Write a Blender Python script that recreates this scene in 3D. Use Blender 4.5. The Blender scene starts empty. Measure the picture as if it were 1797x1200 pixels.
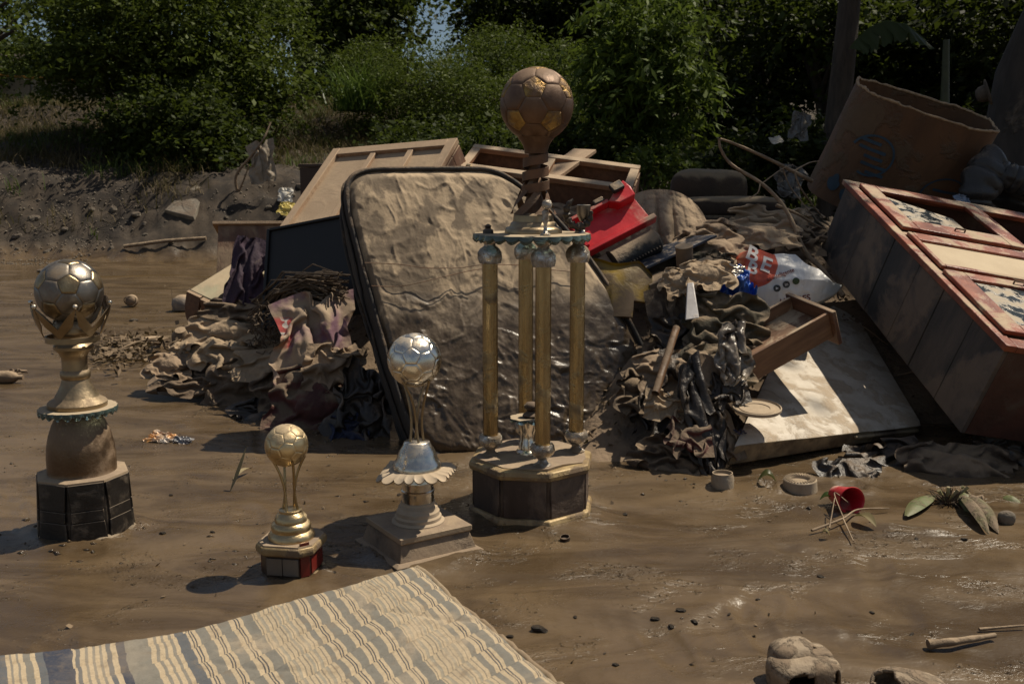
import bpy, bmesh, math, random
import numpy as np
from mathutils import Vector, Matrix

# ------------------------------------------------------------------ camera, sky, sun, exposure
SC = bpy.context.scene
COL = SC.collection
TILT = math.radians(9.42)
CAM_H = 1.0
cam_d = bpy.data.cameras.new('camera')
cam_d.lens = 35.0
cam_d.sensor_width = 36.0
cam_d.clip_start = 0.05
cam_d.clip_end = 2000
cam_o = bpy.data.objects.new('camera', cam_d)
COL.objects.link(cam_o)
cam_o.location = (0, 0, CAM_H)
cam_o.rotation_euler = (math.radians(90) - TILT, 0, 0)
cam_d.dof.use_dof = True
cam_d.dof.focus_distance = 2.95
cam_d.dof.aperture_fstop = 9.0
SC.camera = cam_o

SUN_EL, SUN_AZ = math.radians(59), math.radians(27)      # azimuth from +X towards +Y
sun_dir = Vector((math.cos(SUN_EL) * math.cos(SUN_AZ), math.cos(SUN_EL) * math.sin(SUN_AZ), math.sin(SUN_EL)))
world = bpy.data.worlds.new('World')
SC.world = world
world.use_nodes = True
wn = world.node_tree
for n in list(wn.nodes):
    wn.nodes.remove(n)
w_out = wn.nodes.new('ShaderNodeOutputWorld')
w_bg = wn.nodes.new('ShaderNodeBackground')
w_sky = wn.nodes.new('ShaderNodeTexSky')
w_sky.sky_type = 'NISHITA'
w_sky.sun_disc = False
w_sky.sun_elevation = SUN_EL
w_sky.sun_rotation = math.radians(90) - SUN_AZ
w_sky.air_density = 1.0
w_sky.dust_density = 0.6
w_tc = wn.nodes.new('ShaderNodeTexCoord')
w_map = wn.nodes.new('ShaderNodeMapping')
w_map.inputs['Scale'].default_value = (1.6, 1.6, 3.4)
w_no = wn.nodes.new('ShaderNodeTexNoise')
w_no.inputs['Scale'].default_value = 3.2
w_no.inputs['Detail'].default_value = 9
w_no.inputs['Roughness'].default_value = 0.58
w_rp = wn.nodes.new('ShaderNodeValToRGB')
w_rp.color_ramp.elements[0].position = 0.50
w_rp.color_ramp.elements[1].position = 0.64
w_mx = wn.nodes.new('ShaderNodeMix')
w_mx.data_type = 'RGBA'
w_mx.inputs[7].default_value = (8.0, 8.1, 8.3, 1)
wn.links.new(w_tc.outputs['Generated'], w_map.inputs['Vector'])
wn.links.new(w_map.outputs['Vector'], w_no.inputs['Vector'])
wn.links.new(w_no.outputs['Fac'], w_rp.inputs['Fac'])
wn.links.new(w_rp.outputs['Color'], w_mx.inputs[0])
wn.links.new(w_sky.outputs['Color'], w_mx.inputs[6])
wn.links.new(w_mx.outputs[2], w_bg.inputs['Color'])
w_bg.inputs['Strength'].default_value = 0.05
wn.links.new(w_bg.outputs['Background'], w_out.inputs['Surface'])

sun_l = bpy.data.lights.new('sun', 'SUN')
sun_l.energy = 5.0
sun_l.angle = math.radians(0.53)
sun_l.color = (1.0, 0.89, 0.72)
sun_o = bpy.data.objects.new('sun', sun_l)
COL.objects.link(sun_o)
sun_o.rotation_euler = (-sun_dir).to_track_quat('-Z', 'Y').to_euler()
sun_o.location = (10, 0, 20)

SC.view_settings.view_transform = 'Standard'
SC.view_settings.look = 'None'
SC.view_settings.exposure = 0.0
SC.view_settings.gamma = 1.0
SC.view_settings.use_curve_mapping = False
SC.cycles.max_bounces = 7
SC.cycles.transparent_max_bounces = 12
SC.cycles.caustics_reflective = False
SC.cycles.caustics_refractive = False

# ------------------------------------------------------------------ measuring helpers (photo pixels -> real places at a known depth)
F, CX, CY = 1747.0, 898.5, 600.0
cT, sT = math.cos(TILT), math.sin(TILT)
def ray(px, py):
    u = (px - CX) / F; v = (CY - py) / F
    return Vector((u, cT + v * sT, -sT + v * cT))
def W(px, py, Y):
    d = ray(px, py)
    return Vector((0, 0, CAM_H)) + d * (Y / d.y)
def G(px, py, z=0.0):
    d = ray(px, py)
    return Vector((0, 0, CAM_H)) + d * ((z - CAM_H) / d.z)
def pm(Y, z=0.5):                                         # metres per pixel there
    return (Y * cT - (z - CAM_H) * sT) / F

# ------------------------------------------------------------------ noise
def _hash(x, y, z, s):
    h = (x.astype(np.uint32) * np.uint32(374761393) + y.astype(np.uint32) * np.uint32(668265263)
         + z.astype(np.uint32) * np.uint32(2246822519) + np.uint32((s * 3266489917) & 0xffffffff))
    h = (h ^ (h >> np.uint32(13))) * np.uint32(1274126177)
    h = (h ^ (h >> np.uint32(16))) * np.uint32(2654435761)
    h = h ^ (h >> np.uint32(15))
    return h.astype(np.float64) / 4294967295.0 * 2 - 1
def vnoise(p, seed=0):
    p = np.asarray(p, float)
    i = np.floor(p).astype(np.int64); f = p - i
    f = f * f * f * (f * (f * 6 - 15) + 10)
    x, y, z = i[..., 0], i[..., 1], i[..., 2]
    fx, fy, fz = f[..., 0], f[..., 1], f[..., 2]
    r = 0
    for dx in (0, 1):
        for dy in (0, 1):
            for dz in (0, 1):
                w = (fx if dx else 1 - fx) * (fy if dy else 1 - fy) * (fz if dz else 1 - fz)
                r = r + w * _hash(x + dx, y + dy, z + dz, seed)
    return r
def fbm(p, octv=4, seed=0, gain=0.5, ridged=False):
    p = np.asarray(p, float); a = 1.0; r = 0; t = 0
    for o in range(octv):
        n = vnoise(p * (2.03 ** o) + 17.3 * o, seed + o * 7)
        if ridged:
            n = 1 - 2 * np.abs(n)
        r = r + a * n; t += a; a *= gain
    return r / t
def xyz(*c):
    c = np.broadcast_arrays(*[np.asarray(k, float) for k in c])
    return np.stack(c, -1)
def sstep(a, b, x):
    t = np.clip((x - a) / (b - a), 0, 1)
    return t * t * (3 - 2 * t)

# ------------------------------------------------------------------ mesh building
def finish(me, smooth):
    if smooth is None:
        return
    me.polygons.foreach_set('use_smooth', np.ones(len(me.polygons), bool))
    if smooth < 170:
        me.set_sharp_from_angle(angle=math.radians(smooth))
def link(name, me, parent, origin=None):
    o = bpy.data.objects.new(name, me)
    COL.objects.link(o)
    if parent is not None:
        o.parent = parent
    elif origin is not None:
        o.location = origin
    return o
def npmesh(name, V, Q, mat, parent=None, smooth=180, uv=None, mi=None, recentre=True):
    """V (n,3), Q (m,4) or (m,3) arrays -> one mesh object"""
    V = np.asarray(V, np.float64).reshape(-1, 3); Q = np.asarray(Q, np.int32)
    org = None
    if parent is None and recentre:
        org = Vector(((V[:, 0].min() + V[:, 0].max()) / 2, (V[:, 1].min() + V[:, 1].max()) / 2, V[:, 2].min()))
        V = V - np.array(org)
    me = bpy.data.meshes.new(name)
    k = Q.shape[1]
    me.vertices.add(len(V)); me.vertices.foreach_set('co', V.astype(np.float32).ravel())
    me.loops.add(Q.size); me.loops.foreach_set('vertex_index', Q.ravel())
    me.polygons.add(len(Q))
    me.polygons.foreach_set('loop_start', np.arange(0, Q.size, k, dtype=np.int32))
    if uv is not None:
        l = me.uv_layers.new(name='UVMap')
        l.data.foreach_set('uv', np.asarray(uv, np.float32)[Q.ravel()].ravel())
    for m in (mat if isinstance(mat, (list, tuple)) else [mat]):
        me.materials.append(m)
    if mi is not None:
        me.polygons.foreach_set('material_index', np.asarray(mi, np.int32))
    me.update(calc_edges=True); me.validate()
    finish(me, smooth)
    return link(name, me, parent, org)
def gridq(nu, nv, wrapu=False, wrapv=False, base=0):
    iu = np.arange(nu if wrapu else nu - 1); iv = np.arange(nv if wrapv else nv - 1)
    a, b = np.meshgrid(iu, iv, indexing='ij'); a = a.ravel(); b = b.ravel()
    a2 = (a + 1) % nu; b2 = (b + 1) % nv
    return np.stack([a * nv + b, a2 * nv + b, a2 * nv + b2, a * nv + b2], 1) + base

class MB:
    def __init__(s):
        s.v = []; s.f = []; s.m = []
    def add(s, vs, fs, m=0):
        b = len(s.v)
        s.v += [tuple(v) for v in vs]
        s.f += [tuple(i + b for i in f) for f in fs]
        s.m += [m] * len(fs)
        return s
    def box(s, a, b, M=None, m=0):
        vs = [Vector((x, y, z)) for x in (a[0], b[0]) for y in (a[1], b[1]) for z in (a[2], b[2])]
        if M is not None:
            vs = [M @ v for v in vs]
        return s.add(vs, [(0, 1, 3, 2), (4, 6, 7, 5), (0, 4, 5, 1), (2, 3, 7, 6), (0, 2, 6, 4), (1, 5, 7, 3)], m)
    def bar(s, p, q, w, h, up=(0, 0, 1), m=0):
        p = Vector(p); q = Vector(q); d = (q - p); L = d.length; d.normalize()
        x = d.cross(Vector(up)).normalized(); z = x.cross(d)
        M = Matrix((x, d, z)).transposed().to_4x4(); M.translation = p
        return s.box((-w / 2, 0, -h / 2), (w / 2, L, h / 2), M, m)
    def tube(s, pts, r, n=8, cap=True, m=0, flat=1.0):
        pts = [Vector(p) for p in pts]
        rs = r if isinstance(r, (list, tuple)) else [r] * len(pts)
        b = len(s.v); up = None
        for i, p in enumerate(pts):
            d = (pts[min(i + 1, len(pts) - 1)] - pts[max(i - 1, 0)])
            if d.length < 1e-9:
                d = Vector((0, 0, 1))
            d.normalize()
            if up is None:
                up = Vector((0, 0, 1)) if abs(d.z) < .9 else Vector((0, 1, 0))
            x = d.cross(up).normalized(); up = x.cross(d).normalized()
            for k in range(n):
                a = 2 * math.pi * k / n
                s.v.append(tuple(p + x * (rs[i] * math.cos(a)) + up * (rs[i] * flat * math.sin(a))))
        for i in range(len(pts) - 1):
            for k in range(n):
                k2 = (k + 1) % n
                s.f.append((b + i * n + k, b + i * n + k2, b + (i + 1) * n + k2, b + (i + 1) * n + k)); s.m.append(m)
        if cap:
            s.f.append(tuple(b + k for k in range(n))[::-1]); s.m.append(m)
            e = b + (len(pts) - 1) * n
            s.f.append(tuple(e + k for k in range(n))); s.m.append(m)
        return s
    def lathe(s, prof, n=40, c=(0, 0), rot=0.0, m=0, cap=True, rad=None):
        b = len(s.v)
        for r, z in prof:
            for k in range(n):
                a = rot + 2 * math.pi * k / n
                rr = r * (rad(a, z) if rad else 1)
                s.v.append((c[0] + rr * math.sin(a), c[1] - rr * math.cos(a), z))
        for i in range(len(prof) - 1):
            for k in range(n):
                k2 = (k + 1) % n
                s.f.append((b + i * n + k, b + i * n + k2, b + (i + 1) * n + k2, b + (i + 1) * n + k)); s.m.append(m)
        if cap:
            s.f.append(tuple(b + k for k in range(n))[::-1]); s.m.append(m)
            e = b + (len(prof) - 1) * n
            s.f.append(tuple(e + k for k in range(n))); s.m.append(m)
        return s
    def build(s, name, mat, parent=None, smooth=32, bevel=0, M=None):
        vs = s.v
        if M is not None:
            vs = [tuple(M @ Vector(v)) for v in vs]
        org = None
        if parent is None:
            A = np.array(vs)
            org = Vector(((A[:, 0].min() + A[:, 0].max()) / 2, (A[:, 1].min() + A[:, 1].max()) / 2, A[:, 2].min()))
            vs = [(v[0] - org.x, v[1] - org.y, v[2] - org.z) for v in vs]
        me = bpy.data.meshes.new(name)
        me.from_pydata(vs, [], s.f)
        for mm in (mat if isinstance(mat, (list, tuple)) else [mat]):
            me.materials.append(mm)
        if max(s.m, default=0):
            me.polygons.foreach_set('material_index', s.m)
        bm = bmesh.new(); bm.from_mesh(me); bmesh.ops.recalc_face_normals(bm, faces=bm.faces); bm.to_mesh(me); bm.free()
        me.update()
        finish(me, smooth)
        o = link(name, me, parent, org)
        if bevel:
            bv = o.modifiers.new('bevel', 'BEVEL'); bv.width = bevel; bv.segments = 2; bv.limit_method = 'ANGLE'
            bv.angle_limit = math.radians(40); bv.harden_normals = False
        return o

def tag(o, label, cat, group=None, kind=None):
    if label: o['label'] = label
    if cat: o['category'] = cat
    if group: o['group'] = group
    if kind: o['kind'] = kind
    return o
def root(name, label, cat, loc=(0, 0, 0), R=None, group=None):
    o = bpy.data.objects.new(name, None)
    o.empty_display_size = 0.1
    COL.objects.link(o)
    M = Matrix(R).to_4x4() if R is not None else Matrix.Identity(4)
    M.translation = Vector(loc)
    o.matrix_world = M
    return tag(o, label, cat, group)
def axes(x, y):
    x = Vector(x).normalized(); y = Vector(y); y = (y - x * y.dot(x)).normalized(); z = x.cross(y)
    return Matrix((x, y, z)).transposed()
def rotz(a):
    return Matrix.Rotation(math.radians(a), 3, 'Z')

# ------------------------------------------------------------------ materials
MUD_DRY = (0.40, 0.29, 0.185)
MUD_MID = (0.22, 0.155, 0.098)
MUD_WET = (0.115, 0.078, 0.046)
def nd(nt, t, **k):
    n = nt.nodes.new(t)
    for a, b in k.items():
        setattr(n, a, b)
    return n
def c4(c):
    return (c[0], c[1], c[2], 1)
def noise_n(nt, vec, scale, detail=6, rough=.55, stretch=None, dist=0.0):
    if stretch:
        mp = nd(nt, 'ShaderNodeMapping'); mp.inputs['Scale'].default_value = stretch
        nt.links.new(vec, mp.inputs['Vector']); vec = mp.outputs['Vector']
    n = nd(nt, 'ShaderNodeTexNoise')
    n.inputs['Scale'].default_value = scale; n.inputs['Detail'].default_value = detail
    n.inputs['Roughness'].default_value = rough; n.inputs['Distortion'].default_value = dist
    nt.links.new(vec, n.inputs['Vector'])
    return n.outputs['Fac']
def maprange(nt, val, a, b, c=0.0, d=1.0):
    n = nd(nt, 'ShaderNodeMapRange', interpolation_type='SMOOTHSTEP')
    nt.links.new(val, n.inputs['Value'])
    for i, v in zip((1, 2, 3, 4), (a, b, c, d)):
        n.inputs[i].default_value = v
    return n.outputs[0]
def mixc(nt, fac, a, b):
    n = nd(nt, 'ShaderNodeMix', data_type='RGBA')
    for s, v in ((0, fac), (6, a), (7, b)):
        if isinstance(v, (int, float)):
            n.inputs[s].default_value = v
        elif isinstance(v, tuple):
            n.inputs[s].default_value = c4(v)
        else:
            nt.links.new(v, n.inputs[s])
    return n.outputs[2]
def mixf(nt, fac, a, b):
    n = nd(nt, 'ShaderNodeMix', data_type='FLOAT')
    for s, v in ((0, fac), (2, a), (3, b)):
        if isinstance(v, (int, float)):
            n.inputs[s].default_value = v
        else:
            nt.links.new(v, n.inputs[s])
    return n.outputs[0]
def math_n(nt, op, a, b=0.0):
    n = nd(nt, 'ShaderNodeMath', operation=op)
    for i, v in enumerate((a, b)):
        if isinstance(v, (int, float)):
            n.inputs[i].default_value = v
        else:
            nt.links.new(v, n.inputs[i])
    return n.outputs[0]
def new_mat(name):
    m = bpy.data.materials.new(name); m.use_nodes = True
    nt = m.node_tree
    for n in list(nt.nodes):
        nt.nodes.remove(n)
    out = nd(nt, 'ShaderNodeOutputMaterial'); b = nd(nt, 'ShaderNodeBsdfPrincipled')
    nt.links.new(b.outputs[0], out.inputs[0])
    return m, nt, b, out
def bump_n(nt, b, h, dist, strength=1.0, prev=None):
    n = nd(nt, 'ShaderNodeBump'); n.inputs['Strength'].default_value = strength; n.inputs['Distance'].default_value = dist
    nt.links.new(h, n.inputs['Height'])
    if prev is not None:
        nt.links.new(prev, n.inputs['Normal'])
    nt.links.new(n.outputs[0], b.inputs['Normal'])
    return n.outputs[0]
def mat(name, c1, c2=None, scale=9.0, rough=.6, rvar=.12, metal=0.0, bump=.001, bscale=60.0, mud=.35, mudc=MUD_DRY, mscale=5.0,
        up=0.25, stretch=None, spec=.5, mudr=.88, trans=0.0, coord='Object', edge=.10, bstretch=None, sheen=0.0):
    """mud-splashed surface: two-tone base colour, a coat of mud in patches (more on faces that look up), fine relief"""
    m, nt, b, out = new_mat(name)
    tc = nd(nt, 'ShaderNodeTexCoord'); v = tc.outputs[coord]
    n1 = noise_n(nt, v, scale, 8, .6, stretch)
    c2 = c2 or tuple(k * .6 for k in c1)
    base = mixc(nt, maprange(nt, n1, .32, .68), c2, c1)
    rgh = mixf(nt, n1, rough - rvar, rough + rvar)
    nb = noise_n(nt, v, bscale, 7, .6, bstretch or stretch)
    if mud > 0:
        n2 = noise_n(nt, v, mscale, 9, .62, None, .4)
        ge = nd(nt, 'ShaderNodeNewGeometry'); sx = nd(nt, 'ShaderNodeSeparateXYZ')
        nt.links.new(ge.outputs['Normal'], sx.inputs[0])
        k = math_n(nt, 'ADD', n2, math_n(nt, 'MULTIPLY', sx.outputs[2], up))
        t = 1.0 - mud
        mask = maprange(nt, k, t - edge, t + edge)
        n4 = noise_n(nt, v, mscale * 5, 6, .6)
        mcol = mixc(nt, n4, tuple(q * .72 for q in mudc), tuple(min(1, q * 1.2) for q in mudc))
        base = mixc(nt, mask, base, mcol)
        rgh = mixf(nt, mask, rgh, mudr)
        if metal:
            nt.links.new(mixf(nt, mask, metal, 0.0), b.inputs['Metallic'])
        hsum = math_n(nt, 'ADD', math_n(nt, 'MULTIPLY', nb, .7), math_n(nt, 'MULTIPLY', mask, .8))
    else:
        if metal:
            b.inputs['Metallic'].default_value = metal
        hsum = nb
    nt.links.new(base, b.inputs['Base Color'])
    nt.links.new(rgh, b.inputs['Roughness'])
    b.inputs['Specular IOR Level'].default_value = spec
    if trans:
        b.inputs['Transmission Weight'].default_value = trans
    if sheen:
        b.inputs['Sheen Weight'].default_value = sheen
    if bump:
        bump_n(nt, b, hsum, bump * 2)
    return m
# ------------------------------------------------------------------ terrain
def bank_t(X, Y):
    foot = 11.6 + 0.35 * np.sin(X * .6) + np.clip(X - 1.0, 0, 6) * .25
    return np.clip((Y - foot) / 12.0, 0, 1)
def Hbig(X, Y):
    X = np.asarray(X, float); Y = np.asarray(Y, float)
    t = bank_t(X, Y)
    h = 1.0 * sstep(0, .16, t) + 1.75 * (0.5 * t + 0.5 * sstep(.08, 1, t))
    h = h + sstep(0, .1, t) * (1 - sstep(.85, 1, t)) * .28 * fbm(xyz(X * .55, Y * .55, 0), 4, 3)
    return h
def Hmud(X, Y):
    """fine relief of the mud"""
    d = fbm(xyz(X * .9 + 3, Y * .9, 0), 3, 11) * .018
    # slow flowing ripples across the mud
    wx = X + .35 * fbm(xyz(X * 1.3, Y * 1.3, 5), 3, 12)
    wy = Y + .25 * fbm(xyz(X * 1.3, Y * 1.3, 9), 3, 13)
    rip = fbm(xyz(wx * 3.0, wy * 9.0, 0), 4, 14) * .0045
    mask = sstep(.05, .45, fbm(xyz(X * .7, Y * .9, 2), 4, 15) + .10 * (np.abs(X) > 99))
    rough = np.clip(fbm(xyz(X * 9, Y * 11, 0), 4, 16, .6), -.2, 1) * .018 * mask
    # a shallow flow channel edge from the centre to the lower right
    c = Y - (3.05 - .85 * (X - .75)) + .12 * fbm(xyz(X * 3, Y * 3, 4), 3, 17)
    ch = np.where((X > .35) & (X < 2.2), np.exp(-(c / .05) ** 2), 0) * .012 * (1 + fbm(xyz(X * 14, Y * 14, 0), 2, 18))
    lump = np.clip(fbm(xyz(X * 26, Y * 30, 0), 2, 19), .25, 1) - .25
    fp = 0
    rf = random.Random(31)
    for i in range(46):                                      # half-filled footprints and drag marks
        fy = rf.uniform(1.9, 6.5); fx = rf.uniform(-.5, .55) * fy; an = rf.uniform(-.9, .9); L_ = rf.uniform(.09, .15); w_ = rf.uniform(.035, .055)
        if i > 33: L_ *= 1.6; w_ *= .6
        if i < 12: fx = rf.uniform(.25, 1.0); fy = rf.uniform(1.75, 2.9)
        dx, dy = X - fx, Y - fy
        p_ = (dx * math.sin(an) + dy * math.cos(an)) / L_; q_ = (dx * math.cos(an) - dy * math.sin(an)) / w_
        r2 = p_ ** 2 + q_ ** 2
        fp = fp + np.where(r2 < 9, -.010 * np.exp(-r2 ** 2 * .9) + .0055 * np.exp(-((np.sqrt(r2) - 1.35) / .32) ** 2), 0) * rf.uniform(.2, .55)
    silt = 0                                                  # silt banked up against the things standing in the mud
    for cx_, cy_, r_ in ((.056, 2.93, .205), (-1.225, 2.73, .15), (-.56, 2.42, .085), (-.256, 2.605, .145), (.83, 3.16, .045), (1.11, 3.14, .06), (1.02, 2.93, .05)):
        dd = np.hypot(X - cx_, Y - cy_) + .03 * fbm(xyz(X * 9, Y * 9, 3), 2, 27)
        silt = silt + .013 * np.exp(-(np.clip(dd - r_, 0, 9) / .035) ** 1.5) * (dd > r_ * .6)
    return d + rip + rough + ch * .7 + lump * .016 * (.25 + mask) + fp + silt
def H(X, Y):
    t = bank_t(X, Y)
    h = Hbig(X, Y)
    on = sstep(0.0, .03, t)
    cl = fbm(xyz(np.asarray(X) * 5, np.asarray(Y) * 5, 0), 4, 21, .55)
    return h + Hmud(np.asarray(X, float), np.asarray(Y, float)) * (1 - on) + on * (1 - sstep(.8, 1, t)) * .10 * cl

ys = np.concatenate([[-400, -120, -40, -14, -5, -2, -.5, .3, .7], np.geomspace(.95, 13.0, 330), np.geomspace(13.12, 30, 90), [34, 40, 55, 80, 140, 260, 500]])
ss = np.concatenate([[-60, -20, -7, -3, -1.8, -1.3], np.linspace(-1.08, 1.08, 430), [1.3, 1.8, 3, 7, 20, 60]])
YY, SS = np.meshgrid(ys, ss, indexing='ij')
XX = SS * (np.clip(YY, .8, 60) * .58 + .12)
ZZ = H(XX, YY)
ZZ = np.where((YY < .8) | (np.abs(SS) > 1.2), Hbig(XX, YY), ZZ)

gm, nt, b, out = new_mat('wet_mud')
tc = nd(nt, 'ShaderNodeTexCoord'); v = tc.outputs['Object']
ge = nd(nt, 'ShaderNodeNewGeometry'); sx = nd(nt, 'ShaderNodeSeparateXYZ'); nt.links.new(ge.outputs['Position'], sx.inputs[0])
big = noise_n(nt, v, .9, 6, .6, None, .6)
flow = noise_n(nt, v, 1.4, 9, .62, (1.0, 2.6, 1.0), 1.6)
fine = noise_n(nt, v, 34, 8, .65)
grit = noise_n(nt, v, 140, 5, .6)
c = mixc(nt, maprange(nt, flow, .35, .66), (0.066, 0.043, 0.022), (0.134, 0.092, 0.051))
c = mixc(nt, math_n(nt, 'MULTIPLY', maprange(nt, big, .50, .70), .6), c, (0.165, 0.116, 0.067))
c = mixc(nt, math_n(nt, 'MULTIPLY', maprange(nt, fine, .56, .74), .35), c, (0.06, 0.042, 0.027))
# the bank: dark stony earth
bankm = maprange(nt, sx.outputs[2], .06, .26)
earth = mixc(nt, maprange(nt, noise_n(nt, v, 3.2, 9, .65), .38, .66), (0.020, 0.014, 0.009), (0.062, 0.044, 0.028))
earth = mixc(nt, maprange(nt, noise_n(nt, v, 22, 6, .6), .60, .72), earth, (0.095, 0.073, 0.052))
c = mixc(nt, bankm, c, earth)
nt.links.new(c, b.inputs['Base Color'])
wet = maprange(nt, noise_n(nt, v, 2.3, 7, .6, (1, 1.8, 1), .8), .36, .64, .38, .19)
wet = mixf(nt, math_n(nt, 'MULTIPLY', maprange(nt, fine, .5, .75), .6), wet, .40)
pim = maprange(nt, noise_n(nt, v, 75, 3, .5), .60, .72)
patch = maprange(nt, noise_n(nt, v, 3.0, 6, .65, (1, 1.6, 1), .6), .50, .64)
spark = math_n(nt, 'MULTIPLY', pim, patch)
wet = mixf(nt, spark, wet, .20)
nt.links.new(mixf(nt, bankm, wet, .9), b.inputs['Roughness'])
b.inputs['Specular IOR Level'].default_value = .5
p1 = bump_n(nt, b, flow, .012, .5)
p2 = bump_n(nt, b, spark, .010, 1.0, bump_n(nt, b, math_n(nt, 'MULTIPLY', fine, mixf(nt, patch, .35, 1.0)), .008, .7, p1))
bump_n(nt, b, math_n(nt, 'MULTIPLY', grit, mixf(nt, patch, .25, 1.0)), .0030, .7, p2)
WETMUD = gm
def Hs(x, y):                                              # height of the built ground sheet at one point
    s_ = x / (min(max(y, .8), 60) * .58 + .12)
    i = min(max(int(np.searchsorted(ys, y)) - 1, 0), len(ys) - 2); j = min(max(int(np.searchsorted(ss, s_)) - 1, 0), len(ss) - 2)
    a_ = (y - ys[i]) / (ys[i + 1] - ys[i]); b_ = min(max((s_ - ss[j]) / (ss[j + 1] - ss[j]), 0), 1)
    return float((ZZ[i, j] * (1 - b_) + ZZ[i, j + 1] * b_) * (1 - a_) + (ZZ[i + 1, j] * (1 - b_) + ZZ[i + 1, j + 1] * b_) * a_)
ground = npmesh('muddy_ground', np.stack([XX, YY, ZZ], -1), gridq(len(ys), len(ss))[:, ::-1], gm, smooth=180, recentre=False)
tag(ground, 'wet brown flood mud covering the yard and rising into the bank', 'mud', kind='structure')

# brown water standing along the foot of the bank
px_ = np.linspace(-7.6, -1.9, 120); pt_ = np.linspace(0, 1, 26)
A, B = np.meshgrid(px_, pt_, indexing='ij')
near_ = 9.3 + .5 * np.sin(A * 1.3) + .35 * fbm(xyz(A * 1.2, 0, 0), 3, 24); far_ = 11.45 + .1 * np.sin(A * 2.1)
pdm, nt, b, out = new_mat('brown_water')
tc = nd(nt, 'ShaderNodeTexCoord'); b.inputs['Base Color'].default_value = (.105, .070, .036, 1); b.inputs['Roughness'].default_value = .07
bump_n(nt, b, noise_n(nt, tc.outputs['Object'], 5, 4, .5, (1, 3, 1)), .01, .35)
tag(npmesh('puddle', np.stack([A, near_ + (far_ - near_) * B, .006 - .07 * sstep(.16, 0, B) - .07 * sstep(.9, 1, B)], -1), gridq(120, 26), pdm), 'strip of brown water along the foot of the bank', 'water', kind='structure')

# the heap of compacted silt and rubbish that everything is piled on
def Mh(X, Y):
    X = np.asarray(X, float); Y = np.asarray(Y, float)
    wob = .12 * fbm(xyz(X * 1.5, Y * 1.5, 0), 3, 31)
    rt = np.clip((Y - 3.32 - .62 * sstep(.72, 1.05, X) + wob) * .60, 0, .78) * sstep(.05, .5, X) * (1 - sstep(3.4, 4.2, X))
    mid = np.clip((Y - 4.0 + wob) * .75, 0, .70) * sstep(-1.15, -.6, X) * (1 - sstep(.6, 1.2, X))
    lf = np.clip((Y - 4.35 + wob) * .55, 0, .30) * sstep(-1.95, -1.45, X) * (1 - sstep(-.9, -.3, X)) * (1 - sstep(5.2, 5.9, Y))
    h = np.maximum(np.maximum(rt, mid), lf) * (1 - sstep(6.1, 7.2, Y))
    return h + np.clip(h * 4, 0, 1) * .035 * fbm(xyz(X * 6, Y * 6, 0), 4, 33, .55) - .05
def Mz(x, y):
    return float(max(Mh(np.array([x]), np.array([y]))[0], 0))
gx = np.linspace(-2.1, 4.3, 200); gy = np.linspace(3.15, 7.4, 150)
A, B = np.meshgrid(gx, gy, indexing='ij')
HEAP = mat('heap_silt', (.13, .092, .058), (.05, .036, .024), scale=6, rough=.7, bump=.006, bscale=30, mud=.42, mudc=MUD_MID, mscale=3, up=.2)
hp = npmesh('silt_heap', np.stack([A, B, Mh(A, B)], -1), gridq(200, 150), HEAP)
tag(hp, 'heap of brown silt and trodden rubbish under the piled furniture', 'heap', kind='stuff')

# ------------------------------------------------------------------ shared materials
GOLD = mat('dull_gold', (.46, .35, .19), (.30, .22, .115), scale=14, rough=.34, rvar=.1, metal=1, bump=.0006, bscale=90, mud=.30, mudc=(.33, .24, .15), mscale=9, up=.12)
GOLDBALL = mat('gold_ball', (.66, .52, .31), (.46, .35, .195), scale=10, rough=.34, rvar=.12, metal=1, bump=.0006, bscale=140, mud=.36, mudc=(.40, .31, .20), mscale=9, up=.10)
SILVER = mat('worn_silver', (.72, .68, .60), (.55, .50, .42), scale=10, rough=.20, rvar=.08, metal=1, bump=.0003, bscale=160, mud=.34, mudc=(.40, .31, .21), mscale=8, up=.10)
PEWTER = mat('dull_pewter', (.27, .25, .225), (.17, .15, .125), scale=8, rough=.40, rvar=.1, metal=1, bump=.0004, bscale=120, mud=.36, mudc=(.20, .15, .10), mscale=7, up=.08)
BRASS = mat('aged_brass', (.38, .30, .19), (.22, .165, .10), scale=7, rough=.36, rvar=.1, metal=.9, bump=.0006, bscale=80, mud=.36, mudc=(.27, .195, .125), mscale=5, up=.18)
CHROME = mat('muddy_chrome', (.62, .59, .54), (.36, .32, .27), scale=20, rough=.20, rvar=.08, metal=1, bump=.002, bscale=70, mud=.46, mudc=(.22, .165, .11), mscale=16, up=.06)
BRONZE = mat('mud_bronze', (.185, .105, .062), (.10, .058, .036), scale=6, rough=.42, rvar=.1, metal=.55, bump=.0006, bscale=150, mud=.38, mudc=(.25, .165, .105), mscale=4, up=.2)
GOLDLEAF = mat('gold_leaf', (.40, .26, .085), (.19, .11, .04), scale=30, rough=.34, rvar=.12, metal=.85, bump=.003, bscale=60, mud=.46, mudc=(.22, .14, .085), mscale=18, up=.05)
RUST = mat('rusty_steel', (.19, .10, .055), (.085, .05, .03), scale=12, rough=.6, metal=.4, bump=.0012, bscale=70, mud=.34, mudc=(.22, .15, .095), mscale=6)
COLGOLD = mat('gilt_column', (.50, .38, .20), (.33, .24, .12), scale=9, rough=.22, rvar=.1, metal=1, bump=.0012, bscale=60, mud=.36, mudc=(.17, .12, .07), mscale=9, up=.0, stretch=(3, 3, .5))
DARKWOOD = mat('dark_lacquer', (.045, .026, .020), (.022, .014, .011), scale=18, rough=.35, rvar=.1, bump=.0008, bscale=50, mud=.40, mudc=(.155, .112, .078), mscale=6, up=.5, stretch=(1, 1, .3))
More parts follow.
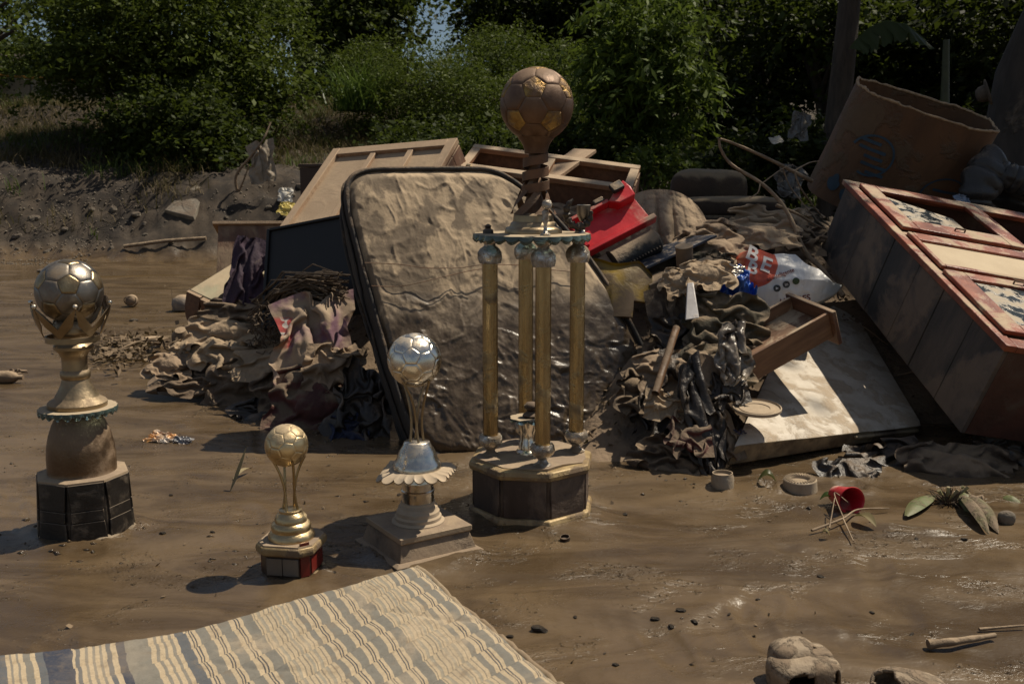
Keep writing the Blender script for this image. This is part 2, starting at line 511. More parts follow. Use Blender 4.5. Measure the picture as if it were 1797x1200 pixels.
BLACKWOOD = mat('black_plaque', (.016, .014, .013), (.008, .007, .007), scale=30, rough=.32, rvar=.12, bump=.0006, bscale=120, mud=.34, mudc=(.16, .125, .09), mscale=18, up=.4, edge=.16)
REDWOOD = mat('red_lacquer', (.17, .018, .014), (.09, .012, .010), scale=12, rough=.28, bump=.0004, mud=.24, mudc=(.30, .22, .14), mscale=8)
GILT = mat('gilt_moulding', (.42, .31, .155), (.26, .18, .09), scale=14, rough=.5, metal=.25, bump=.0015, bscale=60, mud=.47, mudc=(.19, .135, .085), mscale=12, up=-.04, edge=.06)
MUDTOP = mat('mud_film', (.40, .305, .20), (.33, .245, .16), scale=7, rough=.85, bump=.0012, bscale=60, mud=.3, mudc=(.27, .20, .14), mscale=6)
SEAM = mat('ball_seam', (.10, .075, .05), rough=.6, mud=.3)
CREAMW = mat('chipped_wood_edge', (.34, .27, .185), (.19, .145, .095), scale=20, rough=.8, bump=.002, bscale=50, mud=.2, stretch=(1, 1, 4))
PALEWOOD = mat('muddy_pine', (.40, .26, .16), (.28, .165, .095), scale=5, rough=.75, bump=.0015, bscale=40, mud=.52, mudc=(.40, .285, .185), mscale=4, up=.3, stretch=(7, .7, 7))
BROWNWOOD = mat('brown_wood', (.17, .082, .045), (.10, .048, .028), scale=5, rough=.6, bump=.0015, bscale=40, mud=.36, mudc=(.36, .255, .165), mscale=4, up=.40, stretch=(7, .7, 7))
DARKBOARD = mat('dark_board', (.05, .032, .024), (.028, .019, .015), scale=6, rough=.7, bump=.001, mud=.30, mudc=(.24, .17, .11), mscale=5)

glass, nt, b, out = new_mat('green_edge_glass')
b.inputs['Base Color'].default_value = (.62, .90, .82, 1); b.inputs['Roughness'].default_value = .06
b.inputs['Transmission Weight'].default_value = .9; b.inputs['IOR'].default_value = 1.5
tc = nd(nt, 'ShaderNodeTexCoord'); ge = nd(nt, 'ShaderNodeNewGeometry'); sx = nd(nt, 'ShaderNodeSeparateXYZ'); nt.links.new(ge.outputs['Normal'], sx.inputs[0])
mk = math_n(nt, 'MULTIPLY', maprange(nt, sx.outputs[2], .7, .95), maprange(nt, noise_n(nt, tc.outputs['Object'], 9, 6, .6), .25, .45))
df = nd(nt, 'ShaderNodeBsdfDiffuse'); df.inputs[0].default_value = (.42, .34, .24, 1)
mx = nd(nt, 'ShaderNodeMixShader'); nt.links.new(mk, mx.inputs[0]); nt.links.new(b.outputs[0], mx.inputs[1]); nt.links.new(df.outputs[0], mx.inputs[2])
nt.links.new(mx.outputs[0], out.inputs[0])
GLASS = glass
# ------------------------------------------------------------------ trophies
PHI = (1 + 5 ** .5) / 2
ICO = []
for a in (-1, 1):
    for c in (-PHI, PHI):
        ICO += [Vector((0, a, c)), Vector((a, c, 0)), Vector((c, 0, a))]
ICO = [v.normalized() for v in ICO]
def trunc_ico():
    """12 pentagons and 20 hexagons, each as (kind, ordered corner list)"""
    nb = lambda i: [j for j in range(12) if j != i and (ICO[i] - ICO[j]).length < 1.1]
    P = lambda i, j: ICO[i] * (2 / 3) + ICO[j] * (1 / 3)
    faces = []
    for i in range(12):
        pts = [P(i, j) for j in nb(i)]
        faces.append((5, pts))
    for i in range(12):
        for j in nb(i):
            for k in nb(i):
                if i < j < k and k in nb(j):
                    faces.append((6, [P(i, j), P(j, i), P(j, k), P(k, j), P(k, i), P(i, k)]))
    res = []
    for kind, pts in faces:
        n = sum(pts, Vector()).normalized()
        x = (pts[0] - n * pts[0].dot(n)).normalized(); y = n.cross(x)
        pts = sorted(pts, key=lambda p: math.atan2(p.dot(y), p.dot(x)))
        res.append((kind, pts))
    return res
TI = trunc_ico()
def make_ball(parent, centre, R, a, b, hexm, pentm, seamm=None, seg=7, rings=9, groove=.020):
    a = Vector(a).normalized(); b = Vector(b); b = (b - a * b.dot(a)).normalized(); c = a.cross(b)
    i0 = ICO[0]; i1 = next(v for v in ICO if 0 < (v - i0).length < 1.1)
    e1 = (i1 - i0 * i1.dot(i0)).normalized(); e2 = i0.cross(e1)
    rot = lambda p: a * p.dot(i0) + b * p.dot(e1) + c * p.dot(e2)
    core = MB()
    prof = [(max(1e-4, R * .965 * math.sin(t)), -R * .965 * math.cos(t)) for t in np.linspace(0.02, math.pi - .02, 25)]
    core.lathe([(r, z + centre[2]) for r, z in prof], 40, (centre[0], centre[1]))
    ball = core.build('ball', seamm or hexm, parent, smooth=180)
    for kind, pts in TI:
        q = [rot(p) for p in pts]
        cen = sum(q, Vector()) / len(q)
        ring = []
        for i in range(len(q)):
            for s in range(seg):
                ring.append(q[i].lerp(q[(i + 1) % len(q)], s / seg))
        n = len(ring); mb = MB()
        vs = [cen.normalized() * R]
        for k in range(1, rings + 1):
            f = (k / rings) ** .75
            sh = f * .985
            drop = max(0, (f - .80) / .20) ** 2 * groove
            for p in ring:
                d = cen.lerp(p, sh).normalized()
                vs.append(d * (R * (1 - drop)))
        fs = [(0, 1 + i, 1 + (i + 1) % n) for i in range(n)]
        for k in range(rings - 1):
            o1 = 1 + k * n; o2 = 1 + (k + 1) * n
            fs += [(o1 + i, o2 + i, o2 + (i + 1) % n, o1 + (i + 1) % n) for i in range(n)]
        mb.add([v + Vector(centre) for v in vs], fs)
        mb.build('panel', pentm if kind == 5 else hexm, ball, smooth=180)
    return ball
def zpx(py, Y):
    return W(CX, py, Y).z
def ppx(prof, Y):
    """[(half width in px, row)] -> [(radius m, height m)]"""
    return [(max(hw, .05) * pm(Y, zpx(py, Y)), zpx(py, Y)) for hw, py in prof]
def scallop_plate(name, R, z, th, n, amp, mat_, parent, c=(0, 0), seed=1, droop=.5):
    mb = MB(); N = n * 8
    def ringv(r, zz, k=0, dz=0):
        out = []
        for i in range(N):
            a = 2 * math.pi * i / N
            s = abs(math.sin(a * n / 2)) ** .8
            rr = r * (1 + amp * k * (s - .5)) * (1 + .012 * k * math.sin(3.1 * a + seed))
            out.append((c[0] + rr * math.sin(a), c[1] - rr * math.cos(a), zz - dz * s))
        return out
    rings = [ringv(R * .02, z + th), ringv(R * .5, z + th), ringv(R * .88, z + th), ringv(R * .985, z + th * .9, 1), ringv(R * 1.0, z + th * .45, 1, th * droop),
             ringv(R * .965, z + th * .05, 1, th * droop * 1.4), ringv(R * .86, z), ringv(R * .5, z), ringv(R * .02, z)]
    vs = [p for r in rings for p in r]; fs = []
    for i in range(len(rings) - 1):
        for k in range(N):
            fs.append((i * N + k, i * N + (k + 1) % N, (i + 1) * N + (k + 1) % N, (i + 1) * N + k))
    mb.add(vs, fs)
    return mb.build(name, mat_, parent, smooth=40)
def ngon(prof, n, rot, name, m, parent, c=(0, 0), bevel=0):
    return MB().lathe(prof, n, c, math.radians(rot)).build(name, m, parent, smooth=28, bevel=bevel)

# ---- the tall four-column trophy
TY = 2.93
tp = W(932, 890, TY)
t = root('football_trophy', 'tall trophy with four gold columns and a brown ball on top', 'trophy', (tp.x, TY, 0), group='mud-caked football trophies')
RB = .186
pl = ngon([(RB * .97, .0), (RB * .97, .155)], 8, 15, 'plinth', DARKWOOD, t)
for k in range(8):
    a0, a1 = [math.radians(15 + 45 * k + s * 45) for s in (0.04, .96)]
    rr = RB * .97 + .004
    ap = rr * math.cos(math.radians(22.5)); am = (a0 + a1) / 2
    mb = MB(); hw = RB * .97 * math.sin(math.radians(22.5)) * .90
    M = Matrix.Rotation(am, 4, 'Z')
    mb.box((-hw, -ap - .001, .022), (hw, -ap + .006, .138), M)
    mb.build('side_panel', mat('panel_%d' % k, (.060, .040, .034), (.030, .020, .018), scale=16, rough=.45, bump=.0012, bscale=40, mud=.42, mudc=(.17, .125, .09), mscale=7, up=.3, stretch=(1, 1, .25)) if k == 0 else bpy.data.materials['panel_0'], pl, smooth=28, bevel=.002)
ngon([(RB * .96, -.012), (RB * 1.04, -.008), (RB * 1.07, .006), (RB * 1.04, .020), (RB * .96, .024)], 8, 15, 'bottom_trim', GILT, t, bevel=.003)
ngon([(RB * .96, .134), (RB * 1.03, .138), (RB * 1.05, .150), (RB * 1.03, .163), (RB * .95, .166)], 8, 15, 'top_trim', GILT, t, bevel=.003)
mb = MB(); rr0 = random.Random(4)
N = 48
top = [(0, 0, .172)] + [((RB * (.93 + .035 * math.sin(5 * a + 1) + rr0.uniform(-.012, .012)) * math.sin(a)) * (1 / max(math.cos(((a - math.radians(15)) % (math.pi / 4)) - math.pi / 8), .1)) * math.cos(math.pi / 8),
        -(RB * (.93 + .035 * math.sin(5 * a + 1))) * math.cos(a) * (1 / max(math.cos(((a - math.radians(15)) % (math.pi / 4)) - math.pi / 8), .1)) * math.cos(math.pi / 8), .171 + .003 * math.sin(4 * a)) for a in np.linspace(0, 2 * math.pi, N, endpoint=False)]
low = [(x * .99, y * .99, .164) for x, y, z in top[1:]]
mb.add(top + low, [(0, 1 + i, 1 + (i + 1) % N) for i in range(N)] + [(1 + i, 1 + N + i, 1 + N + (i + 1) % N, 1 + (i + 1) % N) for i in range(N)])
mb.build('top_board', MUDTOP, t, smooth=40)
ZB = .171
zc0, zc1 = ZB + .062, zpx(443, TY)
zg = zpx(417, TY)
def knobby(a, z):
    return 1 + .055 * math.sin(9 * a + z * 260) * math.sin(z * 330 + 2 * math.sin(4 * a))
for k, az in enumerate((10, 100, 190, 280)):
    a = math.radians(az); r = .132
    c = (r * math.sin(a) + .007, -r * math.cos(a))
    col = MB().lathe([(.0222, zc0 - .012), (.0222, zc1 + .012)], 60, c, rad=lambda q, z: 1 + .045 * (abs(math.cos(q * 6)) - .5)).build('column', COLGOLD, t, smooth=50)
    MB().lathe([(.026, ZB - .002), (.027, ZB + .004), (.016, ZB + .010), (.012, ZB + .018), (.020, ZB + .026), (.032, ZB + .036), (.036, ZB + .048), (.034, ZB + .060), (.030, ZB + .066), (.022, ZB + .064)], 36, c, rad=knobby).build('socket', CHROME, col, smooth=60)
    h = zg - zc1
    MB().lathe([(.022, zc1 - .026), (.031, zc1 - .030), (.036, zc1 - .014), (.035, zc1 + .002), (.028, zc1 + h * .30), (.017, zc1 + h * .48), (.016, zc1 + h * .6), (.026, zc1 + h * .82), (.028, zg)], 36, c, rad=knobby).build('capital', CHROME, col, smooth=60)
scallop_plate('glass_plate', .172, zg, .013, 26, .035, GLASS, t, (.0, 0), droop=.7)
gz = zg + .0135
# stepped foot, finned stem, spiral ribbon, neck, ball
sx_, lean = .004, .010
MB().lathe([(.084, gz), (.084, gz + .010), (.080, gz + .016), (.070, gz + .020), (.066, gz + .030), (.060, gz + .034), (.058, gz + .052), (.050, gz + .058)], 48, (sx_, 0)).build('stem_foot', BRASS, t, smooth=40)
z0 = gz + .055; z1 = zpx(262, TY)
mb = MB()
for k in range(6):
    a0 = 2 * math.pi * k / 6
    pa = []; pb = []
    for s in np.linspace(0, 1, 12):
        rr = .052 * (1 - s) ** .9 + .016
        a = a0 + 1.9 * s
        z = z0 + (z1 - z0) * .62 * s
        pa.append((sx_ + rr * math.sin(a), -rr * math.cos(a), z)); pb.append((sx_ + rr * math.sin(a + .55), -rr * math.cos(a + .55), z))
    vs = pa + pb
    mb.add(vs, [(i, i + 1, 12 + i + 1, 12 + i) for i in range(11)])
mb.lathe([(.040, z0), (.020, z0 + .06), (.017, z0 + .10), (.017, z1 + .01)], 24, (sx_ + .003, 0))
st = mb.build('stem', RUST, t, smooth=30)
mb = MB(); n = 110; turns = 3.1
zA, zB = zpx(352, TY), zpx(266, TY)
vs = []
for i in range(n):
    s = i / (n - 1); a = 2 * math.pi * turns * s + 2.3; rr = .042 - .006 * s
    for dr, dz in ((0, 0), (0, .026), (-.003, .026), (-.003, 0)):
        vs.append((sx_ + .006 + (rr + dr) * math.sin(a), -(rr + dr) * math.cos(a), zA + (zB - zA - .02) * s + dz))
mb.add(vs, [(i * 4 + j, i * 4 + (j + 1) % 4, (i + 1) * 4 + (j + 1) % 4, (i + 1) * 4 + j) for i in range(n - 1) for j in range(4)])
mb.build('spiral_band', RUST, t, smooth=40)
MB().lathe(ppx([(20, 270), (21, 263), (23, 256), (27, 249), (31, 244), (33, 240)], TY), 40, (.011, 0)).build('ball_neck', BRONZE, t, smooth=50)
make_ball(t, (.0125, 0, zpx(184, TY)), 64.5 * pm(TY, 1.2), (-.10, -.89, .40), (0, -.2, 1), BRONZE, GOLDLEAF)
# little winged statuette, broken wreath and stub standing on the glass
fx, fy = .132 * math.sin(math.radians(10)) + .012, -.132 * math.cos(math.radians(10))
fg = MB().lathe([(.014, gz), (.014, gz + .005), (.007, gz + .009), (.0055, gz + .03), (.009, gz + .045), (.007, gz + .055), (.010, gz + .066), (.004, gz + .072)], 16, (fx, fy), rad=lambda a, z: 1 + .18 * math.sin(2 * a + z * 90)).build('statuette', CHROME, t, smooth=60)
MB().lathe([(.002, gz + .070), (.012, gz + .076), (.015, gz + .087), (.011, gz + .097), (.002, gz + .101)], 16, (fx + .004, fy), rad=knobby).build('statuette_head', CHROME, fg, smooth=60)
mb = MB()
wx, wy = .132 * math.sin(math.radians(100)) + .012, -.132 * math.cos(math.radians(100))
wr = mb.lathe([(.016, gz), (.015, gz + .008), (.007, gz + .014), (.007, gz + .03)], 16, (wx, wy)).build('wreath_stand', CHROME, t, smooth=50)
mb = MB()
pts = []
for a in np.linspace(-2.45, 1.9, 30):
    pts.append((wx - .006 + .036 * math.sin(a + 3.9), wy - .030 + .004 * math.sin(3 * a), gz + .060 + .042 * math.cos(a + 3.9)))
mb.tube(pts, [(.0105 + .003 * math.sin(i * 2.2)) * min(1, .35 + i / 8, .35 + (29 - i) / 8) for i in range(30)], 9)
mb.build('wreath', mat('dark_wreath', (.05, .038, .028), rough=.5, bump=.004, bscale=40, mud=.3), wr, smooth=50)
MB().lathe([(.010, gz + .032), (.019, gz + .05), (.021, gz + .080), (.017, gz + .082), (.015, gz + .055), (.003, gz + .045)], 20, (wx + .010, wy - .006)).build('wreath_cup', PEWTER, wr, smooth=50)
a = math.radians(280)
MB().lathe([(.016, gz), (.015, gz + .010), (.008, gz + .014), (.010, gz + .022), (.003, gz + .027)], 16, (.132 * math.sin(a) + .002, -.132 * math.cos(a)), rad=knobby).build('finial_stub', DARKWOOD, t, smooth=50)
# small cup in the middle of the base
cc = (-.012, .01)
mc = MB().lathe([(.036, ZB), (.035, ZB + .006), (.027, ZB + .012), (.026, ZB + .035), (.023, ZB + .040), (.023, ZB + .066), (.026, ZB + .072), (.030, ZB + .105)], 40, cc).build('middle_cup', SILVER, t, smooth=40)
scallop_plate('cup_plate', .052, ZB + .105, .006, 8, .10, GLASS, mc, cc, droop=.9)
MB().lathe([(.026, ZB + .112), (.028, ZB + .118), (.020, ZB + .124), (.012, ZB + .130), (.020, ZB + .136), (.022, ZB + .147), (.014, ZB + .156), (.003, ZB + .158)], 20, (cc[0] + .012, cc[1]), rad=knobby).build('cup_figure', DARKWOOD, mc, smooth=50)

# ---- the crown trophy on the left
LY = 2.73
lp = W(152, 925, LY)
def leanx(z):                       # the whole thing stands a touch askew
    return 0.0
t = root('football_trophy', 'trophy with a pewter ball held in a zigzag crown on a black octagonal base', 'trophy', (lp.x, LY, 0), group='mud-caked football trophies')
BR = .132; BH = .172
ngon([(BR * 1.0, 0), (BR * .93, BH - .003)], 8, 4, 'base', BLACKWOOD, t)
base = [o for o in t.children][0]
for k in range(8):
    am = math.radians(4 + 45 * k + 22.5)
    for (za, zb) in ((.006, .062), (.064, .094), (.096, .170)):
        rb0 = BR * (1 - .07 * za / BH); rb1 = BR * (1 - .07 * zb / BH)
        mb = MB(); cs = math.cos(math.radians(22.5)); sn = math.sin(math.radians(22.5))
        g = .97
        q = []
        for rr, z in ((rb0, za), (rb1, zb)):
            for d in (.0, .006):
                ap = rr * cs + d
                for s in (-1, 1):
                    notch = .86 if (z > .06 and z < .10) else g
                    q.append(Vector((s * rr * sn * notch, -ap, z)))
        M = Matrix.Rotation(am, 4, 'Z')
        mb.add([M @ p for p in q], [(0, 1, 5, 4), (2, 6, 7, 3), (0, 2, 3, 1), (4, 5, 7, 6), (0, 4, 6, 2), (1, 3, 7, 5)])
        mb.build('base_plaque', BLACKWOOD, base, smooth=28, bevel=.0012)
rnd = random.Random(8)
mb = MB(); N = 64
def skirt(r, z, w):
    o = []
    for i in range(N):
        a = 2 * math.pi * i / N
        oc = math.cos(math.radians(22.5)) / math.cos(((a - math.radians(4)) % (math.pi / 4)) - math.pi / 8)
        rr = r * (oc + .02) * (1 + w * .05 * math.sin(8 * a + .8) + w * .02 * math.sin(13 * a))
        o.append((rr * math.sin(a), -rr * math.cos(a), z + w * .005 * math.sin(8 * a + 2.2)))
    return o
rings = [skirt(BR * .99, .020, 0), skirt(BR * 1.03, .012, .5), skirt(BR * 1.09, .000, 1), skirt(BR * 1.08, -.012, 1), skirt(BR, -.012, 0)]
mb.add([p for r in rings for p in r], [(i * N + k, i * N + (k + 1) % N, (i + 1) * N + (k + 1) % N, (i + 1) * N + k) for i in range(4) for k in range(N)])
mb.build('peeling_foot', CREAMW, t, smooth=50)
ngon([(BR * .955, BH - .004), (BR * .955, BH + .003), (BR * .90, BH + .006)], 8, 4, 'base_top', MUDTOP, t)
MB().lathe(ppx([(60, 833), (60, 829), (57, 826), (57, 818), (57, 800), (55.5, 780), (51, 760), (44.5, 742), (38, 730), (33, 722)], LY), 48).build('dome', mat('rusty_dome', (.23, .155, .095), (.13, .085, .052), scale=6, rough=.36, metal=.8, bump=.0008, bscale=120, mud=.44, mudc=(.24, .17, .11), mscale=6, up=.10), t, smooth=60)
zg2 = zpx(719, LY)
scallop_plate('glass_plate', 65 * pm(LY, zg2), zg2, .011, 24, .03, GLASS, t, seed=3, droop=.7)
MB().lathe(ppx([(49, 714), (49.5, 705), (47, 702), (38, 697), (36, 693), (30, 683), (25, 672), (22.5, 664), (24.5, 661), (25.5, 656), (24.5, 651), (21.5, 648), (21, 632), (22, 624), (26, 617), (33, 611), (33.5, 606), (27, 599), (24, 596)], LY), 48).build('stem', BRASS, t, smooth=38)
cr = MB()
n = 12 * 6; nz = 2
zr0, zr1 = zpx(598, LY), zpx(588, LY); zt = zpx(534, LY)
R0, R1 = 45 * pm(LY, zr0), 69 * pm(LY, zt)
crown = MB().lathe([(R0 * .93, zr0), (R0, zr0), (R0 * 1.0, zr1), (R0 * .93, zr1), (R0 * .93, zr0)], 48, cap=False).build('crown', BRASS, t, smooth=40)
for k in range(6):
    # each prong is a folded V strip of the zigzag
    ac = math.radians(30 + 60 * k)
    mb = MB()
    def pt(da, f, off=0.0):
        rr = R0 + (R1 - R0) * f + off
        a_ = ac + math.radians(da)
        return Vector((rr * math.sin(a_), -rr * math.cos(a_), zr1 + (zt - zr1) * f))
    outer = []; inner = []
    for s in (-1, 1):
        for i in range(9):
            u = i / 8
            top = pt(s * 30 * (1 - u), .30 + .70 * u); bot = pt(s * (30 * (1 - u) + 5 * u), -.02 + .42 * u ** 1.0 if True else 0)
            outer.append((top, bot, s))
    for s in (-1, 1):
        L = [o for o in outer if o[2] == s]
        vs = []
        for top, bot, _ in L:
            for off in (0, .003):
                n_ = Vector((top.x, top.y, 0)).normalized()
                vs += [top + n_ * off, bot + n_ * off]
        fs = []
        for i in range(8):
            b0, b1 = i * 4, (i + 1) * 4
            fs += [(b0, b0 + 1, b1 + 1, b1), (b0 + 2, b1 + 2, b1 + 3, b0 + 3), (b0, b1, b1 + 2, b0 + 2), (b0 + 1, b0 + 3, b1 + 3, b1 + 1)]
        fs += [(0, 2, 3, 1), (32, 33, 35, 34)]
        mb.add(vs, fs)
    pr = mb.build('crown_point', BRASS, crown, smooth=40)
    p = pt(0, 1.03)
    br = 4.2 * pm(LY, .6)
    MB().lathe([(max(1e-4, br * math.sin(q)), p.z + br * .4 - br * math.cos(q)) for q in np.linspace(.05, 3.09, 9)], 12, (p.x, p.y)).build('bead', SILVER, crown, smooth=180)
MB().lathe(ppx([(24, 598), (30, 590), (34, 580), (30, 568), (24, 560)], LY), 32).build('ball_cup', BRASS, t, smooth=60)
make_ball(t, (0, 0, zpx(511, LY)), 56.5 * pm(LY, .68), (.38, -.86, .30), (.1, -.1, 1), PEWTER, mat('worn_gilt', (.40, .31, .18), (.22, .16, .09), scale=25, rough=.36, metal=.9, bump=.0018, bscale=45, mud=.28, mudc=(.20, .145, .09), mscale=8, up=.05))
mb = MB()
q = W(186, 532, LY + .06) - Vector((lp.x, LY, 0))
for i in range(22):
    a = 2 * math.pi * i / 22
    d = Vector((math.cos(a) * .45, -.1, math.sin(a)))
    mb.tube([q, q + d * .012 + Vector((0, -.004, 0)), q + d * .024], [.0012, .0028, .0022], 5)
mb.build('rosette', mat('rosette', (.30, .22, .15), rough=.8, mud=.3), t, smooth=50)

# ---- the small gold trophy
SY = 2.42
sp = W(514, 1004, SY)
t = root('football_trophy', 'small gold trophy with a ball on four curved rods and a red-sided base', 'trophy', (sp.x, SY, 0), group='mud-caked football trophies')
def cham(hx, hy, ch, z):
    return [(-hx + ch, -hy, z), (hx - ch, -hy, z), (hx, -hy + ch, z), (hx, hy - ch, z), (hx - ch, hy, z), (-hx + ch, hy, z), (-hx, hy - ch, z), (-hx, -hy + ch, z)]
def chamstack(levels, name, m, parent, R, bevel=0):
    mb = MB(); vs = [p for L in levels for p in cham(*L)]
    fs = [tuple(range(7, -1, -1)), tuple((len(levels) - 1) * 8 + i for i in range(8))]
    for i in range(len(levels) - 1):
        fs += [(i * 8 + k, i * 8 + (k + 1) % 8, (i + 1) * 8 + (k + 1) % 8, (i + 1) * 8 + k) for k in range(8)]
    mb.add([R @ Vector(p) for p in vs], fs)
    return mb.build(name, m, parent, smooth=28, bevel=bevel)
RS = rotz(-9)
hh = .0715; zt_ = zpx(944, SY)
body = chamstack([(hh * .90, hh * .90, .022, .004), (hh * .90, hh * .90, .022, zt_ - .02)], 'base', DARKWOOD, t, RS)
chamstack([(hh * 1.0, hh * 1.0, .026, -.010), (hh * 1.04, hh * 1.04, .027, -.004), (hh * 1.04, hh * 1.04, .027, .008), (hh * .98, hh * .98, .026, .013)], 'bottom_trim', GILT, t, RS, .002)
chamstack([(hh * .97, hh * .97, .024, zt_ - .024), (hh * 1.06, hh * 1.06, .028, zt_ - .020), (hh * 1.08, hh * 1.08, .028, zt_ - .010), (hh * 1.06, hh * 1.06, .028, zt_ - .002), (hh * 1.02, hh * 1.02, .026, zt_)], 'top_trim', GILT, t, RS, .002)
chamstack([(hh * 1.0, hh * 1.0, .026, zt_ - .001), (hh * .99, hh * .99, .026, zt_ + .004)], 'top_board', MUDTOP, t, RS)
pq = mat('engraved_plate', (.20, .185, .16), (.15, .135, .115), scale=9, rough=.45, metal=.35, bump=.0006, bscale=40, mud=.30, mudc=(.17, .125, .085), mscale=10)
f = hh * .90 - .022
for (x0, x1, mm) in ((-f * .98, -f * .02, pq), (f * .02, f * .98, pq)):
    mb = MB(); mb.box((x0, -hh * .90 - .003, .018), (x1, -hh * .90 + .001, zt_ - .03), RS.to_4x4()); mb.build('plate', mm, body, smooth=28, bevel=.001)
for sgn in (-1, 1):
    mb = MB(); mb.box((sgn * hh * .90 - .003, -f * .95, .018), (sgn * hh * .90 + .003, f * .95, zt_ - .03), RS.to_4x4()); mb.build('red_panel', REDWOOD, body, smooth=28, bevel=.001)
mb = MB(); mb.box((-.012, -.003, .0), (.012, .003, .088)); mb.build('red_panel', REDWOOD, body, smooth=28, M=RS.to_4x4() @ Matrix.Translation((hh * .90 - .010, -hh * .90 + .010, .016)) @ Matrix.Rotation(math.radians(45), 4, 'Z'))
MB().lathe([(r, z) for r, z in ppx([(40, 944), (40.5, 936), (38, 932), (34, 928), (35, 921), (33, 916), (28, 913), (28, 906), (25, 902), (20, 897), (20, 893), (18, 892)], SY)], 44).build('stepped_foot', GOLDBALL, t, smooth=38)
zr0, zr1 = zpx(896, SY), zpx(802, SY)
for k in range(4):
    a0 = math.radians(25 + 90 * k); pts = []
    for s in np.linspace(0, 1, 16):
        rr = (15 - 20 * s * (1 - s) * 1.1 + 14 * s ** 2.2) * pm(SY, .2)
        a = a0 + .9 * (1 - s)
        pts.append((rr * math.sin(a), -rr * math.cos(a), zr0 + (zr1 - zr0) * s))
    MB().tube(pts, .0034, 8).build('rod', GOLD, t, smooth=60)
make_ball(t, (-.004, 0, zpx(781, SY)), 37.5 * pm(SY, .3), (.34, -.74, .58), (-.9, .1, .3), GOLDBALL, GOLDBALL, groove=.02)

# ---- the silver trophy on its square base
VY = 2.61
vp = Vector((-.2565, 2.605, 0))
t = root('football_trophy', 'silver trophy with a bright ball above a scalloped plate and a square base', 'trophy', vp, group='mud-caked football trophies')
RV = rotz(33); R4 = RV.to_4x4()
zt_ = .072; hb = .1075
OLDW = mat('weathered_box', (.15, .115, .08), (.07, .052, .038), scale=10, rough=.6, bump=.002, bscale=30, mud=.40, mudc=(.27, .20, .135), mscale=5, up=.5)
def sq(levels, name, m, parent, bevel=.0015):
    mb = MB(); vs = []
    for h_, z in levels:
        vs += [R4 @ Vector((x * h_, y * h_, z)) for x, y in ((-1, -1), (1, -1), (1, 1), (-1, 1))]
    fs = [(3, 2, 1, 0), tuple((len(levels) - 1) * 4 + i for i in range(4))]
    for i in range(len(levels) - 1):
        fs += [(i * 4 + k, i * 4 + (k + 1) % 4, (i + 1) * 4 + (k + 1) % 4, (i + 1) * 4 + k) for k in range(4)]
    return mb.add(vs, fs).build(name, m, parent, smooth=28, bevel=bevel)
sq([(hb * 1.22, -.012), (hb * 1.22, .006), (hb * 1.12, .012)], 'bottom_step', OLDW, t)
sq([(hb * 1.08, .008), (hb * .94, .058)], 'base', OLDW, t)
sq([(hb * .97, .056), (hb * 1.0, .060), (hb * 1.0, zt_), (hb * .985, zt_ + .002)], 'top_slab', MUDTOP, t)
DUSTM = mat('dusty_plated', (.46, .40, .32), (.34, .28, .21), scale=8, rough=.5, metal=.4, bump=.0008, bscale=70, mud=.45, mudc=(.46, .36, .25), mscale=4, up=.2)
MB().lathe([(r, z) for r, z in ppx([(50, 926), (50, 920), (46, 917), (46, 910), (41, 907), (41, 902), (38, 899), (37.5, 893), (35, 890), (34, 885), (31, 882), (30, 877), (28.5, 876)], VY)], 48).build('stepped_cone', DUSTM, t, smooth=30)
MB().lathe(ppx([(28.5, 880), (28.5, 862), (29.5, 860), (29.5, 857), (28, 855), (28, 845), (28.5, 843), (28, 841), (26, 832), (26, 824)], VY), 48).build('collar', SILVER, t, smooth=30)
zpl = zpx(822, VY)
N = 22 * 8; mb = MB()
def pr_(r, z, k):
    o = []
    for i in range(N):
        a = 2 * math.pi * i / N
        s = abs(math.sin(a * 11)) ** .7
        sp_ = 1 + .26 * (abs(math.sin(a * 2 + .3)) ** 4) * k
        o.append((r * sp_ * (1 + .06 * k * s) * math.sin(a), -r * sp_ * (1 + .06 * k * s) * math.cos(a), z - .010 * k * s + .004 * k * math.sin(2 * a)))
    return o
Rp = 60 * pm(VY, zpl)
rings = [pr_(.005, zpl + .006, 0), pr_(Rp * .75, zpl + .005, 0), pr_(Rp * .92, zpl + .003, .6), pr_(Rp, zpl, 1), pr_(Rp * .98, zpl - .004, 1), pr_(Rp * .7, zpl - .001, 0), pr_(.005, zpl - .001, 0)]
mb.add([p for r in rings for p in r], [(i * N + k, i * N + (k + 1) % N, (i + 1) * N + (k + 1) % N, (i + 1) * N + k) for i in range(6) for k in range(N)])
mb.build('scalloped_plate', DUSTM, t, smooth=60)
MB().lathe(ppx([(42, 822), (42.5, 814), (40, 809), (36, 803), (34.5, 796), (31, 788), (25, 779), (23, 774), (22, 773)], VY), 48).build('bell', SILVER, t, smooth=50)
zr0, zr1 = zpx(779, VY), zpx(662, VY)
for k in range(4):
    a0 = math.radians(50 + 90 * k); pts = []
    for s in np.linspace(0, 1, 18):
        rr = (12 - 26 * s * (1 - s) + 20 * s ** 2.4 + 1.5) * pm(VY, .35)
        a = a0 + 1.1 * (1 - s)
        pts.append((rr * math.sin(a), -rr * math.cos(a), zr0 + (zr1 - zr0) * s))
    MB().tube(pts, .0034, 8).build('rod', BRASS, t, smooth=60)
make_ball(t, (-.003, 0, zpx(631, VY)), 47.5 * pm(VY, .48), (-.02, -.93, .30), (0, .1, 1), SILVER, SILVER, groove=.018)
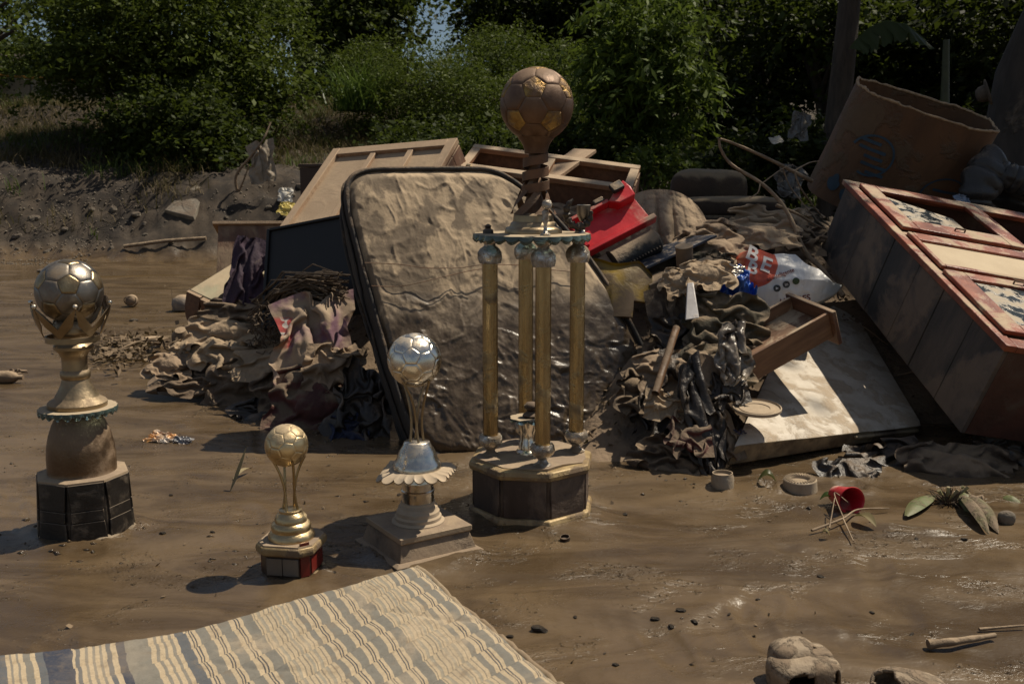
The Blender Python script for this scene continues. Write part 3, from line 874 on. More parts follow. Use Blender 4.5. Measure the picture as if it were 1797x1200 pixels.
# ------------------------------------------------------------------ the mattress standing on edge, plastered with mud
def super_sq(s, t, n):
    m = np.maximum(np.abs(s), np.abs(t)); d = (np.abs(s) ** n + np.abs(t) ** n) ** (1 / n)
    f = np.where(d > 1e-9, m / np.maximum(d, 1e-9), 1)
    return s * f, t * f
mBL, mBR, mTL, mTR = [np.array(p) for p in (W(735, 806, 3.50), W(1140, 792, 3.72), W(592, 296, 3.86), W(915, 296, 4.14))]
mn = np.cross(mBR - mBL, mTL - mBL); mn /= np.linalg.norm(mn)          # faces the camera, up and to the right
def mpatch(s, t):
    a = ((s + 1) / 2)[..., None]; b_ = ((t + 1) / 2)[..., None]
    bulge = .17 * (1 - (t * .9 + .25) ** 2) * np.clip(s, 0, 1) ** 2
    return (mBL * (1 - a) + mBR * a) * (1 - b_) + (mTL * (1 - a) + mTR * a) * b_ + (mBR - mBL) / np.linalg.norm(mBR - mBL) * bulge[..., None]
N = 230
g = np.linspace(-1, 1, N)
S_, T_ = np.meshgrid(g, g, indexing='ij')
s2, t2 = super_sq(S_, T_, 7)
P = mpatch(s2, t2)
e = np.maximum(np.abs(S_), np.abs(T_))
q = xyz(s2 * .45, t2 * .5, 0)
wq = q + .10 * np.stack([fbm(q * 4, 3, 41), fbm(q * 4 + 9, 3, 42), 0 * s2], -1)
wr = fbm(wq * np.array([7, 9, 1]), 4, 43, .5, True)                      # long wrinkles in the mud skin
low = sstep(.45, -.45, t2 + .25 * fbm(q * 5, 3, 47))
cr1 = np.abs(np.sin((wq[..., 0] * .75 + wq[..., 1]) * 26 + 3 * fbm(q * 6, 2, 44)))
disp = .0034 * wr + .009 * np.clip(fbm(wq * np.array([10, 12, 1]) + 2.7, 3, 54, .5, True) - .25, 0, 1) ** 1.6 + .0012 * fbm(q * 36, 4, 45, .6) + low * (.0030 * (1 - cr1) ** 4 * (.3 + fbm(q * 9, 2, 46)) + .0105 * fbm(wq * np.array([18, 25, 1]), 3, 48, .55, True) * (.5 + fbm(q * 5, 2, 53)))
disp = disp + .010 * np.clip(fbm(q * 14 + 5, 3, 49), .25, 1) * (1 - low)
disp = disp + .016 * (1 - s2 ** 2) * (1 - t2 ** 2) * (.4 + .6 * fbm(q * 2.2, 2, 50))
disp = disp * (1 - sstep(.95, 1, e)) - .02 * sstep(.93, 1, e)
P = P + mn * disp[..., None]
mm_, nt, b, out = new_mat('mud_plastered_ticking')
tc = nd(nt, 'ShaderNodeTexCoord'); v = tc.outputs['Object']
sxn = nd(nt, 'ShaderNodeSeparateXYZ'); nt.links.new(v, sxn.inputs[0])
n1 = noise_n(nt, v, 9.5, 8, .55, (1, 1, .6), .35); n2 = noise_n(nt, v, 16, 8, .62); n3 = noise_n(nt, v, 90, 6, .6)
dry = mixc(nt, maprange(nt, n1, .45, .53), (.20, .152, .103), (.43, .325, .212))
dry = mixc(nt, math_n(nt, 'MULTIPLY', maprange(nt, n2, .55, .72), .5), dry, (.52, .395, .26))
dry = mixc(nt, math_n(nt, 'MULTIPLY', maprange(nt, n3, .6, .8), .5), dry, (.10, .072, .048))
wetc = mixc(nt, maprange(nt, n2, .35, .7), (.062, .044, .028), (.125, .090, .057))
hgt = math_n(nt, 'ADD', sxn.outputs[2], math_n(nt, 'MULTIPLY', noise_n(nt, v, 4, 7, .6, None, 1.0), .42))
wmask = maprange(nt, hgt, .66, .80, 1.0, 0.0)
nt.links.new(mixc(nt, wmask, dry, wetc), b.inputs['Base Color'])
nt.links.new(mixf(nt, wmask, .9, maprange(nt, n2, .3, .7, .16, .42)), b.inputs['Roughness'])
p1 = bump_n(nt, b, n1, .008, .4); p2 = bump_n(nt, b, n2, .004, .6, p1); bump_n(nt, b, n3, .0018, .7, p2)
BLACKTICK = mat('black_border_fabric', (.032, .028, .026), (.016, .014, .013), scale=7, rough=.75, bump=.004, bscale=26, mud=.33, mudc=(.17, .12, .078), mscale=5, up=.3, stretch=(1, 1, .35))
mroot = root('muddy_mattress', 'mattress standing on edge, plastered with cracked brown mud, behind the trophies', 'mattress', tuple(mBL))
Porg = mBL
npmesh('mattress_face', P - Porg, gridq(N, N), mm_, mroot)
# side border: ring from the front edge to the back edge
ring = np.concatenate([P[:, 0], P[-1, 1:], P[-2::-1, -1], P[0, -2:0:-1]])
cen = P.mean((0, 1)); K = 14; n = len(ring); TH = .21
rows = []
for k in range(K + 1):
    f_ = k / K
    o = (ring - cen); o = o - mn * (o @ mn)[:, None]; o /= np.linalg.norm(o, axis=1)[:, None]
    wob = .016 * fbm(np.concatenate([ring * 5, np.zeros((n, 0))], 1) + mn * f_ * 2.2, 4, 52)[:, None] + .022 * math.sin(f_ * math.pi)
    rows.append(ring - mn * TH * f_ + o * wob * (f_ > 0) - np.array([0, 0, .02]) * f_)
rows = np.stack(rows)
npmesh('side_border', rows - Porg, gridq(K + 1, n, False, True), BLACKTICK, mroot)
npmesh('mattress_back', np.concatenate([rows[-1], [cen - mn * TH]]) - Porg, np.stack([np.arange(n), (np.arange(n) + 1) % n, np.full(n, n)], 1), BLACKTICK, mroot)
for k, rr in ((0, .011), (K - 1, .009), (4, .005)):
    pts = rows[k][::6] - Porg + mn * (.004 if k == 0 else .0)
    o = (rows[k] - cen); o = o - mn * (o @ mn)[:, None]; o /= np.linalg.norm(o, axis=1)[:, None]
    pts = pts + o[::6] * .006
    pts = np.concatenate([pts, pts[:1]]) if k == 0 else pts[int(len(pts) * .52):]          # the rear seams show at the top and the left only
    MB().tube([tuple(p) for p in pts], rr, 7, cap=False).build('piping', BLACKTICK, mroot, smooth=60)
# a wire stretched round it
def on_face(s, t, d=.012):
    s = np.array([s]); t = np.array([t]); return mpatch(s, t)[0] + mn * (d + .05 * (1 - s[0] ** 2) * (1 - t[0] ** 2) * .6)
pts = [rows[8][3 + int(.62 * N) if False else 0]]
pts = [tuple(on_face(s, .27 + .02 * math.sin(5 * s) - .03 * s, .016 + .004 * math.sin(17 * s))) for s in np.linspace(-1, .9, 30)]
tag(MB().tube(pts, .0018, 5).build('wire', RUST, None, smooth=60), 'thin rusty wire drawn across the face of the muddy standing mattress', 'wire')
pts = [tuple(on_face(s, .20 + .05 * math.sin(3.2 * s + 1), .016 + .004 * math.sin(11 * s))) for s in np.linspace(-1, .1, 22)]
tag(MB().tube(pts, .0016, 5).build('wire', RUST, None, smooth=60), 'lower slack wire hanging on the left half of the muddy mattress', 'wire')

# ------------------------------------------------------------------ the striped mattress lying in the foreground
C0 = np.array([-.205, 2.150]); e1 = np.array([-.744, -.392]); e1 /= np.linalg.norm(e1); e2 = np.array([.316, -.573]); e2 /= np.linalg.norm(e2)
LU, LV, TH = 1.75, 1.30, .125
nu, nv = 420, 330
u = np.linspace(0, 1, nu) ; vv = np.linspace(0, 1, nv)
U, V_ = np.meshgrid(u * 2 - 1, vv * 2 - 1, indexing='ij')
s2, t2 = super_sq(U, V_, 26)
uu = (s2 + 1) / 2 * LU; vm = (t2 + 1) / 2 * LV
edge = np.minimum(np.minimum(uu, LU - uu), np.minimum(vm, LV - vm))
roll = -.035 * np.clip(1 - edge / .05, 0, 1) ** 2
sp = .115
wob = .012 * fbm(xyz(uu * 5, vm * 5, 0), 2, 60)
qa = np.abs(np.sin(math.pi * (uu * .33 - vm * .94 + wob) / .068)); qb = np.abs(np.sin(math.pi * (uu * .75 + vm * .66 + wob) / .26))
quilt = np.minimum(1, qa * 2.2) ** .8 * .0100 + np.minimum(1, qb * 6) ** .7 * .0045 * sstep(-.1, .2, fbm(xyz(uu * 3, vm * 3, 7), 2, 65))
wrk = .0016 * fbm(xyz(uu * 14, vm * 10, 0), 3, 61, .55, True) + .0012 * fbm(xyz(uu * 70, vm * 70, 0), 2, 66)
zz = TH + quilt + wrk + roll + .030 * fbm(xyz(uu * 2.2 + 4, vm * 1.8, 0), 3, 62) + .018 * np.exp(-((uu - .95) / .25) ** 2) * 0
zz = zz + .016 * np.cos(uu * 5.2) - .008
PX = C0[0] + e1[0] * uu + e2[0] * vm; PY = C0[1] + e1[1] * uu + e2[1] * vm
bl = .012 * fbm(xyz(uu * 6, vm * 6, 3), 3, 63)
PX = PX + bl * .5; PY = PY + bl
P = np.stack([PX, PY, zz], -1)
sm, nt, b, out = new_mat('striped_ticking')
uvn = nd(nt, 'ShaderNodeUVMap'); sxn = nd(nt, 'ShaderNodeSeparateXYZ'); nt.links.new(uvn.outputs[0], sxn.inputs[0])
tc = nd(nt, 'ShaderNodeTexCoord'); v = tc.outputs['Object']
jit = math_n(nt, 'MULTIPLY', math_n(nt, 'SUBTRACT', noise_n(nt, v, 22, 4, .6), .5), .006)
uc = math_n(nt, 'ADD', sxn.outputs[0], jit)
CREAM, GREY, INK, NAVY, MIDB = (.45, .36, .24), (.185, .175, .15), (.075, .075, .078), (.036, .044, .068), (.105, .112, .12)
def ramp(period, stops):
    fr = math_n(nt, 'FRACT', math_n(nt, 'DIVIDE', uc, period))
    r = nd(nt, 'ShaderNodeValToRGB'); cr = r.color_ramp; cr.interpolation = 'CONSTANT'
    while len(cr.elements) < len(stops):
        cr.elements.new(.5)
    for el, (p, c) in zip(cr.elements, stops):
        el.position = p; el.color = c4(c)
    nt.links.new(fr, r.inputs[0]); return r.outputs[0]
ra = ramp(.0445, [(0, GREY), (.46, CREAM), (.62, INK), (.68, CREAM), (.745, INK), (.80, CREAM)])
ub = math_n(nt, 'SUBTRACT', uc, .53)
LN = (.22, .20, .165)
uc_keep = uc; uc = ub
rb = ramp(.32, [(0, MIDB), (.06, CREAM), (.085, LN), (.105, CREAM), (.13, LN), (.145, CREAM), (.175, LN), (.195, CREAM), (.225, GREY), (.36, NAVY), (.41, CREAM), (.44, MIDB), (.465, CREAM), (.49, LN), (.505, CREAM), (.53, LN), (.545, CREAM), (.57, LN), (.585, CREAM), (.61, MIDB), (.635, CREAM),
                (.65, NAVY), (.80, MIDB), (.84, CREAM), (.87, GREY), (.91, CREAM), (.93, LN), (.945, CREAM), (.965, LN), (.98, CREAM)])
uc = uc_keep
rc2 = ramp(.0445, [(0, (.30, .27, .21)), (.12, CREAM), (.20, (.20, .175, .135)), (.26, CREAM), (.42, (.20, .175, .135)), (.47, CREAM), (.62, (.30, .27, .21)), (.76, CREAM), (.88, (.20, .175, .135)), (.93, CREAM)])
bandf = math_n(nt, 'FRACT', math_n(nt, 'DIVIDE', math_n(nt, 'ADD', uc, .045), .2225))
bandm = math_n(nt, 'MULTIPLY', maprange(nt, bandf, .648, .650), .9)
wide = maprange(nt, uc, .529, .531)
col_ = mixc(nt, wide, mixc(nt, bandm, ra, rc2), rb)
fade = maprange(nt, noise_n(nt, v, 3.4, 7, .6, None, 1.0), .50, .66, 0, .65)
fade = math_n(nt, 'MULTIPLY', fade, mixf(nt, wide, 1.0, .35))
col_ = mixc(nt, fade, col_, (.43, .345, .24))
dirt = maprange(nt, noise_n(nt, v, 30, 8, .68), .50, .75, 0, .65)
col_ = mixc(nt, dirt, col_, (.20, .15, .10))
col_ = mixc(nt, maprange(nt, noise_n(nt, v, 230, 3, .5), .35, .75, 0, .25), col_, (.15, .125, .10))
nt.links.new(col_, b.inputs['Base Color']); b.inputs['Roughness'].default_value = .85; b.inputs['Specular IOR Level'].default_value = .25
p1 = bump_n(nt, b, noise_n(nt, v, 60, 6, .6), .003, .6); bump_n(nt, b, noise_n(nt, v, 420, 3, .5), .0008, .6, p1)
fm = root('striped_mattress', 'dirty cream mattress with grey and navy stripes lying nearest the camera', 'mattress', (C0[0], C0[1], 0))
org = np.array([C0[0], C0[1], 0])
npmesh('mattress_top', P - org, gridq(nu, nv)[:, ::-1], sm, fm, uv=np.stack([uu, vm], -1).reshape(-1, 2))
ring = np.concatenate([P[:, 0], P[-1, 1:], P[-2::-1, -1], P[0, -2:0:-1]]); n = len(ring); K = 8
cen = np.array([P[..., 0].mean(), P[..., 1].mean(), 0]); rows = []
for k in range(K + 1):
    f_ = k / K; o = ring - cen; o[:, 2] = 0; o /= np.linalg.norm(o, axis=1)[:, None]
    r = ring + o * (.010 * math.sin(math.pi * f_) + .006 * fbm(ring * 9 + np.array([0, 0, f_ * 3]), 3, 64)[:, None])
    r[:, 2] = ring[:, 2] * (1 - f_) - .02 * f_; rows.append(r)
rows = np.stack(rows)
npmesh('mattress_side', rows - org, gridq(K + 1, n, False, True), mat('mattress_side_cloth', (.30, .24, .165), (.13, .12, .11), scale=7, rough=.85, bump=.003, bscale=40, mud=.45, mudc=(.20, .145, .095), mscale=5), fm)
PIPE = mat('cream_piping', (.40, .32, .21), (.26, .20, .13), scale=30, rough=.85, bump=.001, bscale=120, mud=.3, mudc=(.24, .175, .11))
for k in (0, 4):
    o = rows[k] - cen; o[:, 2] = 0; o /= np.linalg.norm(o, axis=1)[:, None]
    pts = (rows[k] + o * .004)[::5] - org
    MB().tube([tuple(p) for p in np.concatenate([pts, pts[:1]])], .0075 if k == 0 else .006, 7, cap=False).build('piping', PIPE, fm, smooth=60)

# ------------------------------------------------------------------ wardrobe lying on its back at the right
WR = Matrix(((.9745, -.0762, .2095), (.145, .9295, -.3381), (-.169, .3599, .9176)))
REDBROWN = mat('red_varnish', (.30, .075, .030), (.14, .032, .018), scale=4, rough=.38, rvar=.1, bump=.0012, bscale=40, mud=.38, mudc=(.44, .335, .225), mscale=5.0, up=.10, stretch=(2, 2, 2), edge=.05)
SIDEWOOD = mat('grey_side_boards', (.085, .070, .060), (.024, .025, .027), scale=3.2, rough=.7, bump=.0014, bscale=30, mud=.46, mudc=(.135, .105, .082), mscale=3.4, up=.05, stretch=(2, 2, .8), edge=.05)
CARC = mat('dark_red_carcass', (.075, .026, .019), (.035, .016, .013), scale=4, rough=.55, bump=.0015, mud=.44, mudc=(.105, .078, .056), mscale=4, up=.05)
wl = root('wardrobe', 'red-brown wooden wardrobe lying on its back, doors smeared with pale mud', 'wardrobe', (1.655, 3.271, .444), WR)
Wd, Ln, Dp = 1.25, 1.47, .362
carc = MB().box((.012, 0.002, -Dp), (Wd, .02, -.004)).build('end_board', CARC, wl, bevel=.002)
MB().box((.012, Ln - .02, -Dp), (Wd, Ln, -.004)).build('end_board', CARC, wl, bevel=.002)
MB().box((Wd - .02, .02, -Dp), (Wd, Ln - .02, -.004)).build('end_board', CARC, wl, bevel=.002)
MB().box((.02, .02, -Dp), (Wd - .02, Ln - .02, -Dp + .012)).build('back_board', DARKBOARD, wl)
ed = [0, .22, .45, .66, .90, 1.17, 1.47]
for k in range(6):
    MB().box((-.004 + .0015 * (k % 2), ed[k] + .0025, -Dp), (.012, ed[k + 1] - .0025, -.006)).build('side_plank', SIDEWOOD, wl, bevel=.002)
MB().box((-.012, -.006, -.02), (.030, Ln + .03, .004)).build('front_stile', REDBROWN, wl, bevel=.003)
MB().box((.030, Ln - .055, -.02), (.93, Ln + .03, .003)).build('front_rail', REDBROWN, wl, bevel=.003)
MB().box((.030, -.006, -.02), (Wd, .06, .003)).build('front_rail', REDBROWN, wl, bevel=.003)
MB().box((.60, .06, -.02), (.665, Ln - .055, .003)).build('front_stile', REDBROWN, wl, bevel=.003)
MB().box((.031, .905, -.02), (.599, .935, .002)).build('front_rail', REDBROWN, wl, bevel=.003)
MB().box((.031, .548, -.02), (.599, .572, .002)).build('front_rail', REDBROWN, wl, bevel=.003)
MB().box((.033, .905, -Dp + .014), (.598, .92, -.022)).build('shelf', CARC, wl)
MB().box((.033, .55, -Dp + .014), (.598, .565, -.022)).build('shelf', CARC, wl)
PANE = mat('mud_smeared_glass', (.035, .045, .052), (.02, .026, .03), scale=6, rough=.12, rvar=.05, bump=.0006, bscale=30, mud=.44, mudc=(.42, .35, .255), mscale=14, up=.06, edge=.07, spec=.6)
CREAMP = mat('mud_coated_panel', (.52, .42, .285), (.44, .345, .225), scale=6, rough=.8, bump=.0008, mud=.12, mudc=(.05, .055, .06), mscale=2.6, up=0)
def door(x0, x1, y0, y1, ox0, ox1, oy0, oy1, zt=.022):
    d = MB()
    d.box((x0, y0, .005), (ox0, y1, zt)); d.box((ox1, y0, .005), (x1, y1, zt)); d.box((ox0, y0, .005), (ox1, oy0, zt)); d.box((ox0, oy1, .005), (ox1, y1, zt))
    return d.build('door', REDBROWN, wl, bevel=.004)
d1 = door(.034, .606, .945, 1.425, .112, .540, 1.045, 1.365)
# the broken pane in the far door
pane = MB(); q = [(.114, 1.047), (.392, 1.075), (.390, 1.190), (.122, 1.335), (.114, 1.33)]
pane.add([(x, y, z) for z in (.006, .010) for x, y in q], [tuple(range(4, -1, -1)), tuple(range(5, 10)), (0, 1, 6, 5), (1, 2, 7, 6), (2, 3, 8, 7), (3, 4, 9, 8), (4, 0, 5, 9)])
tag(pane.build('broken_pane', PANE, d1, smooth=20), 'broken mud-smeared piece of glass in the far door', None)
d2 = door(.030, .600, .575, .893, .050, .570, .600, .820)
MB().box((.051, .601, .007), (.569, .819, .012)).build('door_panel', CREAMP, d2)
d3 = door(.020, .600, .074, .545, .105, .520, .140, .485)
MB().box((.106, .141, .007), (.519, .484, .011)).build('pane', PANE, d3)
MB().tube([(.30, 1.0, .024), (.30, 1.0, .034), (.345, 1.0, .034), (.345, 1.0, .024)], .004, 8).build('handle', RUST, d1, smooth=60)
MB().tube([(.30, .512, .024), (.30, .512, .034), (.345, .512, .034), (.345, .512, .024)], .004, 8).build('handle', RUST, d3, smooth=60)

# ------------------------------------------------------------------ white slab the wardrobe leans on
P1, P2 = W(1291, 779, 3.30), W(1617, 745, 3.78)
ex = (P2 - P1).normalized(); hy = Vector((-ex.y, ex.x, 0)).normalized()
SR = axes(ex, hy * math.cos(math.radians(24)) + Vector((0, 0, math.sin(math.radians(24)))))
sl = root('refrigerator_door', 'thick white panel door lying aslant, chipped and mud-stained, half in shadow', 'panel', tuple(P1), SR)
Lx = (P2 - P1).length
SLC = [(0, 0), (Lx, 0), (1.50, .98), (.86, .70)]
WHITEP = mat('chipped_white_enamel', (.58, .52, .43), (.44, .375, .29), scale=10, rough=.5, bump=.0016, bscale=26, mud=.47, mudc=(.40, .32, .23), mscale=9, up=.0, edge=.07)
EDGEP = mat('stained_edge', (.36, .28, .17), (.10, .07, .045), scale=8, rough=.7, bump=.002, bscale=30, mud=.40, mudc=(.10, .07, .045), mscale=7, up=0)
N1, N2 = 40, 44
xs = np.linspace(0, 1, N1); yy = np.linspace(0, 1, N2); A, B = np.meshgrid(xs, yy, indexing='ij')
zt = -.006 * (np.clip(1 - B / .03, 0, 1) ** 2 + np.clip(1 - A / .02, 0, 1) ** 2) + .003 * fbm(xyz(A * 5, B * 5, 0), 3, 70)
def slc(a_, b_):
    return [(SLC[0][i] * (1 - a_) + SLC[1][i] * a_) * (1 - b_) + (SLC[3][i] * (1 - a_) + SLC[2][i] * a_) * b_ for i in (0, 1)]
sX, sY = slc(A, B)
npmesh('panel_face', np.stack([sX, sY, zt], -1), gridq(N1, N2), WHITEP, sl)
pe = MB(); pe.add([(x, y, z) for z in (-1, 0) for x, y in [slc(*q) for q in ((.004, .004), (.996, .004), (.996, .996), (.004, .996))]], [(3, 2, 1, 0), (4, 5, 6, 7), (0, 1, 5, 4), (1, 2, 6, 5), (2, 3, 7, 6), (3, 0, 4, 7)])
pe.v = [(x, y, -.008 if z == 0 else (-.098 if x < .5 * Lx or y > .1 else -.055)) for x, y, z in pe.v]
pe.build('panel_edge', EDGEP, sl, bevel=.006)
gr = MB(); gr.box((Lx * .62, -.012, -.030), (Lx * .99, .004, -.018)); gr.build('grip_lip', EDGEP, sl, bevel=.004)
st = MB()
rs = random.Random(5)
for r_ in range(3):
    for c_ in range(7):
        if rs.random() < .8:
            st.box((.045 + c_ * .0062, .045 + r_ * .010, .003), (.0495 + c_ * .0062 + rs.random() * .0012, .0515 + r_ * .010, .0042))
st.build('blue_stamp', mat('blue_ink', (.03, .035, .085), rough=.7, mud=.2, bump=0), sl, smooth=None)

# ------------------------------------------------------------------ drawer
dr = root('drawer', 'open brown wooden drawer lying on the white panel, floor streaked with mud', 'drawer', (.835, 3.556, .339), Matrix(((.863, -.394, -.316), (.307, .907, -.289), (.400, .152, .904))))
w_, l_, h_ = .40, .235, .105
DRW = mat('drawer_wood', (.26, .145, .078), (.15, .078, .042), scale=5, rough=.6, bump=.0012, bscale=40, mud=.34, mudc=(.43, .325, .215), mscale=6, up=.18, stretch=(.8, 6, 6), edge=.05)
MB().box((0, 0, -h_), (w_, .014, 0)).build('side', DRW, dr, bevel=.002)
MB().box((0, l_ - .014, -h_), (w_, l_, 0)).build('side', DRW, dr, bevel=.002)
MB().box((0, .0145, -h_), (.014, l_ - .0145, -.004)).build('back', DRW, dr, bevel=.002)
MB().box((.0145, .0145, -.060), (w_ - .001, l_ - .0145, -.052)).build('floor', DRW, dr)
MB().box((w_, -.022, -h_ - .03), (w_ + .018, l_ + .02, .008)).build('front', BROWNWOOD, dr, bevel=.003)

# ------------------------------------------------------------------ the two cabinets behind
c1 = root('cabinet', 'muddy cabinet tipped back with three recessed panels, behind the standing mattress', 'cabinet', (-1.096, 4.902, .814), Matrix(((.907, .299, -.297), (-.418, .737, -.532), (.060, .606, .793))))
w_, y0, y1, dp = .735, -.16, .541, .26
MB().box((0.004, y0, -dp), (w_ - .004, y1 - .004, -.022)).build('carcass', BROWNWOOD, c1, bevel=.003)
MB().box((.0, y0, -.024), (.045, y1, .004)).build('stile', PALEWOOD, c1, bevel=.003)
MB().box((w_ - .05, y0, -.024), (w_, y1, .004)).build('stile', PALEWOOD, c1, bevel=.003)
MB().box((.046, y1 - .055, -.024), (w_ - .051, y1, .003)).build('rail', PALEWOOD, c1, bevel=.003)
for x in (.255, .475):
    MB().box((x, y0, -.024), (x + .032, y1 - .056, -.002)).build('mullion', PALEWOOD, c1, bevel=.003)
for xa, xb in ((.046, .254), (.288, .474), (.508, w_ - .051)):
    MB().box((xa, y0, -.030), (xb, y1 - .056, -.018)).build('panel', mat('mud_panel', (.42, .31, .205), (.33, .235, .15), scale=4, rough=.85, bump=.001, mud=.3, mscale=4) if xa < .05 else bpy.data.materials['mud_panel'], c1)
for k in range(5):
    MB().box((w_ - .002, y1 - .012 - .1 * (k + 1), -dp + .004), (w_ + .006, y1 - .016 - .1 * k, -.028)).build('side_slat', BROWNWOOD, c1, bevel=.002)
c2 = root('cabinet', 'open-fronted wooden cabinet on its back behind the brown ball trophy', 'cabinet', (-.255, 5.0, 1.056), Matrix(((.967, .255, .028), (-.222, .885, -.409), (-.129, .389, .912))))
w_, l_, dp = .846, .268, .40
fr_ = .034
OPENW = mat('orange_pine', (.36, .18, .09), (.23, .11, .055), scale=5, rough=.6, bump=.0012, mud=.46, mudc=(.44, .33, .22), mscale=5, up=.25, stretch=(.7, 6, 6))
for a_, b_, nm in (((0, 0, -dp), (w_, .014, -.026), 'front_board'), ((0, l_ - .014, -dp), (w_, l_, -.026), 'rear_board'), ((0, .0142, -dp), (.014, l_ - .0142, -.026), 'side_board'), ((w_ - .014, .0142, -dp), (w_, l_ - .0142, -.026), 'side_board'),
                  ((.0142, .0142, -.20), (w_ - .0142, l_ - .0142, -.19), 'back_board'), ((.40, .0142, -.189), (.415, l_ - .0142, -.03), 'divider')):
    MB().box(a_, b_).build(nm, BROWNWOOD if nm != 'back_board' else DARKBOARD, c2, bevel=.002)
for a_, b_ in (((-.01, -.012, -.025), (w_ + .01, fr_, .002)), ((-.01, l_ - fr_, -.025), (w_ + .01, l_ + .012, .002)), ((-.01, fr_ + .0003, -.025), (fr_, l_ - fr_ - .0003, .0)), ((w_ - fr_, fr_ + .0003, -.025), (w_ + .01, l_ - fr_ - .0003, .0)), ((.385, fr_ + .0003, -.025), (.43, l_ - fr_ - .0003, -.002))):
    MB().box(a_, b_).build('frame_rail', OPENW, c2, bevel=.003)
MB().box((.80, -.008, .002), (.825, .01, .008)).build('hinge', GOLD, c2, bevel=.001)
MB().box((.03, -.008, .002), (.055, .01, .008)).build('hinge', GOLD, c2, bevel=.001)
for k in range(3):
    MB().box((w_ + .0012, .005 + .09 * k, -dp), (w_ + .014, .083 + .09 * k, -.03)).build('side_slat', BROWNWOOD, c2, bevel=.002)
lb = root('loose_plank', 'loose mud-caked plank laid across the open-fronted cabinet', 'plank', tuple(W(966, 318, 4.93)), axes(W(1036, 268, 5.22) - W(966, 318, 4.93), Vector((-.5, .6, .12))))
MB().box((-.02, -.03, -.004), (.40, .105, .014)).build('plank', PALEWOOD, lb, bevel=.002)

# ------------------------------------------------------------------ black sheet and the bench parts at the left of the mattress
bk = root('black_panel', 'black cabinet side leaning behind the left edge of the standing mattress', 'panel', tuple(W(474, 532, 4.55)), axes(W(628, 507, 4.40) - W(474, 532, 4.55), W(444, 412, 4.75) - W(474, 532, 4.55)))
BLK = mat('black_paint', (.012, .011, .011), (.007, .007, .007), scale=5, rough=.55, bump=.0006, mud=.10, mudc=(.08, .06, .042))
MB().box((-.02, -.12, -.014), (.62, .36, 0)).build('sheet', BLK, bk, bevel=.002)
MB().box((-.035, -.12, -.03), (-.0205, .372, .012)).build('edge_strip', BLK, bk, bevel=.002)
MB().box((-.02, .3605, -.03), (.62, .373, .012)).build('edge_strip', BLK, bk, bevel=.002)
cs = root('wooden_crate', 'small wooden crate with a pale top rim behind the greenish bench board', 'crate', tuple(W(391, 432, 5.55)), axes((1, .1, 0), W(376, 391, 5.6) - W(391, 432, 5.55)))
MB().box((-.03, -.25, -.25), (.32, .125, -.005)).build('side', BROWNWOOD, cs, bevel=.002)
MB().box((-.06, .1255, -.26), (.34, .142, .015)).build('rim', PALEWOOD, cs, bevel=.002)
bn = root('bench', 'tipped bench with a greenish worn seat board and round-cornered end', 'bench', tuple(W(333, 508, 5.05)), axes(W(402, 540, 4.95) - W(333, 508, 5.05), W(392, 430, 5.45) - W(333, 508, 5.05)))
GREENB = mat('greenish_board', (.31, .30, .19), (.22, .20, .125), scale=4, rough=.6, bump=.001, mud=.40, mudc=(.42, .33, .215), mscale=4, up=.2, stretch=(4, .7, 4))
MB().box((0, 0, -.02), (.19, .48, 0)).build('seat', GREENB, bn, bevel=.004)
mb = MB(); q = [(.0, .0), (.0, -.05)] + [(.045 - .045 * math.cos(a), -.05 - .10 * math.sin(a)) for a in np.linspace(.2, 2.8, 10)] + [(.09, 0)]
mb.add([(x, z * .3 - .004, z) for x, z in q] + [(x, z * .3 - .022, z) for x, z in q], [tuple(range(len(q))), tuple(range(2 * len(q) - 1, len(q) - 1, -1))] + [(i, len(q) + i, len(q) + (i + 1) % len(q), (i + 1) % len(q)) for i in range(len(q))])
mb.build('end_board', BROWNWOOD, bn, smooth=40)
MB().box((.095, -.03, -.14), (.155, -.004, -.003)).build('bracket', BROWNWOOD, bn, bevel=.002)
MB().tube([(.15, .0, -.04), (.21, -.06, -.03)], .016, 14).build('pipe', PALEWOOD, bn)
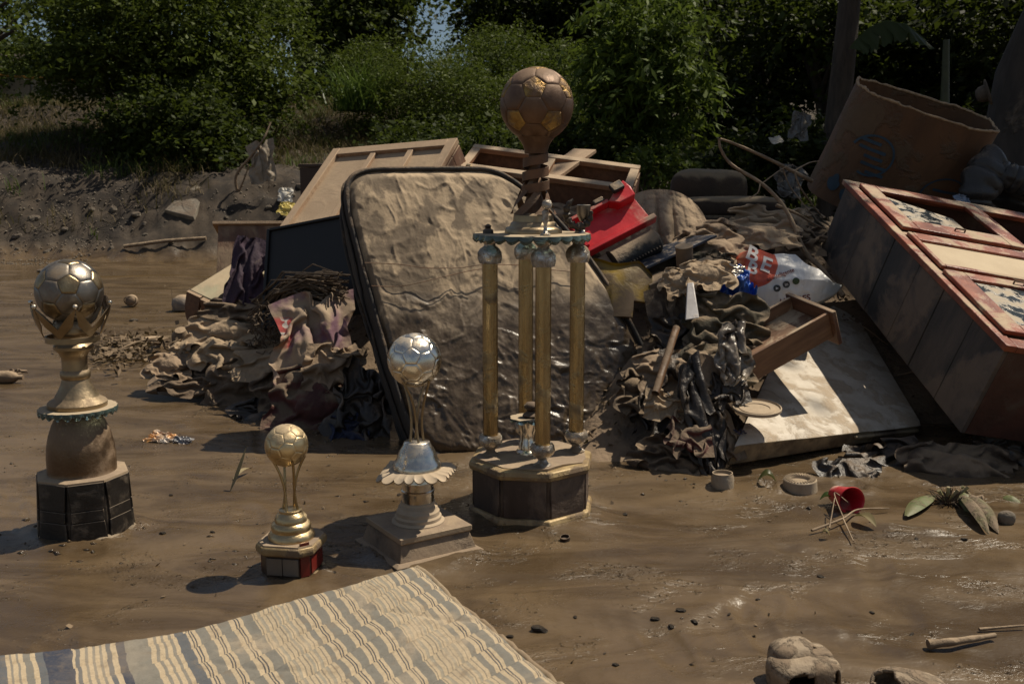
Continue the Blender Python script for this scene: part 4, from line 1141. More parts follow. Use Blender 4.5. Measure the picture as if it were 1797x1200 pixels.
# ------------------------------------------------------------------ a small cloth solver: sheets dropped on lumps until they lie crumpled
def settle(init, lumps, steps=90, n=38, iters=9, bend=.25, pin=None, thick=.034, squeeze=None, grav=.25, n_anchor=5):
    g_ = np.linspace(-.5, .5, n)
    U_, V_ = np.meshgrid(g_, g_, indexing='ij')
    P = np.stack(np.broadcast_arrays(*[np.asarray(c, float) for c in init(U_, V_)]), -1).astype(np.float64)
    O = P.copy(); d0 = 1.0 / (n - 1); dt = 1 / 45
    fixed = pin(U_, V_) if pin is not None else None
    S = slice
    fam = []
    for (di, dj), k, st in (((1, 0), 1, 1.0), ((0, 1), 1, 1.0), ((1, 1), 1, .6), ((1, -1), 1, .6), ((2, 0), 1, bend), ((0, 2), 1, bend), ((4, 0), 1, bend * .5), ((0, 4), 1, bend * .5)):
        a_ = (S(0, n - di), S(max(0, -dj), n - max(0, dj))); b_ = (S(di, n), S(max(0, dj), n - max(0, -dj)))
        fam.append((a_, b_, d0 * math.hypot(di, dj), st, abs(di) + abs(dj) > 1 and (di == 0 or dj == 0)))
    cnt = np.full((n, n, 1), 1.0)
    for a_, b_, L, st, _ in fam:
        cnt[a_] += st; cnt[b_] += st
    idx = np.arange(n * n); ii, jj = idx // n, idx % n
    P0 = P.copy()
    if squeeze is not None:
        ra_ = np.random.default_rng(int(squeeze[0] * 1000) + n_anchor)
        m_ = n_anchor; gi_, gj_ = np.meshgrid(np.arange(m_), np.arange(m_), indexing='ij')
        ai = np.clip(((gi_ + .5 + ra_.uniform(-.42, .42, gi_.shape)) / m_ * n).astype(int), 0, n - 1).ravel()
        aj = np.clip(((gj_ + .5 + ra_.uniform(-.42, .42, gi_.shape)) / m_ * n).astype(int), 0, n - 1).ravel()
        ajit = ra_.normal(0, .03, (len(ai), 3)); ajit[:, 2] = np.abs(ajit[:, 2])
    for t in range(steps):
        vel = (P - O) * .985
        O = P.copy()
        P = P + vel; P[..., 2] -= 9.8 * dt * dt * grav
        if squeeze is not None:                                # scattered points are dragged together, the cloth between them buckles into folds
            k_ = min(1, t / (steps * .7))
            goal = P0[ai, aj] * (1 + (np.array([squeeze[0] * 2, squeeze[1] * 2, 1]) - 1) * k_) + ajit * k_
        for it in range(iters):
            C = np.zeros_like(P)
            for a_, b_, L, st, bd in fam:
                e = P[b_] - P[a_]; l = np.sqrt((e * e).sum(-1, keepdims=True)) + 1e-9
                f = (l - L) / l * st
                if bd:
                    f = np.minimum(f, 0)
                e = e * (f * .5)
                C[a_] += e; C[b_] -= e
            P = P + C * (2.6 / cnt)
            for c, r in lumps:
                q = (P - np.array(c)) / np.array(r); l = np.sqrt((q * q).sum(-1, keepdims=True)) + 1e-9
                ins = l < 1
                P = np.where(ins, np.array(c) + q / l * np.array(r), P)
                O = np.where(ins, O * .4 + P * .6, O)
            low = P[..., 2:3] < 0
            O = np.where(low, O * .4 + P * .6, O)
            P[..., 2] = np.maximum(P[..., 2], 0)
            if squeeze is not None:
                P[ai, aj] += (goal - P[ai, aj]) * np.array([.6, .6, .25])
            if fixed is not None:
                P[fixed] = P0[fixed]
        if t % 3 == 2:
            X = P.reshape(-1, 3).astype(np.float32)
            G2 = (X * X).sum(1)
            D = G2[:, None] + G2[None] - 2 * X @ X.T
            a_, b_ = np.nonzero(D < thick * thick)
            k = (a_ < b_) & (np.maximum(np.abs(ii[a_] - ii[b_]), np.abs(jj[a_] - jj[b_])) > 1)
            a_, b_ = a_[k], b_[k]
            if len(a_):
                e = P.reshape(-1, 3)[b_] - P.reshape(-1, 3)[a_]; l = np.sqrt((e * e).sum(1, keepdims=True)) + 1e-6
                e = e / l * (thick - l) * .45
                M = np.zeros((n * n, 3)); cn = np.ones((n * n, 1))
                np.add.at(M, a_, -e); np.add.at(M, b_, e); np.add.at(cn, a_, 1); np.add.at(cn, b_, 1)
                M = (M / np.sqrt(cn)).reshape(n, n, 3); P = P + M; O = O + M * .9
    return P
def _wav(seed, a):
    r = random.Random(seed); ks = [(r.uniform(4, 14), r.uniform(4, 14), r.uniform(0, 6)) for _ in range(4)]
    return lambda u, v: sum(a * np.sin(p * u + q * v + c) for p, q, c in ks)
def _up(P):                                                   # cubic refinement along both directions
    for ax_ in (0, 1):
        P = np.swapaxes(P, 0, ax_)
        E_ = np.concatenate([2 * P[:1] - P[1:2], P, 2 * P[-1:] - P[-2:-1]])
        mid_ = (-E_[:-3] + 9 * E_[1:-2] + 9 * E_[2:-1] - E_[3:]) / 16
        o_ = np.empty((2 * len(P) - 1,) + P.shape[1:]); o_[::2] = P; o_[1::2] = mid_
        P = np.swapaxes(o_, 0, ax_)
    return P
_sh = lambda seed, a, k=1.0: (lambda f: (lambda u, v: (u, v, .06 + f(u * k, v * k))))(_wav(seed, a))
CLOTHS = {}
for key_, init_, lumps_, kw_ in (
        ('a', _sh(1, .014), [((.2, .1, 0), (.14, .12, .10)), ((-.2, -.1, 0), (.12, .1, .08))], dict(squeeze=(.40, .24), bend=.25)),
        ('b', _sh(2, .016), [((-.1, 0, 0), (.15, .12, .13))], dict(squeeze=(.30, .28), bend=.2, n_anchor=6)),
        ('c', _sh(3, .016, .7), [((.1, 0, 0), (.1, .1, .1)), ((-.15, .1, 0), (.1, .1, .1))], dict(squeeze=(.34, .20), bend=.4, n_anchor=4)),
        ('d', _sh(4, .012), [((0, 0, 0), (.24, .2, .17)), ((.3, -.2, 0), (.12, .1, .10)), ((-.25, .22, 0), (.12, .14, .09))], dict(squeeze=(.40, .33), bend=.3)),
        ('f', _sh(6, .014, 1.3), [((0, 0, 0), (.2, .2, .06))], dict(squeeze=(.40, .35), bend=.1, n_anchor=7)),
        ('g', _sh(9, .012, .8), [((.1, .1, 0), (.12, .2, .08)), ((-.15, -.2, 0), (.1, .2, .07))], dict(squeeze=(.27, .47), bend=.3, n_anchor=4)),
        ('h', _sh(8, .016), [((0, -.05, 0), (.10, .3, .12))], dict(squeeze=(.15, .40), bend=.35))):
    q_ = settle(init_, lumps_, **kw_)
    q_[1:-1, 1:-1] = .5 * q_[1:-1, 1:-1] + .125 * (q_[:-2, 1:-1] + q_[2:, 1:-1] + q_[1:-1, :-2] + q_[1:-1, 2:])
    q_ = _up(q_); lo_, hi_ = q_.min((0, 1)), q_.max((0, 1))
    CLOTHS[key_] = (q_ - (lo_ + hi_) / 2 * np.array([1, 1, 0]) - np.array([0, 0, lo_[2]]), (hi_ - lo_))
# ------------------------------------------------------------------ rags, sacks and plastic in the heap
def cloth_mat(name, c1, c2=None, mud=.45, mudc=MUD_MID, rough=.85, weave=True, wet=False, scale=7):
    return mat(name, c1, c2 or tuple(k * .55 for k in c1), scale=scale, rough=.42 if wet else rough, bump=.0025, bscale=70, mud=mud, mudc=mudc, mscale=6, up=.22, mudr=.5 if wet else .9)
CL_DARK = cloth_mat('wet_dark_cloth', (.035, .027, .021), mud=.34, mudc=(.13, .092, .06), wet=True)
CL_BROWN = cloth_mat('brown_cloth', (.10, .070, .047), mud=.42, mudc=(.22, .158, .10))
CL_TAN = cloth_mat('tan_cloth', (.38, .285, .185), (.26, .19, .12), mud=.40, mudc=(.36, .265, .17))
CL_OLIVE = cloth_mat('olive_cloth', (.085, .070, .042), mud=.36, mudc=(.24, .175, .11))
CL_PURPLE = cloth_mat('purple_cloth', (.055, .028, .050), (.028, .016, .028), mud=.26, mudc=(.13, .095, .065))
CL_MAROON = cloth_mat('maroon_cloth', (.12, .035, .032), (.06, .022, .02), mud=.42, mudc=(.16, .115, .075))
CL_BLUE = cloth_mat('navy_cloth', (.025, .032, .075), (.012, .016, .035), mud=.26, mudc=(.11, .08, .055))
CL_TOWEL = cloth_mat('brown_towel', (.12, .085, .055), (.07, .05, .033), mud=.42, mudc=(.17, .12, .078))
CL_SHEET = cloth_mat('muddy_sheet', (.33, .245, .165), (.24, .17, .11), mud=.45, mudc=(.38, .28, .18))
CL_SACK = cloth_mat('mud_sack', (.24, .175, .115), (.16, .112, .072), mud=.45, mudc=(.30, .215, .14), wet=False)

def lump(name, label, cat, mat_, px, py, wpx, hpx, Y, h=None, slope=45, group=None, roll=0, yaw=0, seed=1, k=None, fill=1.25, thick=1.0, **_u):
    """a crumpled cloth laid on a slope; width and height as measured in the photo"""
    C = W(px, py, Y); s = pm(Y, C.z)
    a = wpx * s; b = hpx * s / max(.5, math.sin(math.radians(slope + 12)))
    rn = random.Random(seed)
    k = k or 'abcdfgh'[seed % 7]
    P, ext = CLOTHS[k]
    ang = math.radians(rn.choice((0, 180)) + rn.uniform(-25, 25) + roll)
    c_, s_ = math.cos(ang), math.sin(ang)
    x_ = P[..., 0] * c_ - P[..., 1] * s_; y_ = P[..., 0] * s_ + P[..., 1] * c_
    fx = a * fill / (x_.max() - x_.min()); fy = b * fill / (y_.max() - y_.min())
    fz = min(fx, fy) * thick if h is None else h * 2 / P[..., 2].max()
    if rn.random() < .5 :
        x_ = -x_
    L = np.stack([x_ * fx, y_ * fy, P[..., 2] * fz - .25 * P[..., 2].max() * fz], -1)
    L = L + .012 * min(a, b) * np.stack([fbm(L / min(a, b) * 9, 2, seed), fbm(L / min(a, b) * 9 + 5, 2, seed + 1), fbm(L / min(a, b) * 9 + 9, 2, seed + 2)], -1)
    sl = math.radians(slope)
    Q = np.array(Matrix.Rotation(math.radians(yaw), 3, 'Z') @ Matrix(((1, 0, 0), (0, math.cos(sl), -math.sin(sl)), (0, math.sin(sl), math.cos(sl)))))
    L = L @ Q.T + np.array(C)
    n_ = L.shape[0]
    o = npmesh(name, L, gridq(n_, n_), mat_)
    return tag(o, label, cat, group)
def dome_cloth(name, label, cat, mat_, px, py, wpx, hpx, Y, n_folds=13, seed=1, group=None, peak=(.12, .9)):
    """a cloth pulled over a hoop, folds fanning down from a peak"""
    C = W(px, py, Y); s = pm(Y, C.z); a = wpx / 2 * s; b = hpx * s
    t_ = np.linspace(-1, 1, 150); r_ = np.linspace(0, 1, 60)
    T2, R2 = np.meshgrid(t_, r_, indexing='ij')
    rim = np.sqrt(np.clip(1 - np.abs(T2) ** 2.3, 0, 1))
    fold = (2 * np.abs(np.sin(T2 * n_folds + 2.2 * fbm(xyz(T2 * 3, R2 * .6, seed), 2, seed))) ** .7 - 1) * (.3 + .7 * sstep(-.3, .3, fbm(xyz(T2 * 2.2 + 4, 0, seed), 2, seed + 3)))
    x_ = T2 * a * (1 - .12 * (1 - R2)) + (1 - R2) * 0
    zz_ = b * rim * (1 - R2 * .98)
    yy_ = -.5 * a * np.sin(R2 * math.pi / 2) ** 1.2 * rim - (.034 * fold * np.sin(np.clip(R2 * 1.4, 0, 1) * math.pi * .5)) - .06 * R2 + .010 * fbm(xyz(T2 * 9, R2 * 7, 0), 3, seed + 5, .5, True)
    P = np.stack([x_, yy_, zz_ - b * .5], -1) + np.array(C)
    return tag(npmesh(name, P, gridq(150, 60), mat_), label, cat, group)

R_ = 'rags and clothes in the debris pile'
lump('rag', 'wet dark rag heap with shiny folds below the bucket lid', 'rag', CL_DARK, 1215, 690, 140, 140, 3.55, seed=3, k='b', group=R_, slope=55, fdir=70, ffreq=1.2, fold=1.5)
lump('trousers', 'dark wet trouser leg hanging down beside the white panel', 'trousers', CL_DARK, 1232, 735, 66, 190, 3.37, seed=5, k='h', group=R_, slope=62, fdir=20, roll=8, ffreq=1.1, fold=1.2)
lump('rag', 'crumpled muddy rag lying on the mud at the foot of the dark rags', 'rag', CL_BROWN, 1180, 802, 140, 56, 3.36, seed=7, k='a', group=R_, slope=25, fold=1.6, ffreq=1.4)
lump('rag', 'black wet cloth squeezed between the mattress corner and the rags', 'rag', CL_DARK, 1150, 730, 80, 110, 3.62, seed=6, k='b', group=R_, slope=50)
lump('towel', 'rolled reddish-brown towel low down in the dark rags', 'towel', CL_MAROON, 1208, 765, 70, 60, 3.32, seed=8, k='c', group=R_, slope=40)
lump('rag', 'pale knotted rag poking out among the dark rags by the mattress', 'rag', CL_TAN, 1165, 710, 62, 48, 3.42, seed=9, k='c', group=R_, slope=50)
lump('rag', 'black cloth mass in the hollow under the tan flaps', 'rag', CL_DARK, 1222, 605, 150, 130, 3.78, seed=11, k='b', group=R_, slope=50, fdir=95, fold=1.3)
lump('rag', 'long dark brown cloth hanging beside the yellow plastic', 'rag', CL_BROWN, 1166, 590, 70, 150, 3.84, seed=12, k='g', group=R_, slope=60, fdir=5)
lump('rag', 'dark olive cloth with a pale folded edge under the blue bag', 'rag', CL_OLIVE, 1275, 560, 130, 95, 3.80, seed=13, k='a', group=R_, slope=50, fdir=30, fold=1.3)
lump('rag', 'tan mud-stiff flap folded over the white strip', 'rag', CL_TAN, 1245, 480, 80, 52, 3.92, seed=14, k='d', group=R_, slope=35, fold=1.1, ffreq=.8, outline=.5)
lump('rag', 'small tan rag peak left of the white strip', 'rag', CL_TAN, 1195, 495, 70, 50, 3.93, seed=15, k='d', group=R_, slope=40, outline=.5, fold=1.3)
lump('sheet', 'brown mud-soaked sheet bulging beside the standing mattress', 'sheet', CL_SACK, 1112, 600, 80, 110, 4.22, seed=16, k='d', group=R_, slope=55, fdir=60, fold=.8)
lump('rag', 'torn muddy cloth behind the drawer and the dark rags', 'rag', CL_BROWN, 1270, 615, 110, 90, 3.72, seed=17, k='a', group=R_, slope=45)
lump('rag', 'wet brown cloth bunched beside the bucket lid', 'rag', CL_DARK, 1278, 680, 60, 70, 3.45, seed=18, k='c', group=R_, slope=50, fold=1.4)
dome_cloth('sheet', 'pale muddy sheet draped over a round frame behind the red toy', 'sheet', CL_SHEET, 1155, 392, 225, 118, 4.72, group=R_, seed=20)
lump('sheet', 'tan sheet lying right of the glass plate behind the wreath', 'sheet', CL_SHEET, 1005, 385, 120, 70, 4.85, seed=21, k='a', group=R_, slope=40, fdir=40)
lump('sheet', 'crumpled tan sheet in front of the brown armchair', 'sheet', CL_TAN, 1350, 385, 130, 50, 4.85, seed=22, k='a', group=R_, slope=30, fold=1.2)
lump('rag', 'dark tangled cloth below the branches', 'rag', CL_BROWN, 1400, 415, 110, 60, 4.75, seed=23, k='b', group=R_, slope=35, fold=1.6)
lump('rag', 'muddy tangle of cloth against the side of the wardrobe', 'rag', CL_OLIVE, 1440, 400, 60, 80, 4.95, seed=24, k='c', group=R_, slope=40, fold=1.5)
lump('rag', 'brown cloth spread between the navy board and the bag', 'rag', CL_SACK, 1255, 435, 120, 60, 4.45, seed=25, k='d', group=R_, slope=35)
lump('rag', 'olive brown cloth crumpled behind the tan flap', 'rag', CL_OLIVE, 1252, 462, 70, 44, 4.28, seed=26, k='b', group=R_, slope=40, fold=1.4)
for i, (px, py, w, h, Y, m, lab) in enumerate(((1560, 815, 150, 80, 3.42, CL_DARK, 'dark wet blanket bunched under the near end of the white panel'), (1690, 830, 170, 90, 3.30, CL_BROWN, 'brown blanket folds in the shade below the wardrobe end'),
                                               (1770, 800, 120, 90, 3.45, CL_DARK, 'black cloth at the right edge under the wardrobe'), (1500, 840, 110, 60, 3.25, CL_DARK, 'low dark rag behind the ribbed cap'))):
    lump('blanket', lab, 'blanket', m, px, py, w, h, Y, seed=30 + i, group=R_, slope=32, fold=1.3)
# left of the mattress
lump('flag', 'muddy red and purple banner cloth with white figures beside the mattress', 'banner', None or CL_MAROON, 545, 590, 130, 140, 4.18, seed=40, k='g', group=R_, slope=55, fdir=55, fold=1.0, ffreq=.8)
lump('rag', 'tan cloth folds over the left end of the heap', 'rag', CL_TAN, 440, 625, 130, 55, 4.50, seed=41, k='c', group=R_, slope=35, fdir=110, fold=1.2)
lump('rag', 'crumpled tan shirt among rags at the left end of the heap', 'shirt', CL_TAN, 375, 610, 100, 60, 4.62, seed=42, k='d', group=R_, slope=35, fold=1.4, ffreq=1.2)
lump('towel', 'brown towel rolled at the mud edge of the left heap', 'towel', CL_TOWEL, 340, 672, 130, 44, 4.48, seed=43, k='a', group=R_, slope=30, fdir=90)
lump('towel', 'dark brown towel in the shade left of the standing mattress', 'towel', CL_TOWEL, 430, 670, 120, 70, 4.40, seed=44, k='d', group=R_, slope=45)
lump('rag', 'ochre cloth twisted between the banner and the mattress edge', 'rag', CL_SACK, 585, 640, 90, 70, 4.02, seed=45, k='c', group=R_, slope=50, fdir=35)
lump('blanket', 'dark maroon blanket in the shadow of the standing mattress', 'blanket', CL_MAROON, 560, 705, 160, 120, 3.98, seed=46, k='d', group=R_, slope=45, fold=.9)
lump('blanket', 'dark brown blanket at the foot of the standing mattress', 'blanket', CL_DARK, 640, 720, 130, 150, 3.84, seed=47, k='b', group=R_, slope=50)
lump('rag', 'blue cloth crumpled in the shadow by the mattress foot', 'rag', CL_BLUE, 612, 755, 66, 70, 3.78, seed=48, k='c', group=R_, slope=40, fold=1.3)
lump('coat', 'dark purple coat stuffed beside the black panel', 'coat', CL_PURPLE, 438, 478, 66, 110, 4.85, seed=49, k='g', group=R_, slope=60, fdir=10)
lump('rag', 'brown muddy cloth roll in front of the tipped bench', 'rag', CL_BROWN, 430, 540, 130, 50, 4.75, seed=50, k='c', group=R_, slope=40)
lump('rag', 'flat pale rag beside the white tub on the mud', 'rag', CL_TAN, 330, 610, 60, 36, 4.75, seed=51, k='d', group=R_, slope=25)

# further soaked pieces between the larger ones
for i, (m_, px, py, w_, h_, Y, k_, sl_, nm, lab) in enumerate((
        (CL_BROWN, 1140, 690, 90, 60, 3.66, 'a', 40, 'shirt', 'brown shirt spread flat low beside the mattress corner'), (CL_SACK, 1190, 650, 110, 60, 3.60, 'd', 45, 'sheet', 'dull brown sheet draped across the middle of the dark rags'),
        (CL_OLIVE, 1262, 640, 90, 60, 3.58, 'd', 45, 'shirt', 'olive shirt pressed flat left of the drawer'), (CL_TAN, 1215, 720, 54, 40, 3.42, 'd', 50, 'rag', 'tan rag caught in the middle of the dark trousers'),
        (CL_BROWN, 1262, 770, 60, 70, 3.36, 'g', 55, 'rag', 'brown cloth hanging beside the corner of the white panel'), (CL_DARK, 1120, 780, 90, 50, 3.55, 'a', 30, 'blanket', 'black blanket edge on the mud by the mattress corner'),
        (CL_SHEET, 1330, 410, 120, 44, 4.62, 'd', 30, 'sheet', 'pale sheet spread below the branches'), (CL_SACK, 1230, 405, 90, 40, 4.60, 'a', 32, 'rag', 'brown rag on the slope right of the draped round sheet'),
        (CL_BROWN, 1060, 480, 90, 60, 4.30, 'b', 45, 'rag', 'brown rag stuffed behind the yellow shell'), (CL_TAN, 480, 640, 110, 44, 4.34, 'g', 40, 'sheet', 'pale crumpled sheet below the banner cloth'),
        (CL_SHEET, 400, 580, 110, 50, 4.68, 'd', 40, 'sheet', 'muddy tan sheet draped in front of the tipped bench'), (CL_BROWN, 520, 680, 120, 70, 4.16, 'a', 42, 'blanket', 'brown blanket spread below the banner cloth'),
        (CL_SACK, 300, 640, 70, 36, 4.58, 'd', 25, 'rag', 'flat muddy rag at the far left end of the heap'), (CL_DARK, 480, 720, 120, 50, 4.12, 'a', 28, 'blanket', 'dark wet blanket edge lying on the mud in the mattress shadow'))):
    lump(nm, lab, nm, m_, px, py, w_, h_, Y, seed=90 + i, k=k_, slope=sl_, group=R_, thick=1.0, fill=1.45)

# banner colours: replace the plain cloth by a printed one
fl = next(o for o in COL.objects if o.name.startswith('flag'))
fmt, nt, b, out = new_mat('printed_banner')
tc = nd(nt, 'ShaderNodeTexCoord'); v = tc.outputs['Object']; s_ = nd(nt, 'ShaderNodeSeparateXYZ'); nt.links.new(v, s_.inputs[0])
base = mixc(nt, maprange(nt, noise_n(nt, v, 5, 5, .5), .42, .58), (.34, .25, .17), (.17, .085, .12))
redm = math_n(nt, 'MULTIPLY', maprange(nt, s_.outputs[0], -.07, -.09), math_n(nt, 'MULTIPLY', maprange(nt, s_.outputs[2], .13, .15), maprange(nt, s_.outputs[2], .27, .25)))
base = mixc(nt, redm, base, (.48, .085, .075))
wv = noise_n(nt, v, 13, 2, .5)
wl_ = math_n(nt, 'MULTIPLY', redm, math_n(nt, 'MULTIPLY', maprange(nt, wv, .46, .48), maprange(nt, wv, .54, .52)))
base = mixc(nt, wl_, base, (.62, .55, .48))
mudm = maprange(nt, noise_n(nt, v, 8, 8, .62), .50, .60, 0, .85)
base = mixc(nt, mudm, base, (.34, .255, .165))
nt.links.new(base, b.inputs['Base Color']); b.inputs['Roughness'].default_value = .8
bump_n(nt, b, noise_n(nt, v, 60, 5, .6), .003, .7)
fl.data.materials[0] = fmt

# ------------------------------------------------------------------ lettering that lies on curved things
def text_on(parent, txt, size, place, m, name='lettering', rot=0, bold=.0, align='CENTER'):
    cu = bpy.data.curves.new('txt', 'FONT'); cu.body = txt; cu.size = size; cu.align_x = align; cu.align_y = 'CENTER'; cu.offset = bold; cu.resolution_u = 4
    o = bpy.data.objects.new('txt', cu); COL.objects.link(o)
    dg = bpy.context.evaluated_depsgraph_get()
    me = bpy.data.meshes.new_from_object(o.evaluated_get(dg))
    bpy.data.objects.remove(o); bpy.data.curves.remove(cu)
    bm = bmesh.new(); bm.from_mesh(me)
    bmesh.ops.triangulate(bm, faces=bm.faces)
    for _ in range(2):
        es = [e for e in bm.edges if e.calc_length() > size * .22]
        if es:
            bmesh.ops.subdivide_edges(bm, edges=es, cuts=1); bmesh.ops.triangulate(bm, faces=bm.faces)
    c, s = math.cos(math.radians(rot)), math.sin(math.radians(rot))
    for v in bm.verts:
        v.co = place(v.co.x * c - v.co.y * s, v.co.x * s + v.co.y * c)
    bm.to_mesh(me); bm.free(); me.name = name
    me.materials.clear(); me.materials.append(m)
    return link(name, me, parent)

# white plastic carrier bag with the orange-red print
bagC = W(1392, 497, 4.20)
bg = root('plastic_bag', 'white plastic bag printed with orange-red letters, in front of the wardrobe', 'bag', tuple(bagC))
bs = pm(4.2, bagC.z)
def bag_h(x, y):
    """front surface of the bag as a height towards the viewer; x,y in m about its middle"""
    x = np.asarray(x, float); y = np.asarray(y, float)
    return .10 - 1.1 * x ** 2 - .55 * np.clip(y - .0, 0, 1) ** 1.0 - .9 * y ** 2 + .010 * fbm(xyz(x * 11, y * 9, 0), 3, 80, .5, True) + .006 * np.sin((x * .6 + y) * 46 + 3 * fbm(xyz(x * 8, y * 8, 1), 2, 81)) * sstep(.0, .07, y)
_bx = np.linspace(-.45, .45, 181); _bg = bag_h(*np.meshgrid(_bx, _bx, indexing='ij'))
def bag_1(x, y):
    a_ = min(max((x + .45) / .005, 0), 179.9); c_ = min(max((y + .45) / .005, 0), 179.9); i, j = int(a_), int(c_); a_ -= i; c_ -= j
    return float((_bg[i, j] * (1 - c_) + _bg[i, j + 1] * c_) * (1 - a_) + (_bg[i + 1, j] * (1 - c_) + _bg[i + 1, j + 1] * c_) * a_)
def bag_pt(x, y, d=0.0):
    h = bag_1(x, y)
    return Vector((x, -(h + d), y + (h + d) * .25))
# outline measured from the photo
OL = [(1292, 500), (1297, 470), (1304, 445), (1316, 429), (1330, 431), (1347, 443), (1366, 441), (1392, 443), (1412, 466), (1432, 473), (1456, 500), (1478, 505), (1462, 525), (1432, 538), (1400, 545), (1372, 548), (1345, 560), (1322, 545)]
OLm = [((x - 1392) * bs, (497 - y) * bs) for x, y in OL]
def poly_r(th):
    best = 1e9
    d = (math.cos(th), math.sin(th))
    for i in range(len(OLm)):
        (x1, y1), (x2, y2) = OLm[i], OLm[(i + 1) % len(OLm)]
        den = d[0] * (y2 - y1) - d[1] * (x2 - x1)
        if abs(den) < 1e-9: continue
        tt = (x1 * (y2 - y1) - y1 * (x2 - x1)) / den; uu_ = (x1 * d[1] - y1 * d[0]) / den
        if tt > 0 and -1e-6 <= uu_ <= 1 + 1e-6: best = min(best, tt)
    return best
na, nr = 140, 46
rad = np.array([poly_r(a) for a in np.linspace(0, 2 * math.pi, na, endpoint=False)])
rr = np.linspace(0, 1, nr); Rr, Ti = np.meshgrid(rr, np.arange(na), indexing='ij')
Th = Ti / na * 2 * math.pi
x = Rr * rad[Ti] * np.cos(Th); y = Rr * rad[Ti] * np.sin(Th)
hh_ = bag_h(x, y) - .16 * np.clip((Rr - .9) / .1, 0, 1) ** 2
bm_, nt, b, out = new_mat('white_polythene')
tc = nd(nt, 'ShaderNodeTexCoord'); v = tc.outputs['Object']; s_ = nd(nt, 'ShaderNodeSeparateXYZ'); nt.links.new(v, s_.inputs[0])
# print: an orange-red disc round the upper left corner, grey transparent right end
dx = math_n(nt, 'SUBTRACT', s_.outputs[0], (1312 - 1392) * bs); dz = math_n(nt, 'SUBTRACT', s_.outputs[2], (497 - 457) * bs)
rd = math_n(nt, 'SQRT', math_n(nt, 'ADD', math_n(nt, 'MULTIPLY', dx, dx), math_n(nt, 'MULTIPLY', dz, dz)))
disc = maprange(nt, rd, .110, .107)
grey = maprange(nt, math_n(nt, 'ADD', s_.outputs[0], math_n(nt, 'MULTIPLY', s_.outputs[2], -.5)), .05, .16)
cb = mixc(nt, grey, (.78, .76, .72), (.30, .32, .32))
cb = mixc(nt, disc, cb, (.62, .10, .045))
cb = mixc(nt, maprange(nt, noise_n(nt, v, 18, 7, .62), .56, .72, 0, .6), cb, (.40, .32, .23))
nt.links.new(cb, b.inputs['Base Color']); b.inputs['Roughness'].default_value = .32
b.inputs['Subsurface Weight'].default_value = .15; b.inputs['Subsurface Radius'].default_value = (.02, .02, .02)
bump_n(nt, b, noise_n(nt, v, 30, 5, .55, (1, 1, .5), 1.0), .006, .6)
npmesh('bag_film', np.stack([x, -hh_, y + hh_ * .25], -1), gridq(nr, na, False, True), bm_, bg)
INKW = mat('white_print', (.75, .71, .66), (.66, .6, .54), rough=.4, mud=.18, bump=0)
INKR = mat('dark_red_print', (.22, .045, .035), rough=.5, mud=.15, bump=0)
INKG = mat('grey_print', (.055, .055, .05), rough=.5, mud=.1, bump=0)
def at(px, py, d=.004):
    ox, oy = (px - 1392) * bs, (497 - py) * bs
    def f(a_, b_):
        X_, Z_ = ox + a_, oy + b_
        # find y so that the point seen there lies at height Z_
        yv = Z_
        for _ in range(4):
            h = bag_1(X_, yv); yv = Z_ - h * .25
        return bag_pt(X_, yv, d)
    return f
text_on(bg, 'B', 34 * bs, at(1319, 447), INKW, rot=-28, bold=.0018)
text_on(bg, 'E', 34 * bs, at(1338, 464), INKW, rot=-22, bold=.0018)
text_on(bg, 'B', 28 * bs, at(1316, 470), INKW, rot=-24, bold=.0018)
text_on(bg, 'sa inteligente', 9.5 * bs, at(1359, 479), INKR, rot=20, bold=.0004)
text_on(bg, 'JAS  RES', 15 * bs, at(1385, 522), INKR, rot=10, bold=.0006)
def disc_on(px, py, r, m, name):
    f_ = at(px, py, .004); vs = [f_(0, 0)] + [f_(r * math.cos(a), r * math.sin(a)) for a in np.linspace(0, 2 * math.pi, 24, endpoint=False)]
    mb = MB(); mb.add(vs, [(0, 1 + i, 1 + (i + 1) % 24) for i in range(24)]); return mb.build(name, m, bg, smooth=None)
disc_on(1353, 502, 6 * bs, INKG, 'round_icon'); disc_on(1368, 495, 6 * bs, INKG, 'round_icon')
disc_on(1384, 489, 6 * bs, mat('green_print', (.06, .10, .035), rough=.5, mud=.1, bump=0), 'round_icon')
text_on(bg, 'in', 8 * bs, at(1368, 495, .006), INKW, rot=15, bold=.0003)
f_ = at(1353, 502, .006); MB().add([f_(-2 * bs, -2.4 * bs), f_(-2 * bs, 2.4 * bs), f_(2.6 * bs, 0)], [(0, 2, 1)]).build('play_mark', INKW, bg, smooth=None)

# blue bag, silver wrapper, clear bag
BLUEP = mat('blue_plastic', (.055, .17, .56), (.03, .09, .34), scale=9, rough=.3, bump=.002, bscale=40, mud=.30, mudc=(.34, .26, .17), mscale=9, up=.15)
lump('plastic_bag', 'crumpled bright blue plastic bag left of the orange-printed bag', 'bag', BLUEP, 1292, 506, 62, 64, 4.0, thick=.8, seed=61, k='d', slope=55, fold=1.5, ffreq=1.2, h=.07)
SILV = mat('silver_foil', (.62, .58, .52), (.42, .37, .31), scale=8, rough=.28, metal=.7, bump=.004, bscale=26, mud=.34, mudc=(.36, .27, .18), mscale=9, up=.1)
lump('foil_wrapper', 'silver lining of a packet folded over the blue bag', 'wrapper', SILV, 1275, 474, 56, 26, 3.97, seed=62, k='f', slope=40, fold=1.4)
CLEAR = mat('muddy_clear_bag', (.34, .29, .225), (.07, .055, .045), scale=9, rough=.16, bump=.008, bscale=22, mud=.30, mudc=(.26, .19, .125), mscale=9, up=.1, mudr=.4)
